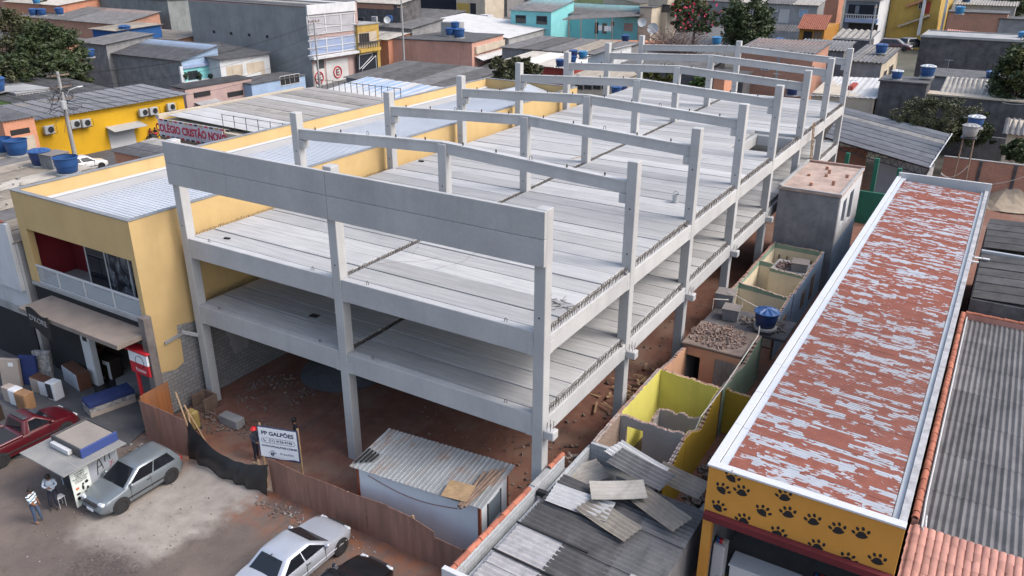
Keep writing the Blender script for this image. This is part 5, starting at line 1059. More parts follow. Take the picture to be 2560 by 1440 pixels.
def sq_tank(p, w, h, lab, lid=True):
    t = thing('square_water_tank', lab, 'water tank', p, .1); m = MB(); a, b = w/2, w*.42
    m.hexa([(-b, -b, 0), (b, -b, 0), (b, b, 0), (-b, b, 0)], [(-a, -a, h), (a, -a, h), (a, a, h), (-a, a, h)]); m.build('box', M['rough'], t, local=True)
    m = MB(); m.cbox(-a*1.06, a*1.06, -a*1.06, a*1.06, h+.003, h+.06, .015); m.build('lid', pm('tank_lid%d' % len(bpy.data.materials), (.19, .17, .16), (.13, .115, .11)), t, local=True)
sq_tank((19.35, 18.6, 2.55), .95, .75, 'grey square fibre-cement tank at the back edge of the slab'); sq_tank((20.15, 17.1, 2.56), .85, .6, 'grey square fibre-cement tank in front of the other one')
m = MB()
for s in ([(19.5, 18.4, 3.45), (21.9, 16.6, 3.6), (21.95, 16.6, 2.9)], [(19.0, 17.6, 2.6), (19.0, 17.6, 3.2), (19.7, 17.9, 3.2)], [(20.5, 17.7, 3.5), (20.5, 17.7, 3.0)]): m.path(s, .025, 6)
m.build('pipework', M['pvc'], pr)
# cream and green rooms
cr = thing('cream_roofless_rooms', 'row of roofless rooms with cream walls and pale green upper bands', 'ruin', (20.5, 24, 0))
bd = (2.42, M['greenband'])
bwall(cr, (19.1, 29.6), (19.1, 19.8), .16, jag(2.75, 2.65, 14, .03), M['creamp'], M['brick'], band=bd); bwall(cr, (22.1, 29.4), (19.2, 29.5), .14, jag(2.7, 2.75, 5, .03), M['creamp'], M['roughdark'], band=bd)
bwall(cr, (22.0, 21.3), (19.18, 21.7), .13, jag(2.6, 2.75, 7, .04), M['creamp'], M['creamp'], band=bd); bwall(cr, (22.0, 25.0), (20.0, 25.2), .13, jag(2.55, 2.65, 6, .04), M['creamp'], M['creamp'], band=bd); bwall(cr, (20.0, 25.8), (19.18, 25.9), .13, [2.7, 2.7, 2.7], M['creamp'], M['creamp'], band=bd)
bwall(cr, (22.1, 18.6), (22.1, 21.9), .15, jag(2.3, 2.7, 5, .06), M['creamp'], M['bluew']); bwall(cr, (22.15, 21.9), (22.15, 29.4), .15, jag(2.6, 2.75, 10, .04), M['creamp'], M['bluew'])
wallbox('floor', M['rubmat'], cr, 19.2, 22, 19.8, 29.4, 0, .08)
for y, z0, z1 in ((19.6, .9, 2.0), (26.3, .6, 2.1), (24.0, .9, 1.9)): wallbox('window_opening', M['oldwood'], cr, 22.16, 22.26, y, y+.8, z0, z1)
for i in range(6): wallbox('beam_end', M['oldwood'], cr, 19.5+.5*i, 19.58+.5*i, 29.22, 29.4, 1.7-(i % 2)*.15, 2.05)
wallbox('slab', M['cement'], cr, 20.0, 22.0, 25.2, 27.2, 2.45, 2.56); m = MB(); rubble(m, (20.7, 26.1, 2.58), .6, .8, 110, .05, .2, gr_, .12); tag(m.build('slab_rubble', pm('pinkish_rubble', (.2, .14, .125), (.12, .09, .085), sc=6), cr), kind='stuff')
sq_tank((21.55, 25.9, 2.57), .95, .5, 'blackened square tank standing on the slab over the cream rooms')
# grey block house behind
gt = thing('grey_block_house', 'grey rendered two-storey block with pinkish flat roof slab', 'house', (20.7, 30, 0))
wallbox('wall', M['rough'], gt, 18.85, 22.55, 29.85, 30.05, -.1, 6.2); wallbox('wall', M['rough'], gt, 18.85, 19.05, 30.052, 37.4, -.1, 6.2)
for y0, y1, z0, z1 in ((30.052, 31.2, 3.0, 6.2), (32.4, 33.4, 3.0, 6.2), (34.8, 37.4, 3.0, 6.2), (31.2, 32.4, 5.6, 6.2), (33.4, 34.8, 5.6, 6.2), (31.2, 32.4, 3.0, 4.0), (33.4, 34.8, 3.0, 3.6)): wallbox('frame_wall', M['white'], gt, 22.4, 22.58, y0, y1, z0, z1, .01)
wallbox('lower_wall', M['bluew'], gt, 22.42, 22.56, 30.06, 37.4, -.1, 2.99); wallbox('wall', M['rough'], gt, 18.85, 22.55, 37.42, 37.6, -.1, 6.2)
M['pinkslab'] = pm('pinkish_roof_screed', (.38, .29, .245), (.24, .18, .155), sc=1.5, fine=9, famt=.18, streak=0)
wallbox('roof_slab', M['pinkslab'], gt, 18.8, 22.65, 29.75, 37.5, 6.2, 6.34, .02)
for a in ((18.8, 19.0, 29.75, 37.5), (19.0, 22.65, 37.3, 37.5), (22.45, 22.65, 29.75, 37.3), (19.0, 22.45, 29.75, 29.9)): wallbox('roof_rim', M['brokenb'] if a[2] > 30 else M['cement'], gt, *a, 6.342, 6.50 if a[2] > 37 or a[1] < 19.1 else 6.42, .02)
for i in range(7): x, y = gr_.uniform(19.6, 22), gr_.uniform(30.8, 36); wallbox('brick_stub', M['brick'], gt, x, x+.2, y, y+.12, 6.342, 6.342+gr_.uniform(.12, .35), .01)
ld = thing('timber_ladder', 'rough timber ladder leaning against the concrete frame beside the grey block', 'ladder', (18.9, 39, 5)); p0, p1 = V3(18.95, 38.3, 4.9), V3(18.75, 37.9, 8.95)
for s in (0, .45): m = MB(); m.tube(p0+V3(0, s, 0), p1+V3(0, s, 0), .04, 5); m.build('rail', M['wood'], ld)
for i in range(9): q = p0.lerp(p1, (i+.7)/9.5); m = MB(); m.tube(q-V3(0, .05, 0), q+V3(0, .5, 0), .03, 5); m.build('rung', M['wood'], ld)
# rubble in the passage and timber heap under the frame
m = MB(); rubble(m, (23.2, 7.0, .0), .9, 6.5, 420, .06, .4, gr_, .25); rubble(m, (23.3, 21, 0), .9, 8, 320, .06, .35, gr_, .2); rubble(m, (20.5, 11.5, 0), 1.2, 1.3, 120, .05, .3, gr_); rubble(m, (21.2, 2.2, 0), 2.5, .6, 60, .05, .3, gr_)
m.build('passage_rubble', M['rubmat'], label='dark rubble filling the passage between the ruins and the pet shop', cat='rubble', kind='stuff')
m = MB()
for i in range(70): c = V3(17.6+gr_.gauss(0, .8), 11.2+gr_.gauss(0, 1.3), .05+gr_.uniform(0, .3)); a = gr_.uniform(0, 3.14); l = gr_.uniform(.3, 1.0); m.para(c, V3(math.cos(a), math.sin(a), gr_.uniform(-.15, .15))*l, V3(-math.sin(a), math.cos(a), 0)*gr_.uniform(.05, .14), V3(0, 0, .03))
m.build('scrap_timber', M['wood'], label='heap of scrap timber on the red soil under the right side of the frame', cat='timber', kind='stuff')
m = MB(); rubble(m, (2.2, 2.2, 0), 1.9, 1.8, 160, .03, .17, gr_, .04); rubble(m, (4.0, -.6, 0), 1.6, .8, 90, .03, .15, gr_); rubble(m, (1.6, -1.2, 0), 1.3, 1.0, 110, .03, .2, gr_, .05); rubble(m, (9.8, -4.2, 0), 1.8, .35, 60, .03, .12, gr_, .03); rubble(m, (.9, -4.6, 0), .5, .4, 30, .03, .14, gr_, .03)
rubble(m, (6, -8, 0), 6, 3, 120, .02, .07, gr_, .0); rubble(m, (16, 12, 0), 2.5, 12, 200, .04, .22, gr_, .03); rubble(m, (13, 4, 0), 4, 3, 80, .03, .14, gr_, .02)
m.build('site_debris', pm('pale_site_debris', (.19, .15, .13), (.12, .085, .072), sc=6, famt=.3), label='scattered broken masonry on the red soil of the site', cat='rubble', kind='stuff')
m = MB(); n = 26
for j in range(8):
    for i in range(n): a = i/n*6.283; r = j/7; m.v.append(V3(10.2+1.0*r*math.cos(a)*(1+gr_.uniform(-.08, .08)), 1.9+.8*r*math.sin(a)*(1+gr_.uniform(-.08, .08)), .42*(1-r)**1.1+gr_.uniform(0, .04)))
for j in range(7):
    for i in range(n): m.f.append((j*n+i, (j+1)*n+i, (j+1)*n+(i+1) % n, j*n+(i+1) % n)); m.m.append(0)
m.build('gravel_pile', pm('dark_gravel', (.075, .08, .085), (.05, .05, .055), sc=8, fine=40, famt=.4), label='small dark gravel pile on red soil behind the middle front column', cat='gravel', kind='stuff')
m = MB(); rubble(m, (3.9, 5.6, .0), 2.2, 2.6, 10, .1, .2, gr_); n = 30
o0 = len(m.v)
for j in range(8):
    for i in range(n): a = i/n*6.283; r = j/7; m.v.append(V3(3.6+2.3*r*math.cos(a), 6.0+2.6*r*math.sin(a), .5*(1-r)**1.2+gr_.uniform(0, .05)))
for j in range(7):
    for i in range(n): m.f.append((o0+j*n+i, o0+(j+1)*n+i, o0+(j+1)*n+(i+1) % n, o0+j*n+(i+1) % n)); m.m.append(0)
m.build('grey_gravel_heap', pm('grey_gravel', (.12, .125, .14), (.09, .095, .105), sc=8, fine=40, famt=.4), label='low wide grey gravel heap in shade beside the gym wall', cat='gravel', kind='stuff')
# ---------------------------------------------------------------- neighbourhood helpers
def atp(px, py, P, n):
    v = FW + R2*((px-1280)/FPX) + U2*((720-py)/FPX); return CAM+v*((Vector(P)-CAM).dot(n)/v.dot(n))
class House:
    """box house seen from its south-east corner C: south face runs to -U, east face runs to +V"""
    def __init__(s, name, label, cat, C, left=None, right=None, Lu=None, Lv=None, base=None, yaw=0, wall='rough', south=None, east=None, group=None, ov=0):
        s.U = V3(-math.cos(yaw), -math.sin(yaw), 0); s.V = V3(-math.sin(yaw), math.cos(yaw), 0); s.C = Vector(C)
        s.Lu = Lu if Lu else reach(s.C, s.U, px=left); s.Lv = Lv if Lv else reach(s.C, s.V, px=right)
        s.zb = (tz(s.C.x, s.C.y)-.6) if base is None else base; s.t = thing(name, label, cat, (s.C.x, s.C.y, s.zb), 0, group); s.nS = -s.V; s.nE = -s.U
        P = V3(s.C.x, s.C.y, s.zb); h = s.C.z-s.zb; e = .12
        m = MB(); m.para(P+s.V*e+s.U*e, s.U*(s.Lu-2*e), s.V*(s.Lv-2*e), V3(0, 0, h-.01)); m.build('wall_core', M[wall], s.t)
        m = MB(); m.para(P, s.U*s.Lu, s.V*e, V3(0, 0, h)); m.build('wall', M[south or wall], s.t)
        m = MB(); m.para(P+s.V*(e+.002), s.U*e, s.V*(s.Lv-e-.004), V3(0, 0, h-.003)); m.build('wall', M[east or wall], s.t)
    def q(s, face, px, py):
        return atp(px, py, s.C, s.nS if face == 'S' else s.nE)
    def rect(s, face, x0, y0, x1, y1):
        """pixel box (x0,y0 top-left at the left end; heights taken at the box middle) -> origin, width vec, height"""
        n = s.nS if face == 'S' else s.nE; ax = -s.U if face == 'S' else s.V
        a = s.q(face, x0, (y0+y1)/2); b = s.q(face, x1, (y0+y1)/2); w = (b-a).dot(ax); c = s.q(face, (x0+x1)/2, y0).z; d = s.q(face, (x0+x1)/2, y1).z
        return V3(a.x, a.y, min(c, d)), ax*w, abs(c-d), n
    def panel(s, name, face, x0, y0, x1, y1, mat, th=.05, off=0):
        P, w, h, n = s.rect(face, x0, y0, x1, y1); m = MB(); m.para(P+n*off, w, n*th, V3(0, 0, h)); return m.build(name, M[mat] if isinstance(mat, str) else mat, s.t)
    def window(s, face, x0, y0, x1, y1, frame='metalwhite', pane='glass', bars=1):
        P, w, h, n = s.rect(face, x0, y0, x1, y1); m = MB(); m.para(P+n*.004, w, n*.015, V3(0, 0, h)); g_ = m.build('window', M[pane], s.t); t = .07; wd = w.normalized(); L = w.length
        m = MB(); m.para(P-wd*t, wd*t, n*.06, V3(0, 0, h)); m.para(P+w, wd*t, n*.06, V3(0, 0, h)); m.para(P-wd*t-Z1*t, wd*(L+2*t), n*.07, V3(0, 0, t)); m.para(P-wd*t+V3(0, 0, h), wd*(L+2*t), n*.07, V3(0, 0, t))
        for k in range(bars): m.para(P+wd*(L*(k+1)/(bars+1)-.02), wd*.04, n*.04, V3(0, 0, h))
        m.build('frame', M[frame], g_); return g_
    def roof(s, mat='fibre', zs=(0, 0, 0, 0), ov=.35, along='U', pitch=.3, amp=.035, z=.05, cols=1, alt=None):
        """zs: extra height at C, C+U, C+U+V, C+V"""
        o = s.C+V3(0, 0, z); c = [o-s.U*ov-s.V*ov+V3(0, 0, zs[0]), o+s.U*(s.Lu+ov)-s.V*ov+V3(0, 0, zs[1]), o+s.U*(s.Lu+ov)+s.V*(s.Lv+ov)+V3(0, 0, zs[2]), o-s.U*ov+s.V*(s.Lv+ov)+V3(0, 0, zs[3])]
        if max(zs) > .3:
            k = V3(0, 0, s.C.z-.02); m = MB(); base = [s.C, s.C+s.U*s.Lu, s.C+s.U*s.Lu+s.V*s.Lv, s.C+s.V*s.Lv]; m.hexa(base, [b+V3(0, 0, max(.01, d)) for b, d in zip(base, zs)]); m.build('gable', s.t.children[1].data.materials[0], s.t)
        for k in range(cols):
            a, b = k/cols, (k+1)/cols
            if along == 'U': q0, q1 = c[0].lerp(c[3], a), c[0].lerp(c[3], b); uu = c[1].lerp(c[2], a)-q0; vv = q1-q0
            else: q0, q1 = c[0].lerp(c[1], a), c[0].lerp(c[1], b); uu = c[3].lerp(c[2], a)-q0; vv = q1-q0
            m = MB(); m.corr(q0+V3(0, 0, .01*(k % 2)), uu, vv, pitch, amp, 4, thick=.03); mt = mat if not alt or k not in alt else alt[k]; m.build('roof_sheet' if cols > 1 else 'roof', M[mt] if isinstance(mt, str) else mt, s.t, smooth=True)
    def flat(s, mat='cement', par=.0, rim='cement'):
        P = s.C; m = MB(); m.para(P-s.U*.15-s.V*.15+V3(0, 0, .004), s.U*(s.Lu+.3), s.V*(s.Lv+.3), V3(0, 0, .14)); m.build('roof', M[mat], s.t)
        if par:
            for a, u, v in ((P, s.U*s.Lu, s.V*.15), (P+s.V*(s.Lv-.15), s.U*s.Lu, s.V*.15), (P+s.V*.152, s.U*.15, s.V*(s.Lv-.304)), (P+s.U*(s.Lu-.15)+s.V*.152, s.U*.15, s.V*(s.Lv-.304))): m = MB(); m.para(a+V3(0, 0, .145), u, v, V3(0, 0, par)); m.build('parapet', M[rim], s.t)
    def top(s, u, v, z=0): return s.C+s.U*(s.Lu*u)+s.V*(s.Lv*v)+V3(0, 0, z)
def cm(k, c, c2=None, **kw): M[k] = pm(k, c, c2, **kw)
cm('y_school', (.52, .30, .012), (.46, .26, .012), sc=.4, famt=.06, streak=.15); cm('limegreen', (.26, .36, .11), (.22, .3, .09)); cm('palewall', (.45, .46, .48), (.36, .37, .39), streak=.3); cm('pinkwall', (.47, .265, .21), (.40, .22, .175), streak=.75, sc_c=(.14, .10, .09), ssc=.8)
cm('turq', (.20, .50, .52), (.17, .44, .46), streak=.2, sc_c=(.15, .3, .3)); cm('whitewall', (.52, .53, .55), (.42, .43, .45), streak=.5, sc_c=(.2, .19, .19)); cm('creamwall', (.44, .38, .30), (.36, .31, .25), streak=.5); cm('yellowh', (.40, .27, .07), (.33, .22, .06), streak=.4); cm('orangeh', (.34, .16, .03), (.28, .13, .025)); cm('palegreen', (.30, .34, .15), (.25, .28, .13), streak=.5)
cm('bluewall', (.02, .085, .25), (.018, .07, .2)); cm('lightblue', (.27, .36, .50), (.22, .3, .42), streak=.3); cm('greyblue', (.235, .245, .25), (.175, .187, .192), sc=.35, streak=.5, sc_c=(.075, .085, .09)); cm('greenpaint', (.03, .15, .10), (.025, .12, .08)); cm('pinkgarage', (.36, .26, .24), (.3, .21, .2), streak=.3); cm('bluegreyh', (.13, .15, .18), (.1, .115, .14), streak=.3); cm('navyblack', (.012, .014, .022), (.016, .018, .028)); cm('magenta', (.5, .06, .10)); cm('meshgrey', (.34, .33, .36), (.28, .28, .31), sc=.9); cm('meshblue', (.20, .26, .42), (.25, .29, .38), sc=.7); cm('sheetwhite', (.46, .455, .45), (.39, .385, .38), sc=.5, famt=.05); cm('salmonbrick', (.43, .2, .13), (.36, .16, .1), streak=.4); cm('rustred', (.3, .05, .04))
# ---------------------------------------------------------------- left side
H = House('neighbour_building', 'tall pale building with corrugated roofs against the left side of the gym', 'building', (-9.75, -2.3, 6.9), Lu=22, Lv=at(215, 422, z=7).y+2.3, wall='palewall', east='rough')
H.roof('fibrewarm', (0, 0, .2, .2), ov=.1, along='V', pitch=.25, amp=.035, cols=12, alt={2: 'fibre', 5: 'fibrelight', 8: 'fibre', 10: 'fibredark'})
m = MB(); m.para((-22, -2.5, 4.4), (12.2, 0, 0), (0, .195, 0), (0, 0, 3.5)); m.build('front_parapet', M['whitewall'], H.t); tile_line(H.t, (-22, -2.4, 7.92), (-9.9, -2.4, 7.92), .33)
m = MB(); m.para((-22, -2.42, 2.95), (12.2, 0, 0), (0, .1, 0), (0, 0, .35)); m.build('sign_band', M['cement'], H.t); m = MB(); m.para((-22, -2.40, 0), (12.2, 0, 0), (0, .08, 0), (0, 0, 2.94)); m.build('shutter', M['blackpaint'], H.t)
tile_line(H.t, (-9.85, 1.0, 7.05), (-9.85, 7.5, 7.05), .5)
for i, (px_, py_, d_, k, lid, lab) in enumerate(((170, 430, 1.5, 'b', False, 'open blue water tank nearest the gym parapet'), (104, 410, 1.35, 'd', True, 'dark blue water tank with lid between the open tanks'), (45, 385, 1.5, 'b', False, 'open blue water tank above the brick house at the left'), (8, 378, 1.4, 'b', False, 'open blue water tank at the left picture edge'))): tank(at(px_, py_, z=7.25), d_, lab, k, lid)
sq_tank(at(140, 418, z=7.1), 1.3, .9, 'stained grey square tank between two blue tanks on the left roof')
H = House('left_roof_house', 'house with brown corrugated roof under the leftmost tanks', 'house', (-31.9, -2.3, 6.6), Lu=14, Lv=at(20, 372, z=6.6).y+2.3, wall='palewall'); H.roof('fibrewarm', (0, 0, .2, .2), ov=.05, along='V', pitch=.25, amp=.035, cols=7, alt={1: 'fibre', 4: 'fibredark'})
H = House('low_grey_roof_house', 'low house with grey sheet roof between the gym parapet and the street', 'house', at(405, 404, z=3.2), left=285, Lv=4, wall='brickorange'); H.roof('fibre', (0, 0, .4, .4), ov=.2, along='U', pitch=.25, amp=.035, cols=3, alt={2: 'fibrelight'})
H = House('yellow_school_annex', 'long bright yellow building with grey sheet roof and a row of air conditioners', 'building', at(85, 300, x=-51), right=457, Lu=7.5, base=-.5, wall='y_school'); zr = at(390, 209, x=-58).z-H.C.z
H.roof('fibreblue', (0, zr, zr, 0), ov=.5, along='U', pitch=.35, amp=.05, cols=14)
H.panel('garage_door', 'E', 272, 318, 338, 366, 'metalwhite'); P, w, h, n = H.rect('E', 262, 305, 348, 318); m = MB(); m.para(P+V3(0, 0, .3), w, n*1.5+V3(0, 0, -.35), V3(0, 0, .05)); m.build('door_canopy', M['galv'], H.t)
for i, (px_, py_) in enumerate(((116, 323), (181, 309), (208, 306), (352, 280), (377, 276), (421, 266))):
    p = H.q('E', px_, py_); t = thing('air_conditioner', ('first', 'second', 'third', 'fourth', 'fifth', 'sixth')[i]+' air conditioner unit from the left on the yellow wall', 'air conditioner', p, 0, 'air conditioners on the yellow wall'); m = MB(); m.cbox(.25, .6, -.5, .5, -.4, .4, .03); m.build('casing', M['galv'], t, local=True)
    m = MB(); m.lathe([(0, 0), (.3, 0), (.3, .03)], 16); o = m.build('fan', M['dark'], t, local=True); o.location = (.602, .12, 0); o.rotation_euler = (0, R(90), 0); m = MB(); m.tube((0, -.5, -.42), (.75, -.5, -.42), .03, 4); m.tube((0, .5, -.42), (.75, .5, -.42), .03, 4); m.tube((.7, -.6, -.42), (.7, .6, -.42), .03, 4); m.tube((.7, .65, -.4), (.7, .65, .4), .02, 4); m.build('bracket', M['darkmetal'], t, local=True)
for i, (px_, py_, c_) in enumerate(((380, 352, 'rustred'), (392, 350, 'navyblack'))): p = at(px_, py_, z=0); person(('person in red top sitting by the yellow wall', 'person in dark clothes beside the one in red')[i], p, R(-60), 1.6, dict(pel=(-.03, 0, .42), wai=(-.02, 0, .52), che=(0, 0, .63), nec=(.01, 0, .73), hea=(.03, 0, .8), top=(.03, 0, .855), lsh=(0, .1, .7), rsh=(0, -.1, .7), lel=(.05, .13, .56), rel=(.05, -.13, .56), lwr=(.14, .08, .52), rwr=(.14, -.08, .52), lha=(.17, .06, .52), rha=(.17, -.06, .52), lhi=(0, .055, .4), rhi=(0, -.055, .4), lkn=(.18, .07, .38), rkn=(.18, -.07, .38), lan=(.16, .07, .1), ran=(.16, -.07, .1), lto=(.24, .07, .07), rto=(.24, -.07, .07)), [M['skin'], M[c_], navyt, shoe], ('hair', M['hair']))
mo = thing('motorcycle', 'dark motorcycle parked by the yellow wall next to two people', 'motorcycle', at(388, 352, z=0), R(70))
for x in (-.6, .6): m = MB(); m.lathe([(.22, -.05), (.3, -.05), (.32, 0), (.3, .05), (.22, .05), (.22, -.05)], 16); o = m.build('wheel', M['rubber'], mo, local=True, smooth=True); o.rotation_euler = (R(90), 0, 0); o.location = (x, 0, .32)
m = MB(); m.cbox(-.35, .3, -.1, .1, .35, .7, .06); m.build('engine', M['darkmetal'], mo, local=True); m = MB(); m.cbox(-.6, .05, -.12, .12, .7, .82, .04); m.build('seat', M['rubber'], mo, local=True); m = MB(); m.cbox(.02, .42, -.14, .14, .68, .9, .06); m.build('fuel_tank', M['red'], mo, local=True); m = MB(); m.tube((.45, -.35, 1.0), (.45, .35, 1.0), .025, 6); m.tube((.62, 0, .35), (.45, 0, 1.0), .04, 6); m.build('handlebar', M['darkmetal'], mo, local=True)
make_car('white_car', 'white car glimpsed on the street beyond the gym parapet', 'car', paint('white_paint', (.6, .6, .6)), 4.0, 1.65, 1.45, 'hatch', at(215, 425, z=0), R(80))
H = House('brick_annex', 'small orange brick block with rough grey lower wall at the left edge', 'house', at(6, 306, x=-45.5), right=84, Lu=8, base=-.5, wall='brickorange'); H.roof('fibre', (.05, .6, .6, .05), ov=.2, along='U', pitch=.3, amp=.05); P, w, h, n = H.rect('E', 8, 345, 95, 420); m = MB(); m.para(V3(P.x, P.y, -.5), w, n*.06, V3(0, 0, H.q('E', 40, 345).z+.5)); m.build('rendered_base', M['creamwall'], H.t); H.panel('brick_grille', 'E', 25, 322, 75, 336, 'dark', .02, .002)
H = House('pale_tower_house', 'pale grey plain block with a small vent at the left edge', 'house', atd(40, 235, 92), left=-60, Lv=4, wall='palewall'); H.flat('cement'); H.panel('vent', 'S', 21, 280, 36, 292, 'dark', .03)
H = House('green_house', 'low lime green house under a dark corrugated roof with a blue tank', 'house', at(40, 259, z=4), right=270, Lu=15, wall='limegreen'); H.roof('fibredark', (0, .9, .9, 0), ov=.4, along='U', cols=8, pitch=.35, amp=.05, alt={3: 'fibre', 6: 'fibredark'}); tank(H.top(.35, .08, .75), 2.2, 'blue water tank with lid on the dark roof behind the pole', 'b')
# white and pale blue house with long grey side wall
Cw = at(452, 153, x=-69); H = House('white_balcony_house', 'pale blue and white two-storey house with balcony and grey side wall', 'house', Cw, left=215, right=546, wall='rough', south='rough', east='lightblue'); ro = House.roof; dz = at(532, 114, x=-69).z-Cw.z
H.roof('fibre', (0, 0, dz, dz), ov=.4, along='U', pitch=.35, amp=.05, cols=3); H.panel('wall_paint', 'E', 450, 205, 546, 232, 'whitewall', .06); H.panel('balcony_recess', 'E', 455, 163, 534, 205, 'turq', .01, .002); w_ = H.window('E', 470, 178, 494, 198, 'darkmetal'); H.panel('blue_fascia', 'E', 452, 160, 534, 167, 'meshblue', .25); H.panel('pillar', 'E', 449, 166, 456, 206, 'whitewall', .3); H.panel('pillar', 'E', 531, 160, 540, 206, 'whitewall', .3); H.panel('balcony_front', 'E', 456, 199, 534, 210, 'whitewall', .3)
for i, px_ in enumerate((462, 497, 525)): p = H.q('E', px_, 200)+V3(.35, 0, .3); m = MB(); rubble(m, (0, 0, .3), .35, .35, 60, .1, .3, gr_, .3); m.tube((0, 0, -.2), (0, 0, .2), .2, 8); o = m.build('potted_plant', flat('plant_green%d' % i, (.02, .035, .018)), local=True); o.location = p; tag(o, ('left', 'middle', 'right')[i]+' dark potted plant on the white balcony ledge', 'plant', 'balcony plants')
H = House('red_brick_house', 'bare red brick house with grey sheet roof behind the white balcony house', 'house', atd(396, 110, 128), left=266, Lv=9, wall='brick'); H.roof('fibrewarm', (0, 0, .9, .9), ov=.4, along='U', pitch=.35, amp=.05, cols=3); H.window('S', 325, 114, 336, 130); H.panel('plaster_patch', 'S', 300, 108, 308, 124, 'brickorange', .02); tank(atd(314, 86, 128), 1.9, 'blue water tank standing on the brick house roof', 'b'); H.panel('pilaster', 'S', 288, 100, 291, 148, 'creamwall', .05)
H = House('porch_house', 'white fronted house with two open porch bays', 'house', at(548, 150, x=-66.5), right=672, Lu=11, wall='whitewall', east='whitewall'); H.roof('fibredark', (0, .9, .9, 0), ov=.5, along='U', pitch=.35, amp=.05); H.panel('porch_recess', 'E', 566, 163, 608, 195, 'creamwall', .01, .003); H.panel('porch_recess', 'E', 617, 155, 662, 192, 'creamwall', .01, .003); H.panel('porch_rail', 'E', 606, 184, 652, 200, 'whitewall', .2)
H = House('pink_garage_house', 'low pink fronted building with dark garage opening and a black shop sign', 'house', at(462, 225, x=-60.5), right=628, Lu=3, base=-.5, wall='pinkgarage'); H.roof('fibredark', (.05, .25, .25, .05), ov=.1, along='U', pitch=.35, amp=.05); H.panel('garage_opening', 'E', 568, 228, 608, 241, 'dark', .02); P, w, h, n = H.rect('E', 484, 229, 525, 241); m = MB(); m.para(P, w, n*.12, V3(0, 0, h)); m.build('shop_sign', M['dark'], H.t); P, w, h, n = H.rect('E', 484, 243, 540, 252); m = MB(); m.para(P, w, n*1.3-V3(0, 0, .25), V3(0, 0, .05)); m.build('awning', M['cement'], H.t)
H = House('pale_blue_wall_house', 'pale blue street wall with grilled opening beside the big grey block', 'house', at(628, 212, x=-59), right=762, Lu=5, base=-.5, wall='lightblue'); H.flat('fibredark'); H.window('E', 700, 188, 748, 210, 'metalwhite', 'dark', 3)
# big grey block with mesh balconies
Cb = at(785, 225, z=0); Cb = Cb+V3(0, 0, reach(Cb, Z1, py=20)); H = House('grey_apartment_block', 'big plain grey block with mesh covered balconies and no-parking garage doors', 'building', Cb, left=470, right=892, base=-.6, wall='greyblue', east='pinkgarage')
H.roof('fibre', (.05, .3, .6, .3), ov=.1, along='U', pitch=.4, amp=.05, cols=6, alt={2: 'fibrelight', 4: 'sheetwhite'})
H.panel('top_fascia', 'E', 764, 8, 886, 32, 'whitewall', .25); H.panel('mesh_screen', 'E', 766, 34, 886, 80, 'meshgrey', .06); H.panel('mesh_screen', 'E', 772, 92, 889, 130, 'meshblue', .06)
for y in (36, 64, 80, 94, 113, 130): H.panel('screen_rail', 'E', 768, y, 888, y+2, 'metalwhite', .14)
for x in (770, 811, 850, 884): H.panel('screen_post', 'E', x, 34, x+2.5, 80, 'metalwhite', .13); H.panel('screen_post', 'E', x+3, 92, x+5.5, 130, 'metalwhite', .13)
H.panel('canopy_ledge', 'E', 772, 134, 892, 140, 'whitewall', 1.0); H.panel('garage_door', 'E', 816, 148, 871, 214, 'sheetwhite', .05); H.panel('door', 'E', 785, 158, 812, 220, 'sheetwhite', .05); H.panel('door_grille', 'E', 790, 150, 810, 172, 'darkmetal', .055)
for i, (px_, py_) in enumerate(((797, 194), (843, 180))):
    c = H.q('E', px_, py_)+H.nE*.12; m = MB(); m.path([c+V3(0, .85*math.cos(a*.3927), .85*math.sin(a*.3927)) for a in range(17)], .09, 5); o = m.build('no_parking_ring', M['red'], H.t); m = MB()
    for z in (-.4, 0, .4): m.para(c+V3(0, -.3, z-.07), V3(0, .65, 0), V3(.03, 0, 0), V3(0, 0, .14))
    m.para(c+V3(0, -.3, -.47), V3(0, .15, 0), V3(.028, 0, 0), V3(0, 0, .94)); m.build('no_parking_letter', M['darkred'], o)
for i, (px_, py_) in enumerate(((535, 80), (578, 84), (623, 88), (668, 92))): H.panel('vent_hole', 'S', px_-3, py_-4, px_+3, py_+3, 'dark', .02)
H.panel('white_stair_wall', 'S', 412, 0, 463, 40, 'whitewall', .1) if False else None
cm('mosswall', (.19, .205, .205), (.13, .145, .145), sc=.7, streak=.6, sc_c=(.30, .32, .33)); H = House('mossy_tall_wall_house', 'tall blotchy grey building at the top left behind the brick house', 'building', atd(418, 2, 146), left=198, Lv=10, wall='mosswall'); H.flat('fibredark')
H = House('stairwell_house', 'white stairwell block with a dark barred window between two grey walls', 'building', atd(472, -6, 150), left=410, Lv=8, wall='whitewall'); H.flat('fibredark'); H.window('S', 418, 22, 462, 41, 'darkmetal', 'dark', 3); H.panel('stained_wall', 'S', 420, 64, 472, 96, 'rough', .05)
H = House('yellow_balcony_house', 'narrow yellow house with balcony above a black gate with white lines', 'house', at(893, 64, x=-59.2), right=946, Lu=8, base=-.6, wall='yellowh'); H.flat('cement'); H.panel('balcony_recess', 'E', 895, 80, 942, 118, 'creamwall', .01, .003); H.window('E', 898, 84, 922, 108, 'oldwood', 'dark', 3); H.panel('balcony_slab', 'E', 894, 120, 946, 128, 'yellowh', .6); H.panel('railing', 'E', 894, 104, 946, 106, 'darkmetal', .6)
for x in range(896, 946, 6): H.panel('baluster', 'E', x, 106, x+1, 120, 'darkmetal', .05, .5)
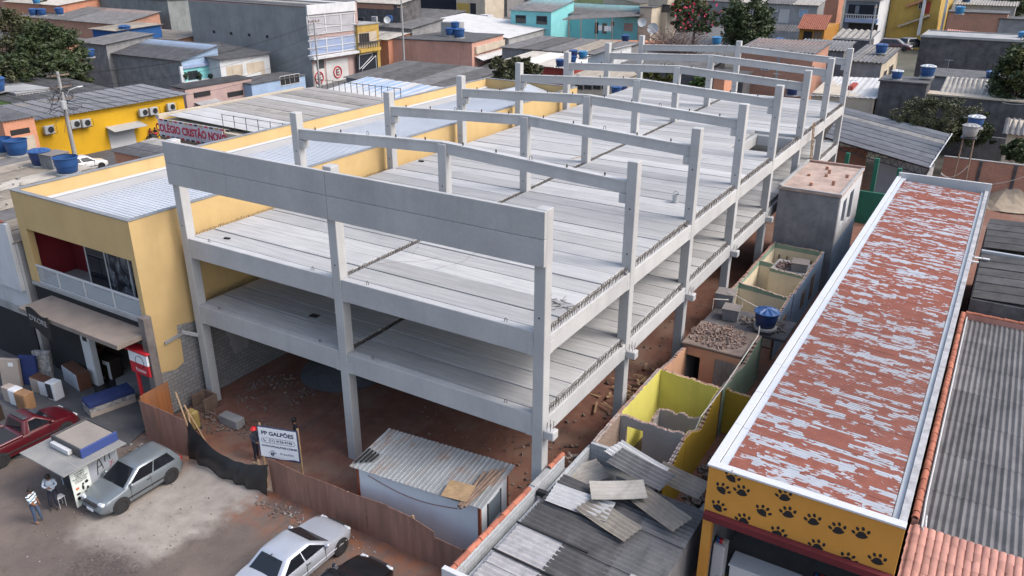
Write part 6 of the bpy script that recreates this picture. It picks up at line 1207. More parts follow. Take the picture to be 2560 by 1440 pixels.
H.panel('black_gate', 'E', 893, 134, 944, 186, 'navyblack', .08); gp = [H.q('E', a, b)+H.nE*.1 for a, b in ((897, 174), (897, 138), (929, 132), (929, 140), (899, 172))]; m = MB(); m.path(gp, .06, 4); m.build('gate_line', M['metalwhite'], H.t); gp = [H.q('E', a, b)+H.nE*.1 for a, b in ((938, 139), (940, 172), (905, 180), (905, 172), (938, 139))]; m = MB(); m.path(gp, .06, 4); m.build('gate_line', M['metalwhite'], H.t)
# school building with sign
H = House('school_building', 'school with pale patched roof and a painted name sign on its end wall', 'building', at(560, 327, z=5), left=397, Lv=19, base=-.5, wall='creamwall', east='rough'); H.Lu += 0
kk = {0: 'sheetwhite', 1: 'sheetwhite', 2: 'sheetwhite', 4: 'fibrelight', 7: 'sheetwhite', 9: 'fibrelight'}
cm('rooftan', (.33, .31, .29), (.27, .255, .24), sc=.6); H2 = H; o = H.C+V3(0, 0, .1)
for k in range(12): a = o-H.U*15+H.V*(.6+1.6*k); m = MB(); m.corr(a+V3(0, 0, .012*(k % 2)-.25), H.U*(H.Lu+14.5)+V3(0, 0, .55), H.V*1.62, .3, .04, 4, thick=.02); m.build('roof_sheet', M[kk.get(k, 'rooftan')], H.t, smooth=True)
m = MB(); m.para(o-H.U*15+V3(0, 0, -5), H.U*15, H.V*18, V3(0, 0, 4.7)); m.build('wing', M['creamwall'], H.t); m = MB(); m.para(o+H.U*(H.Lu-.2)-H.V*.1, H.U*.5, H.V*19, V3(0, 0, .4)); m.build('parapet', M['creamwall'], H.t)
cm('signwhite', (.52, .5, .53)); cm('signbrown', (.22, .17, .12)); P, w, h, n = H.rect('S', 398, 290, 556, 330); P = H.C+H.U*H.Lu-V3(0, 0, 2.6); ss = thing('school_sign', 'white wall sign lettered COLÉGIO CRISTÃO NOVO in red', 'sign', P); W_ = -H.U
m = MB(); m.para(P+n*.06+V3(0, 0, 1.1), W_*(H.Lu-.1), n*.08, V3(0, 0, 1.7)); m.build('board', M['signwhite'], ss); m = MB(); m.para(P+n*.06-V3(0, 0, 1.1), W_*(H.Lu-.1), n*.06, V3(0, 0, 2.18)); m.build('lower_board', M['signbrown'], ss)
text('lettering', 'COLÉGIO CRISTÃO NOVO', 1.0, flat('sign_crimson', (.38, .012, .045)), ss, P+n*.15+W_*(H.Lu*.5)+V3(0, 0, 1.9), W_, Z1, .01, bold=.03, sx=.82); text('lettering', 'COLÉGIO CRISTÃO', 1.0, flat('sign_tan', (.38, .31, .26)), ss, P+n*.13+W_*(H.Lu*.48)-V3(0, 0, .05), W_, Z1, .01, bold=.03, sx=1.0)
for k in range(14): m = MB(); m.para(P+n*.145+W_*(.3+k*.7)+V3(0, 0, 2.62), W_*.45, n*.01, V3(0, 0, .15)); m.build('sign_dash', M[('red', 'dark', 'yellowh')[k % 3]], ss); m = MB(); m.para(P+n*.145+W_*(.3+k*.7)+V3(0, 0, 1.12), W_*.45, n*.01, V3(0, 0, .15)); m.build('sign_dash', M[('dark', 'red', 'navy')[k % 3]], ss)
fr = thing('school_roof_fence', 'thin wire fence above the white school roof sheets', 'fence', at(640, 330, z=5))
for k in range(9): p = H.C-H.U*(1.5*k)+V3(0, 0, 0); m = MB(); m.tube(p, p+V3(0, 0, 1.5), .03, 4); m.build('post', M['darkmetal'], fr)
m = MB(); m.tube(H.C+V3(0, 0, 1.45), H.C-H.U*12+V3(0, 0, 1.45), .025, 4); m.build('rail', M['darkmetal'], fr)
# white canopy yard, dark roof
H = House('white_canopy_shed', 'low shed with white curved canopy sheets behind the school roof', 'shed', at(1010, 262, z=3.2), left=800, Lv=9, wall='lightblue'); H.roof('sheetwhite', (0, .2, 1.0, .6), ov=.2, along='V', pitch=1.2, amp=.03, cols=3); fw_ = thing('wire_fence', 'tall thin wire fence along the white canopy shed', 'fence', H.C)
for k in range(15): p = H.C+H.U*(H.Lu*k/14)-H.V*.5; m = MB(); m.tube(V3(p.x, p.y, 0), V3(p.x, p.y, 5.2), .04, 4); m.build('post', M['darkmetal'], fw_)
m = MB(); m.path([H.C+H.U*(H.Lu*k/14)-H.V*.5+V3(0, 0, 1.9) for k in range(15)], .035, 4); m.build('rail', M['darkmetal'], fw_)
H = House('long_dark_roof_house', 'low house with long dark sheet roof in front of the pink building', 'house', at(1120, 222, z=3.4), left=865, Lv=13, wall='rough'); H.roof('fibredark', (0, 0, .8, .8), ov=.3, along='V', pitch=.4, amp=.05, cols=5, alt={1: 'fibre'})
Cp = at(1181, 197, z=0); Cp = Cp+V3(0, 0, reach(Cp, Z1, py=107)); H = House('pink_house', 'stained salmon pink two-storey house with awning over its windows', 'house', Cp, left=958, right=1258, yaw=R(10), base=-.5, wall='pinkwall', east='pinkwall'); H.flat('fibredark')
H.panel('white_fascia', 'E', 1186, 108, 1258, 125, 'creamwall', .35); P, w, h, n = H.rect('E', 1186, 128, 1262, 136); m = MB(); m.corr(P+V3(0, 0, .3), n*1.5-V3(0, 0, .5), w, .6, .06, 6, thick=.03); m.build('awning', M['sheetwhite'], H.t, smooth=True); H.window('E', 1195, 138, 1206, 154); H.window('E', 1217, 135, 1228, 150); H.panel('door', 'E', 1238, 132, 1248, 166, 'oldwood', .04)
for i, (px_, py_, d_) in enumerate(((1125, 88, 1.6), (1148, 93, 1.9), (1138, 72, 1.5))): tank(atd(px_, py_, 130), d_, ('left', 'nearest', 'raised')[i]+' blue tank of three behind the pink house roof', 'b')
H = House('white_roof_house', 'wide white metal roof behind the pink house', 'house', atd(1272, 96, 142), left=1040, Lv=16, wall='cement'); H.roof('sheetwhite', (0, 1.5, 2.2, .8), ov=.3, along='V', pitch=.8, amp=.03); m = MB(); p = atd(1103, 90, 138); m.para(p, V3(3.4, 0, 0), V3(0, 2, 0), V3(0, 0, 2.3)); m.build('tank_room', M['cement'], H.t)
# ---------------------------------------------------------------- far row
def far(name, label, px, py0, py1, left, right, d, wall, Lv=8, roof='flat', rmat='fibredark', yaw=0, cat='house', east=None, zs=(0, 0, 1, 1), **kw):
    """near corner column px, wall top row py0 at camera depth d"""
    return_ = House(name, label, cat, atd(px, py0, d), left=left, right=right, Lv=None if right else Lv, wall=wall, yaw=yaw, east=east, base=min(atd(px, py1, d).z, tz(*atd(px, py1, d).xy)-.5))
    if roof == 'flat': return_.flat(rmat, kw.get('par', 0))
    elif roof: return_.roof(rmat, zs, ov=.4, along=kw.get('along', 'V'), pitch=.45, amp=.06, cols=kw.get('cols', 1), alt=kw.get('alt'))
    return return_
H = far('turquoise_house', 'turquoise house with two dark windows and a low dark roof', 1378, 30, 96, 1277, None, 150, 'turq', 9, 'shed', 'fibre', zs=(0, 0, 1.6, 1.6)); H.window('S', 1290, 39, 1314, 57, 'darkmetal', 'glass', 1); H.window('S', 1342, 41, 1367, 60, 'darkmetal', 'glass', 1)
H = far('turquoise_terrace_house', 'turquoise wing with covered terrace, posts and hanging laundry', 1598, 44, 102, 1380, None, 149, 'turq', 9, 'shed', 'fibredark', zs=(0, 0, 1.4, 1.4)); H.window('S', 1405, 54, 1418, 70); H.panel('door', 'S', 1487, 56, 1496, 84, 'dark', .05); H.panel('door', 'S', 1506, 58, 1517, 84, 'oldwood', .05); H.window('S', 1528, 54, 1536, 64); H.panel('shutter', 'S', 1560, 58, 1582, 78, 'pinkgarage', .06)
m = MB(); p0, p1 = atd(1405, 50, 145), atd(1600, 40, 147); m.corr(p0, V3(0, 4, .6), p1-p0, .5, .06, 4, thick=.04); m.build('terrace_roof', M['fibre'], H.t, smooth=True)
for x in (1422, 1452, 1490, 1530, 1595): a, b = atd(x, 104, 145), atd(x, 46, 145); m = MB(); m.tube(a, b, .09, 5); m.build('terrace_post', M['oldwood'], H.t)
m = MB(); p = atd(1405, 104, 144.5); q = atd(1640, 108, 144.5); m.para(V3(p.x, p.y, p.z-3), q-p, V3(0, 5, 0), V3(0, 0, 3)); m.build('terrace_floor', M['salmonbrick'], H.t)
for i, (x, y, c_) in enumerate(((1495, 76, 'whitewall'), (1510, 78, 'whitewall'), (1518, 78, 'palewall'))): p = atd(x, y, 144.3); m = MB(); m.para(p, V3(.6, .2, 0), V3(0, .04, 0), V3(0, 0, .9)); m.build('hanging_cloth', M[c_], label=('left', 'middle', 'right')[i]+' pale cloth hanging on the turquoise terrace', cat='cloth', group='laundry on the terrace')
tank(atd(1563, 103, 143.8), 1.5, 'blue tank at the right end of the turquoise terrace', 'd')
far('pale_green_building', 'pale green building behind the turquoise roofs', 1640, -30, 24, 1378, None, 172, 'palegreen', 8)
far('grey_gable_house', 'grey gabled block above the turquoise terrace', 1600, 10, 44, 1508, None, 158, 'creamwall', 6, 'shed', 'fibredark', zs=(0, 1.5, 1.5, 0))
H = far('beige_tall_house', 'tall beige wall with a small window right of the turquoise house', 1672, -40, 82, 1624, None, 148, 'creamwall', 5); H.window('S', 1656, 12, 1674, 30, 'darkmetal'); far('beige_stained_house', 'stained beige side wall beside the turquoise terrace', 1630, 20, 100, 1600, None, 146.5, 'creamwall', 5)
H = far('balcony_shop_house', 'narrow yellow and beige house with a balcony above a pink awning', 1212, -30, 40, 1140, None, 178, 'creamwall', 8); H.panel('yellow_panel', 'S', 1143, 8, 1174, 44, 'yellowh', .08); H.panel('door', 'S', 1176, 8, 1190, 38, 'dark', .05); p = atd(1142, 70, 176); m = MB(); m.para(p, V3(6.0, 0, -.3), V3(0, 3, .9), V3(0, 0, .08)); m.build('pink_awning', M['magenta'], H.t); m = MB(); p = atd(1198, 66, 176.5); m.para(p, V3(2.4, 0, 0), V3(0, 2, 0), V3(0, 0, 2.4)); m.build('white_kiosk_wall', M['whitewall'], H.t)
H = far('grey_block_house_far', 'bare grey block wall left of the turquoise house', 1268, -30, 64, 1206, None, 186, 'block', 8); H.window('S', 1216, -2, 1234, 8); far('rubble_stone_wall', 'pale stone wall behind the grey block', 1380, -40, 30, 1268, None, 190, 'cement', 6)
H = far('black_warehouse', 'wide black building in the upper middle background', 1142, -40, 52, 905, None, 185, 'navyblack', 14)
for i, (px_, py_) in enumerate(((1160, 68), (1235, 72))): person(('person in dark clothes walking on the far street', 'person in white top walking on the far street')[i], atd(px_, py_, 172), R(90*i), 1.7, {}, [M['skin'], M['navyblack' if i == 0 else 'whitewall'], navyt, shoe], ('hair', M['hair']))
H = far('open_bar_terrace', 'open sided roof terrace with corrugated cover behind the grey block', 1000, 20, 66, 888, None, 142, 'roughdark', 6, 'shed', 'fibrelight', zs=(.6, .6, 1.6, 1.6)); H.panel('brick_band', 'S', 888, 10, 984, 22, 'brick', .05)
for i, (a, b) in enumerate(((905, 50), (938, 48), (975, 46))): m = MB(); p = atd(a, b, 141); m.cbox(p.x-.6, p.x+.6, p.y-.4, p.y+.1, p.z-.5, p.z+.5, .1); m.build('stored_goods', M[('dark', 'cement', 'tank')[i]], H.t)
for i, (px, p0, p1, l, r_, d, w, rm, lab) in enumerate(((1030, 72, 96, 905, None, 138, 'rough', 'fibre', 'low house with grey sheet roof behind the yellow balcony house'), (1100, 48, 80, 985, None, 160, 'roughdark', 'fibredark', 'dark roofed low house in front of the black warehouse'), (970, 100, 120, 900, None, 134, 'salmonbrick', 'fibrelight', 'small brick house with tan roof left of the pink house'))): far('low_roof_house', lab, px, p0, p1, l, r_, d, w, 9, 'shed', rm, cols=3)
far('dark_roof_hall', 'wide dark sheet roof between the pink house and the turquoise house', 1512, 138, 160, 1255, None, 122, 'rough', 13, 'shed', 'fibre', zs=(0, 0, .6, .6), cols=5, alt={1: 'fibrewarm', 3: 'fibredark'}); far('pale_roof_hall', 'low hall with pale white and tan roof sheets behind the small tree', 1430, 172, 200, 1250, None, 112, 'rustred', 10, 'shed', 'fibrelight', zs=(0, 0, .5, .5), cols=4, alt={0: 'sheetwhite', 2: 'sheetwhite'})
for i, (px_, py_, k) in enumerate(((1433, 142, 'd'), (1457, 145, 'l'), (1400, 165, 'd'), (1430, 156, 'b'))): tank(atd(px_, py_, 108), 1.25, ('back left', 'light blue right', 'front left dark', 'middle front')[i]+' tank of the group on the middle roofs', k)
H = far('white_gable_house', 'small white house with sloping white roof beside the tank group', 1530, 150, 190, 1470, None, 104, 'whitewall', 6, 'shed', 'sheetwhite', zs=(1.4, 0, 0, 1.4), along='U'); H.window('S', 1492, 160, 1502, 168)
H = far('beige_workshop', 'low beige house with strip windows right behind the frame', 1545, 205, 260, 1425, None, 86, 'creamwall', 7, 'shed', 'fibrewarm', zs=(0, 0, .4, .4)); 
for k in range(4): H.window('S', 1440+22*k, 214, 1456+22*k, 222, 'darkmetal', 'glass', 1)
tank(atd(1541, 236, 84), 1.2, 'blue tank behind the last slab of the frame', 'b'); tank(atd(1556, 228, 87), 1.2, 'dark blue tank just behind the blue one at the frame', 'd')
far('dark_lean_to', 'dark mouldy walls and roofs directly behind the frame', 1760, 176, 240, 1560, None, 96, 'roughdark', 8, 'shed', 'fibredark', zs=(0, 0, .5, .5)); far('dark_yard_wall', 'dark yard wall behind the frame right of the middle columns', 1860, 190, 260, 1762, None, 92, 'roughdark', 3); far('orange_brick_stub', 'short orange brick wall seen through the rear columns', 1812, 196, 260, 1785, None, 84, 'brickorange', 3)
H = far('brick_rear_house', 'red brick house with small window seen through the rear frames', 2035, 134, 250, 1852, None, 92, 'brick', 8, 'shed', 'fibre', zs=(0, 0, .5, .5)); H.window('S', 1905, 166, 1922, 174, 'metalwhite', 'dark'); H.panel('concrete_post', 'S', 1940, 140, 1946, 210, 'cement', .05); tank(atd(1980, 236, 78), 1.3, 'dark blue tank seen between the rear frame columns', 'd')
tank(atd(1791, 110, 112), 1.35, 'light blue tank under the far trees', 'l'); tank(atd(1947, 112, 112), 1.3, 'blue tank left of the orange tiled house', 'b')
H = far('grey_upper_house', 'grey house with white shutters and corrugated roof on the slope', 2045, 14, 66, 1850, 2062, 138, 'cement', 8, 'shed', 'fibrelight', zs=(0, 0, .8, .8), cols=3, alt={1: 'fibre'}); H.window('S', 1918, 22, 1928, 31); H.window('S', 1948, 24, 1972, 56, 'metalwhite', 'sheetwhite'); H.window('S', 1999, 25, 2018, 41, 'metalwhite', 'lightblue'); H.panel('unit', 'S', 1938, 22, 1946, 30, 'galv', .3); p = atd(1920, 76, 134); m = MB(); m.corr(p, V3(0, 3, .8), V3(9, 0, 0), .45, .06, 4, thick=.03); m.build('porch_roof', M['fibredark'], H.t, smooth=True)
far('far_dark_roofs', 'dark roofs with weeds above the flowering bush', 1850, 6, 30, 1690, None, 165, 'rough', 9, 'shed', 'fibredark', zs=(0, 0, 1, 1)); far('salmon_brick_tower', 'salmon brick block at the top right of the grey house', 2102, -30, 40, 2046, None, 155, 'salmonbrick', 5)
H = far('orange_tile_house', 'small orange house with terracotta roof and dark porch', 2062, 72, 122, 2000, 2100, 122, 'orangeh', 6, None); o = H.C; m = MB(); m.corr(o-H.V*.6-V3(0, 0, .1)-H.U*.3, H.V*3.4+V3(0, 0, 1.9), H.U*(H.Lu+.6), .28, .05, 6, thick=.04); m.build('roof', M['tile'], H.t, smooth=True); H.panel('porch_recess', 'S', 2008, 78, 2030, 102, 'dark', .02); H.panel('porch_recess', 'S', 2034, 78, 2054, 102, 'oldwood', .02); H.panel('porch_rail', 'S', 2001, 100, 2060, 106, 'salmonbrick', .4)
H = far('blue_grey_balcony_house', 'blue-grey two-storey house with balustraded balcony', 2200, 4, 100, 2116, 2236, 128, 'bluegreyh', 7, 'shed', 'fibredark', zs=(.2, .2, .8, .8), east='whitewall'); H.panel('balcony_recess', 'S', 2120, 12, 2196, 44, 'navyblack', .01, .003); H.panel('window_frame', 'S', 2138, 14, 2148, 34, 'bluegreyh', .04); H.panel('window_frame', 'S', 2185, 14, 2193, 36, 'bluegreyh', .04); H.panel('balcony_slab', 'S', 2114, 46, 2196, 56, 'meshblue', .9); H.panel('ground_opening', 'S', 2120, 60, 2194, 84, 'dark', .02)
for k in range(14): H.panel('baluster', 'S', 2117+5.7*k, 37, 2119+5.7*k, 46, 'galv', .1, .8)
H.panel('hand_rail', 'S', 2115, 35, 2196, 37.5, 'galv', .15, .8); p = atd(2080, 98, 120); m = MB(); m.corr(p, V3(.6, 4, 1.2), V3(5.4, 0, 0), .9, .12, 4, thick=.04); m.build('carport_roof', M['fibrelight'], H.t, smooth=True); m = MB(); p = atd(2078, 125, 119); m.para(p, V3(5.2, 0, 0), V3(0, 3, 0), V3(0, 0, 1.6)); m.build('carport_wall', M['roughdark'], H.t)
H = far('yellow_stair_house', 'tall ochre house with outside stairs and pale corner posts', 2362, -40, 88, 2236, 2395, 132, 'yellowh', 6); m = MB()
for k in range(12): p = H.q('S', 2246+6.5*k, 66-2.3*k)+H.nS*.02; m.para(p, -H.U*.45, H.nS*.9, V3(0, 0, .22))
m.build('stairs', M['creamwall'], H.t); m = MB()
for k in range(10): p = H.q('S', 2330-7*k, 2+2.4*k-8)+H.nS*.02; m.para(p, -H.U*.45, H.nS*.9, V3(0, 0, .22))
m.build('stairs', M['salmonbrick'], H.t); H.panel('corner_post', 'S', 2302, -5, 2309, 88, 'whitewall', 1.0); H.panel('corner_post', 'S', 2357, -5, 2363, 88, 'whitewall', .3); H.panel('door', 'S', 2312, 4, 2326, 34, 'rustred', .05); H.window('S', 2298, 2, 2306, 22)
cr_ = make_car('dark_red_car', 'dark red car parked on the far right street', 'car', paint('maroon_paint', (.06, .012, .015)), 4.0, 1.7, 1.45, 'hatch', atd(2236, 126, 104), R(0)); make_car('dark_car', 'dark car behind the maroon one under the carport', 'car', paint('dark_grey_paint', (.03, .03, .035)), 4.0, 1.7, 1.45, 'hatch', atd(2276, 122, 107), R(60))
H = far('brick_terrace_house', 'weathered red brick house with a bright blue tank at the top right', 2520, 36, 76, 2372, None, 126, 'brick', 6); tank(atd(2398, 34, 126), 1.5, 'bright blue tank on the brick house at the top right', 'l'); tank(atd(2415, 4, 140), 1.6, 'blue tank at the top edge on the right', 'b'); far('grey_top_roof_house', 'grey house with pale roof at the top right corner', 2540, 16, 40, 2390, None, 142, 'cement', 7, 'shed', 'fibrelight', zs=(0, 0, .5, .5))
p = atd(2365, 84, 118); m = MB(); m.corr(p, V3(0, 2, .5), V3(5, 0, -.3), .3, .05, 5, thick=.03); m.build('lean_to_roof', M['tilepink'], H.t, smooth=True)
far('grey_rough_wall', 'patchy grey wall right of the brick terrace house', 2600, 52, 100, 2500, None, 124, 'rough', 5)
H = far('black_stained_house', 'wide black-stained rendered wall on the right', 2555, 106, 190, 2303, None, 100, 'roughdark', 8, None); H.flat('cement', .15)
tank(atd(2556, 98, 104), 1.3, 'light blue tank at the right edge above the black wall', 'l'); tank(atd(2478, 200, 88), 1.35, 'blue tank on the dark flat roof by the right tree', 'b')
H = far('flat_dark_roof_house', 'low house with dark flat roof below the black wall', 2520, 206, 232, 2308, None, 86, 'rough', 7, 'flat', 'fibredark'); H = far('corrugated_lean_to', 'pale corrugated lean-to below the dark flat roof', 2520, 246, 262, 2360, None, 80, 'roughdark', 5, 'shed', 'fibrelight', zs=(0, 0, .9, .9), cols=2)
H = far('dark_grey_block', 'plain dark grey block carrying two blue tanks', 2318, 212, 300, 2200, None, 80, 'roughdark', 4, 'flat', 'fibredark'); tank(atd(2241, 196, 82), 1.15, 'left blue tank on the dark grey block', 'p'); tank(atd(2317, 190, 82), 1.5, 'bigger right blue tank on the dark grey block', 'p'); M['rough2'] = M['rough']
H = far('grey_stained_house', 'grey stained house with cream side wall and tank on its sheet roof', 2205, 158, 270, 2120, 2248, 93, 'rough', 9, 'shed', 'fibre', zs=(0, 0, .5, .5), cols=3, east='creamwall'); H.window('E', 2208, 178, 2214, 200, 'creamwall', 'dark', 0); H.window('E', 2222, 165, 2230, 186, 'creamwall', 'dark', 0); tank(atd(2202, 132, 98), 1.45, 'blue tank on the grey stained house roof', 'b'); far('grey_sheet_roof_house', 'low house with grey sheet roof under the orange tiled house', 2110, 128, 150, 1990, None, 104, 'rough', 6, 'shed', 'fibre', zs=(0, 0, .6, .6))
# white sheet roofs right behind the frame
H = House('white_sheet_shed', 'low shed with pale sheet roof touching the rear right corner of the frame', 'shed', at(2186, 246, z=6.0), left=2030, Lv=9, base=-.3, wall='creamwall'); H.roof('sheetwhite', (0, -.3, .5, .8), ov=.2, along='V', pitch=.5, amp=.03, cols=3); m = MB(); p = at(2120, 215, z=6.6); m.para(p, V3(.5, 0, 0), V3(0, 3, 0), V3(0, 0, -.8)); m.build('red_edge', M['rustred'], H.t)
# wide grey shed with steel truss
gs = thing('grey_shed', 'open shed with wide grey sheet roof on a steel truss behind the grey block', 'shed', (21, 58, 0)); A, B, C_, D_ = at(2062, 343, z=4.3), at(2322, 420, z=4.0), at(2378, 336, z=4.6), at(2112, 268, z=4.9)
for k in range(9):
    a, b = k/9, (k+1)/9; q0, q1 = A.lerp(D_, a), A.lerp(D_, b); r0 = B.lerp(C_, a); m = MB(); m.corr(q0+V3(0, 0, .012*(k % 2)), r0-q0, q1-q0, .25, .035, 4, thick=.02); m.build('roof_sheet', M['fibreblue'] if k not in (6,) else M['fibrelight'], gs, smooth=True)
d = B-A
for z in (-.12, -.75): m = MB(); m.tube(A+d*.0+V3(0, .3, z), B+V3(0, .3, z), .05, 5); m.build('truss_chord', M['darkmetal'], gs)
for k in range(14): m = MB(); m.tube(A+d*(k/14)+V3(0, .3, -.12), A+d*((k+.5)/14)+V3(0, .3, -.75), .03, 4); m.tube(A+d*((k+.5)/14)+V3(0, .3, -.75), A+d*((k+1)/14)+V3(0, .3, -.12), .03, 4); m.build('truss_web', M['darkmetal'], gs)
wallbox('brick_wall', M['brick'], gs, 15.5, 20.2, 56.0, 56.2, -.1, 3.6); wallbox('grey_wall', M['palewall'], gs, 21.2, 25.8, 54.5, 54.7, -.1, 3.4); wallbox('end_wall', M['cement'], gs, 25.6, 25.8, 50.5, 54.4, -.1, 3.2)
for i, (px_, p0, p1) in enumerate(((2056, 372, 400), (2117, 382, 402), (2186, 395, 440), (2246, 420, 442))): a = at(px_, p1, y=47.8-i*.4); b = at(px_, p0, y=47.8-i*.4); wallbox('green_column', M['greenpaint'], gs, a.x-.16, a.x+.16, a.y-.12, a.y+.12, -.1, b.z)
m = MB(); m.path([C_.lerp(B, k/8)+V3(.05, 0, .06+.03*math.sin(k*3)) for k in range(9)], .06, 5); m.build('edge_cable', M['metalwhite'], gs)
wallbox('green_yard_wall', M['greenpaint'], None, 20.6, 24.4, 45.6, 45.8, -.1, 2.6); tag(bpy.data.objects['green_yard_wall'], 'bright green yard wall behind the grey block', 'wall')
wallbox('brick_boundary_wall', M['brick'], None, 26.3, 40, 57.3, 57.5, -.1, 3.5); tag(bpy.data.objects['brick_boundary_wall'], 'long stained red brick boundary wall behind the flaking roof', 'wall'); wallbox('wall_coping', M['cement'], bpy.data.objects['brick_boundary_wall'], 26.25, 40.05, 57.25, 57.55, 3.5, 3.58)
for x in (29.0, 31.6): wallbox('pilaster', M['roughdark'], bpy.data.objects['brick_boundary_wall'], x, x+.25, 57.2, 57.29, 0, 3.48)
wallbox('grey_boundary_wall', M['rough'], None, 27, 40, 69, 69.2, -.1, 3.4); tag(bpy.data.objects['grey_boundary_wall'], 'grey rendered wall beyond the brick boundary wall', 'wall')
H = far('cream_hut', 'small cream hut with corrugated roof at the right edge', 2600, 345, 372, 2518, None, 72, 'creamwall', 3, 'shed', 'fibre', zs=(.1, .1, .9, .9)); H = far('pale_ledge_wall', 'pale topped terrace wall crossing the right edge', 2620, 262, 320, 2298, None, 77, 'roughdark', 2, 'flat', 'creamwall')
ts = thing('tank_stand', 'thin steel stand carrying two tanks behind the grey shed', 'stand', at(2420, 430, z=1.0)); b0 = atd(2422, 345, 68)
for dx in (-.4, .4):
    for dy in (-.4, .4): m = MB(); m.tube(b0+V3(dx, dy, 0), V3(b0.x+dx*1.3, b0.y+dy*1.3, 0), .06, 5); m.build('leg', M['oldwood'], ts)
m = MB(); m.cbox(b0.x-.6, b0.x+.6, b0.y-.6, b0.y+.6, b0.z, b0.z+.08, .02); m.build('platform', M['darkmetal'], ts); tank(b0+V3(0, -.1, .2), 1.35, 'grey tank with white lid on the thin steel stand', 'w', stand=False); tank(b0+V3(.2, 1.4, .7), 1.35, 'blue tank with lid just behind the grey one on the stand', 'p')
m = MB(); n = 22; sp = at(2525, 505, z=.5)
for j in range(8):
    for i in range(n): a = i/n*6.283; r = j/7; m.v.append(V3(sp.x+3.0*r*math.cos(a), sp.y+4*r*math.sin(a)+2, 2.4*(1-r)**1.1+gr_.uniform(-.08, .12)))
for j in range(7):
    for i in range(n): m.f.append((j*n+i, (j+1)*n+i, (j+1)*n+(i+1) % n, j*n+(i+1) % n)); m.m.append(0)
m.build('sand_heap', pm('pale_sand', (.34, .28, .21), (.26, .21, .16), sc=1.5), label='pale sand heap behind the flaking roof at the right edge', cat='sand', kind='stuff')
# upper left houses
for (nm, lab, px, p0, p1, l, d, w, rm, zs) in (('brick_gable_house', 'brick house at the top left behind the trees', 150, 14, 60, 12, 150, 'salmonbrick', 'fibrelight', (0, 0, 1, 1)), ('grey_roof_row', 'grey roofed house with tanks at the top left', 300, 62, 80, 52, 138, 'brick', 'fibre', (0, 0, 1.6, 1.6)), ('blue_wall_house', 'small house with bright blue wall below the dark roofs', 292, 78, 98, 230, 126, 'bluewall', 'fibrewarm', (0, 0, .4, .4)), ('lean_to_house', 'low lean-to roofs left of the red brick house', 264, 112, 150, 196, 118, 'rough', 'fibre', (0, 0, .8, .8)), ('far_left_roof_house', 'dark roofs at the top left corner', 200, 2, 20, -40, 170, 'brick', 'fibredark', (0, 0, 1, 1)), ('pale_shed_left', 'pale roofed brick shed among the left trees', 88, 122, 140, -10, 118, 'brick', 'fibre', (0, 0, .6, .6))): far(nm, lab, px, p0, p1, l, None, d, w, 8, 'shed', rm, zs=zs, cols=2)
for i, (px_, py_, d_) in enumerate(((85, 38, 138), (106, 38, 138), (150, 36, 137), (92, 8, 152), (225, 142, 116))): tank(atd(px_, py_, d_), 1.5, ('leftmost of three tanks on the upper left roof', 'middle tank of three on the upper left roof', 'right tank of three on the upper left roof', 'blue tank on the far brick house at the top left', 'dark blue tank in front of the red brick house')[i], 'bbblb'[i])
# ---------------------------------------------------------------- trees
def leafm(name, c, c2):
    t = NT(name); oi = t.noise(.8, 4); f = t.noise(6, 3); col = t.mix(t.ramp(oi, .35, .65), c, c2); g2 = t.n('ShaderNodeMapRange'); t.put(g2.inputs[0], f); g2.inputs['To Min'].default_value = .6; g2.inputs['To Max'].default_value = 1.4
    t.b.inputs['Subsurface Weight'].default_value = 0; return t.done(t.mix(1., col, g2.outputs[0], 'MULTIPLY'), .6, spec=.3)
M['leaf'] = leafm('dark_leaves', (.030, .045, .018), (.05, .068, .026)); M['leafy'] = leafm('yellowish_leaves', (.085, .085, .022), (.05, .06, .018)); M['leafo'] = leafm('olive_leaves', (.07, .072, .034), (.045, .05, .024)); M['leafg'] = leafm('bright_leaves', (.04, .085, .02), (.06, .10, .03)); M['flower'] = flat('magenta_flowers', (.42, .015, .07), .6); M['bark'] = pm('bark', (.09, .07, .055), (.06, .045, .038)); M['twig'] = pm('bare_twigs', (.17, .12, .105), (.12, .085, .075))
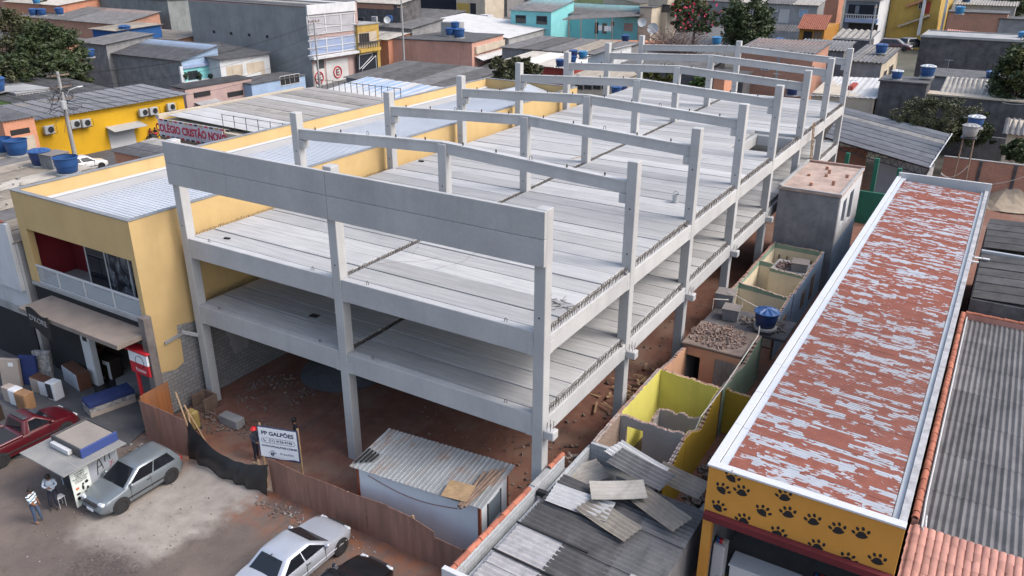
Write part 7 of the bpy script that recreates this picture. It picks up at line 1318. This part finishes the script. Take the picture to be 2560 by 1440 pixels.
def tree(label, base, c, rx, ry, rz, leaf, n=70, k=55, ls=.32, seed=1, name='tree', cat='tree', group='trees among the houses', trunk=True, flowers=None, sq=1.0):
    g2 = random.Random(seed); c = Vector(c); base = Vector(base); t = thing(name, label, cat, base, 0, group); m = MB(); cl = []
    for i in range(n):
        while True:
            p = V3(g2.uniform(-1, 1), g2.uniform(-1, 1), g2.uniform(-1, 1))
            if .25 < p.length < 1: break
        p = p.normalized()*(.45+.55*g2.random()**.6)*(1+.12*g2.uniform(-1, 1)); q = c+V3(p.x*rx, p.y*ry, p.z*rz); cl.append(q); cr2 = min(rx, rz)*g2.uniform(.16, .3)
        for j in range(k):
            d = V3(g2.gauss(0, 1), g2.gauss(0, 1), g2.gauss(0, .8)).normalized()*cr2*(.3+.7*g2.random()); a = V3(g2.uniform(-1, 1), g2.uniform(-1, 1), g2.uniform(-.5, .6)).normalized(); b = a.cross(V3(g2.uniform(-1, 1), g2.uniform(-1, 1), g2.uniform(-1, 1))).normalized(); s = ls*g2.uniform(.5, 1.2); o = q+d
            m.add([o-a*s, o+b*s*.45, o+a*s, o-b*s*.45], [(0, 1, 2, 3)])
    tag(m.build('crown', leaf, t), kind='stuff')
    if flowers:
        m = MB()
        for i in range(flowers):
            q = g2.choice(cl)+V3(g2.gauss(0, .25)*rx, g2.gauss(0, .15)*ry, g2.gauss(0, .2)*rz+rz*.2); a = V3(g2.uniform(-1, 1), g2.uniform(-1, 1), g2.uniform(-.3, 1)).normalized(); b = a.orthogonal().normalized(); s = .2; m.add([q-a*s, q+b*s, q+a*s, q-b*s], [(0, 1, 2, 3)])
        tag(m.build('blossom', M['flower'], t), kind='stuff')
    if trunk:
        m = MB(); top = c-V3(0, 0, rz*.35); m.tube(base-V3(0, 0, .3), top, rx*.08, 7, rx*.05)
        for q in cl[::7]: m.tube(top, q, rx*.035, 4, rx*.012)
        m.build('trunk', M['bark'], t)
    return t
def gz(p): return V3(p.x, p.y, tz(p.x, p.y))
for i, (px_, py_, d_, rx, rz, lf, lab, n_) in enumerate(((135, 130, 108, 4.2, 3.6, 'leaf', 'dense dark tree at the left behind the utility pole', 110), (25, 110, 110, 3.4, 5.0, 'leafo', 'tall olive tree at the left picture edge', 80), (80, 175, 102, 4.2, 2.2, 'leaf', 'low dark shrubbery below the left trees', 70), (65, 75, 118, 2.2, 1.8, 'leafy', 'small yellowish tree above the left shrubs', 40), (165, 178, 104, 2.8, 2.0, 'leaf', 'dark bush right of the left tree trunk', 60), (20, 195, 100, 3.0, 1.8, 'leafo', 'olive bush at the left edge below the trees', 50), (1290, 178, 100, 3.2, 1.7, 'leafo', 'olive green small tree behind the gym roof', 70), (1866, 60, 122, 3.9, 4.0, 'leaf', 'rounded dark tree in front of the grey upper house', 120), (1722, 14, 150, 3.2, 2.0, 'leafy', 'yellow-green tree above the flowering bush', 60), (2545, 200, 80, 2.6, 3.8, 'leaf', 'big dark tree at the right edge by the black wall', 110), (2552, 170, 78, 1.2, 2.0, 'leafy', 'yellowish branch clump at the right edge tree', 30), (2546, 378, 62, 1.0, .8, 'leaf', 'small dark shrub at the right edge by the brick wall', 40), (115, 20, 156, 2.0, 1.6, 'leafo', 'small dark tree on the far left roofs', 40), (1650, 186, 90, 2.4, 1.0, 'leafy', 'yellow-green bush seen through the middle frames', 50), (1750, 205, 88, 1.0, .6, 'leafg', 'bright agave-like shrub seen through the rear frames', 30), (2530, 6, 150, 4, 3, 'leaf', 'dark trees at the top right corner', 60), (345, 76, 132, 1.0, .7, 'leafo', 'small weeds at the foot of the mossy wall', 20))):
    c = atd(px_, py_, d_); tree(lab, gz(c) if c.z-tz(c.x, c.y) > rz else V3(c.x, c.y, c.z-rz), c, rx, rx, rz, M[lf], int(n_*1.35), 65, .30 if d_ > 95 else .24, 50+i, trunk='shrub' not in lab and 'bush' not in lab)
c = atd(1738, 50, 138); tree('bushy bougainvillea with magenta flowers on the slope', gz(c), c, 4.0, 3, 2.6, M['leaf'], 80, 50, .3, 88, 'flowering_bush', 'bush', flowers=150)
c = atd(2345, 292, 77); tree('dense wispy vine thicket covering the yard wall on the right', V3(c.x, c.y, tz(c.x, c.y)), c-V3(0, 0, .4), 3.9, 2.2, 2.1, M['leafo'], 190, 75, .13, 91, 'vine_thicket', 'bush', trunk=False); c = atd(2440, 325, 76); tree('darker end of the vine thicket by the tank stand', V3(c.x, c.y, 0), c, 2.0, 1.5, 1.6, M['leaf'], 60, 60, .17, 92, 'vine_thicket', 'bush', trunk=False)
tw = thing('bare_bush', 'tangled leafless brown bush behind the last rafters', 'bush', gz(atd(1685, 105, 116))); g2 = random.Random(5); c = atd(1685, 112, 116)
m = MB()
for i in range(320):
    a = V3(c.x+g2.gauss(0, 2.0), c.y+g2.gauss(0, 1.0), c.z-2.2); b = c+V3(g2.gauss(0, 2.4), g2.gauss(0, 1.4), g2.uniform(-1.0, 2.0)); e = b+V3(g2.gauss(0, .8), g2.gauss(0, .5), g2.gauss(0, .5)); m.path([a.lerp(b, .3), b, e], .03, 3)
tag(m.build('twigs', M['twig'], tw), kind='stuff')
# ---------------------------------------------------------------- poles, wires, antennas
def pole(label, base, top, r=.17, lamp=True, arms=2, side=V3(0, 1, 0)):
    base, top = Vector(base), Vector(top); t = thing('utility_pole', label, 'utility pole', base, 0, 'utility poles'); m = MB(); m.tube(base, top, r, 10, r*.65); m.build('shaft', M['cement'], t)
    for k in range(arms):
        z = top.z-.4-1.1*k; m = MB(); p = V3(top.x, top.y, z); m.para(p-side*1.1-V3(.06, 0, 0), side*2.2, V3(.12, 0, 0), V3(0, 0, .12)); a = m.build('cross_arm', M['oldwood'], t)
        for j in range(4): q = p+side*(-1+.66*j)+V3(0, 0, .12); m = MB(); m.lathe([(0, 0), (.05, 0), (.07, .08), (.04, .2), (0, .22)], 8, q); m.build('insulator', M['darkmetal'], a)
    if lamp: m = MB(); p = base.lerp(top, .7); m.path([p, p+side*.8+V3(0, 0, .9), p+side*1.7+V3(0, 0, 1.1)], .04, 5); l_ = m.build('lamp_arm', M['galv'], t); m = MB(); q = p+side*1.9+V3(0, 0, 1.08); m.cbox(q.x-.12, q.x+.12, q.y-.3, q.y+.3, q.z-.06, q.z+.06, .04); m.build('lamp_head', M['metalwhite'], l_)
    return t
b1 = at(188, 392, x=-47.5); b1.z = 0; t1 = V3(b1.x, b1.y, at(152, 178, x=-47.5).z); P1 = pole('concrete utility pole with transformer in front of the yellow annex', b1, t1, .22, True, 3); m = MB(); q = b1.lerp(t1, .62); m.lathe([(0, 0), (.28, 0), (.3, .1), (.3, .8), (0, .85)], 14, q+V3(.4, -.3, 0)); m.build('transformer', M['galv'], P1)
g2 = random.Random(8); m = MB()
for i in range(40): a = t1+V3(g2.gauss(0, .5), g2.gauss(0, .9), g2.uniform(-3.2, .2)); pts = [a]; 
for i in range(26):
    a = t1+V3(g2.gauss(0, .3), g2.gauss(0, .5), g2.uniform(-3.4, .2)); pts = [a]
    for k in range(5): a = a+V3(g2.gauss(0, .15), g2.gauss(0, .4), g2.gauss(-.05, .25)); pts.append(a)
    m.path(pts, .03, 4)
tag(m.build('tangled_cables', M['wire'], P1), kind='stuff')
b2 = at(800, 226, z=0); t2 = b2+V3(0, 0, reach(b2, Z1, py=48)); pole('tall thin utility pole in front of the big grey block', b2, t2, .16, True, 1)
b3 = gz(atd(1008, 104, 128)); t3 = atd(1004, -10, 128); pole('utility pole with green transformer near the white metal roof', b3, V3(b3.x, b3.y, t3.z), .17, False, 2); b4 = gz(atd(2172, 120, 112)); t4 = atd(2176, 8, 112); pole('slim utility pole in front of the blue-grey balcony house', b4, V3(b4.x, b4.y, t4.z), .14, False, 1)
def wire(a, b, sag, n=14, r=.022): return [Vector(a).lerp(Vector(b), k/n)-V3(0, 0, sag*4*(k/n)*(1-k/n)) for k in range(n+1)], r
WL = [o_+' overhead wire from the top between the annex pole and the grey block pole' for o_ in ('highest', 'second', 'third', 'fourth', 'lowest')]+[o_+' overhead wire between the grey block pole and the transformer pole' for o_ in ('highest', 'middle', 'lowest')]+['upper wire leaving the annex pole to the left', 'lower wire leaving the annex pole to the left', 'short wire from the annex pole to the far corner of the brick annex', 'short wire from the annex pole to the near end of the brick annex', 'wire from the annex pole along the yellow wall']
i = 0
for (a, b, sg_) in ((t1+V3(0, .6, -.3), t2+V3(0, -.6, -.6), 1.2), (t1+V3(0, -.2, -.3), t2+V3(0, 0, -.6), 1.3), (t1+V3(0, .9, -1.5), t2+V3(0, .5, -2.0), 1.5), (t1+V3(0, .3, -2.6), t2+V3(0, 0, -4.2), 1.6), (t1+V3(0, 0, -3), t2+V3(0, 0, -5.0), 1.8), (t2+V3(0, .5, -.6), V3(b3.x, b3.y, t3.z-1), 1.2), (t2+V3(0, 0, -2.2), V3(b3.x, b3.y, t3.z-2.5), 1.4), (t2+V3(0, 0, -4.2), V3(b3.x, b3.y, t3.z-3.2), 1.6), (t1+V3(0, 0, -.5), V3(-75, 2, 10), 1.0), (t1+V3(0, 0, -1.5), V3(-75, -4, 9), 1.0), (t1+V3(0, 0, -3.2), V3(-45.6, 20, 4.2), .3), (t1+V3(0, 0, -3.4), V3(-45.6, 21.5, 3.8), .3), (t1+V3(0, 0, -3.3), V3(-51.1, 37, 4.0), .4)):
    pts, r = wire(a, b, sg_); m = MB(); m.path(pts, r, 3); tag(m.build('overhead_wire', M['wire']), WL[i], 'wire', 'overhead wires'); i += 1
an = [(2415, 322, 10, 72), (2122, 232, 18, 66), (2368, 175, 14, 84), (1940, 210, 14, 82)]
for i, (px_, py_, h, d_) in enumerate(an):
    p = atd(px_, py_, d_); t = thing('tv_antenna', ('antenna by the tank stand', 'antenna on the pale sheet roof behind the frame', 'antenna in front of the black wall', 'antenna seen through the rear frames')[i], 'antenna', p, 0, 'rooftop antennas'); m = MB(); m.tube(p-V3(0, 0, .6), p+V3(0, 0, 1.0), .02, 4); m.build('mast', M['galv'], t); m = MB(); m.tube(p+V3(-.4, 0, 1), p+V3(.4, 0, 1), .015, 4); m.build('boom', M['galv'], t)
    for k in range(5): m = MB(); m.tube(p+V3(-.35+.17*k, -.2, 1), p+V3(-.35+.17*k, .2, 1), .012, 4); m.build('element', M['galv'], t)
# ---------------------------------------------------------------- small roof clutter, dishes, extra wires
def dish(p, r, face, label):
    t = thing('satellite_dish', label, 'satellite dish', p, 0, 'satellite dishes'); f = Vector(face).normalized(); m = MB(); n = 18; q = f.to_track_quat('Z', 'Y').to_matrix()
    prof = [(0, 0), (r*.5, r*.06), (r, r*.22), (r, r*.24), (r*.5, r*.08), (0, .02)]; vs = []; fs = []; k = len(prof)
    for i in range(n):
        a = 6.2832*i/n
        for (rr, z) in prof: vs.append(Vector(p)+q @ V3(rr*math.cos(a), rr*math.sin(a), z))
    for i in range(n):
        for j in range(k-1): fs.append((i*k+j, ((i+1) % n)*k+j, ((i+1) % n)*k+j+1, i*k+j+1))
    m.add(vs, fs); m.build('reflector', M['galv'], t, smooth=True); m = MB(); m.tube(p, Vector(p)-V3(0, 0, 1.2), .04, 5); m.build('mast', M['darkmetal'], t); m = MB(); m.tube(p, Vector(p)+f*r*.9, .02, 4); m.build('feed_arm', M['darkmetal'], t)
for (px_, py_, d_, r, lab) in ((1605, 56, 145, .8, 'satellite dish on the stained beige side wall'), (1632, 72, 144, 1.0, 'large satellite dish beside the beige tall wall'), (2449, 415, 74, .5, 'round satellite dish behind the corner of the grey shed'), (968, 50, 140, .6, 'satellite dish at the open roof terrace')): dish(atd(px_, py_, d_), r, CAM-atd(px_, py_, d_)+V3(10, 0, 20), lab)
for i, (a, b, s_) in enumerate(((atd(2478, 246, 82), atd(2600, 254, 70), .4), (atd(2352, 436, 66), atd(2600, 425, 60), 1.0), (atd(2352, 432, 66), atd(2420, 415, 64), .6))):
    pts, r = wire(a, b, s_); m = MB(); m.path(pts, .03, 4); m.build('loose_cable', M['pvc'], label=('pale cable running to the right edge by the dark tree', 'long pale cable sagging in front of the brick boundary wall', 'short pale cable at the shed corner')[i], cat='cable')
g3 = random.Random(77)
def scatter(name, label, c, rx, ry, n, s0, s1, mat):
    m = MB(); rubble(m, c, rx, ry, n, s0, s1, g3, .01); m.build(name, M[mat] if isinstance(mat, str) else mat, label=label, cat='debris', kind='stuff')
scatter('roof_litter', 'scattered litter on the roofs of the left neighbour building', (-18, 3, 7.15), 7, 4, 40, .08, .3, 'fibrelight')
scatter('yard_litter', 'small pale litter and pebbles scattered over the dirt lot', (5.5, -8.6, .0), 6.5, 2.6, 150, .015, .06, pm('pale_pebbles', (.22, .2, .185), (.12, .09, .08), sc=9))
scatter('fence_litter', 'plastic scraps and stones at the foot of the plywood fence', (11, -4.0, .0), 3.5, .35, 40, .03, .10, 'cement')
scatter('kerb_litter', 'rubbish and pale stones beside the hatchback and plywood fence', (1.0, -4.3, .03), .8, .3, 26, .04, .12, 'cement')
scatter('tower_rubble', 'broken bricks along the rim behind the pinkish roof slab', (20.8, 37.9, 6.2), 1.6, .25, 70, .08, .3, 'rubmat')
# hinged-open planks and bins inside the site, left of the first column
b = thing('wooden_crate', 'dark open timber box standing against the bare block wall', 'crate', (.3, -.6, 0))
for x0, x1, y0, y1, z0, z1 in ((.0, .9, -.2, -.12, .0, .7), (.0, .08, -.9, -.202, 0, .7), (.82, .9, -.9, -.202, 0, .7), (.082, .818, -.9, -.202, 0, .06)): wallbox('board', M['oldwood'], b, x0, x1, y0, y1, z0, z1, .005)
m = MB(); m.cbox(2.1, 3.3, -1.1, -.6, -.02, .45, .03); m.build('concrete_footing', M['cement'], label='low grey concrete footing block on the soil near the left column', cat='block')
m = MB(); m.cbox(1.2, 1.75, -2.2, -1.75, .0, .95, .1); m.build('cement_sack', flat('tan_sack', (.30, .22, .08)), label='tan sack standing upright behind the plywood fence', cat='sack')
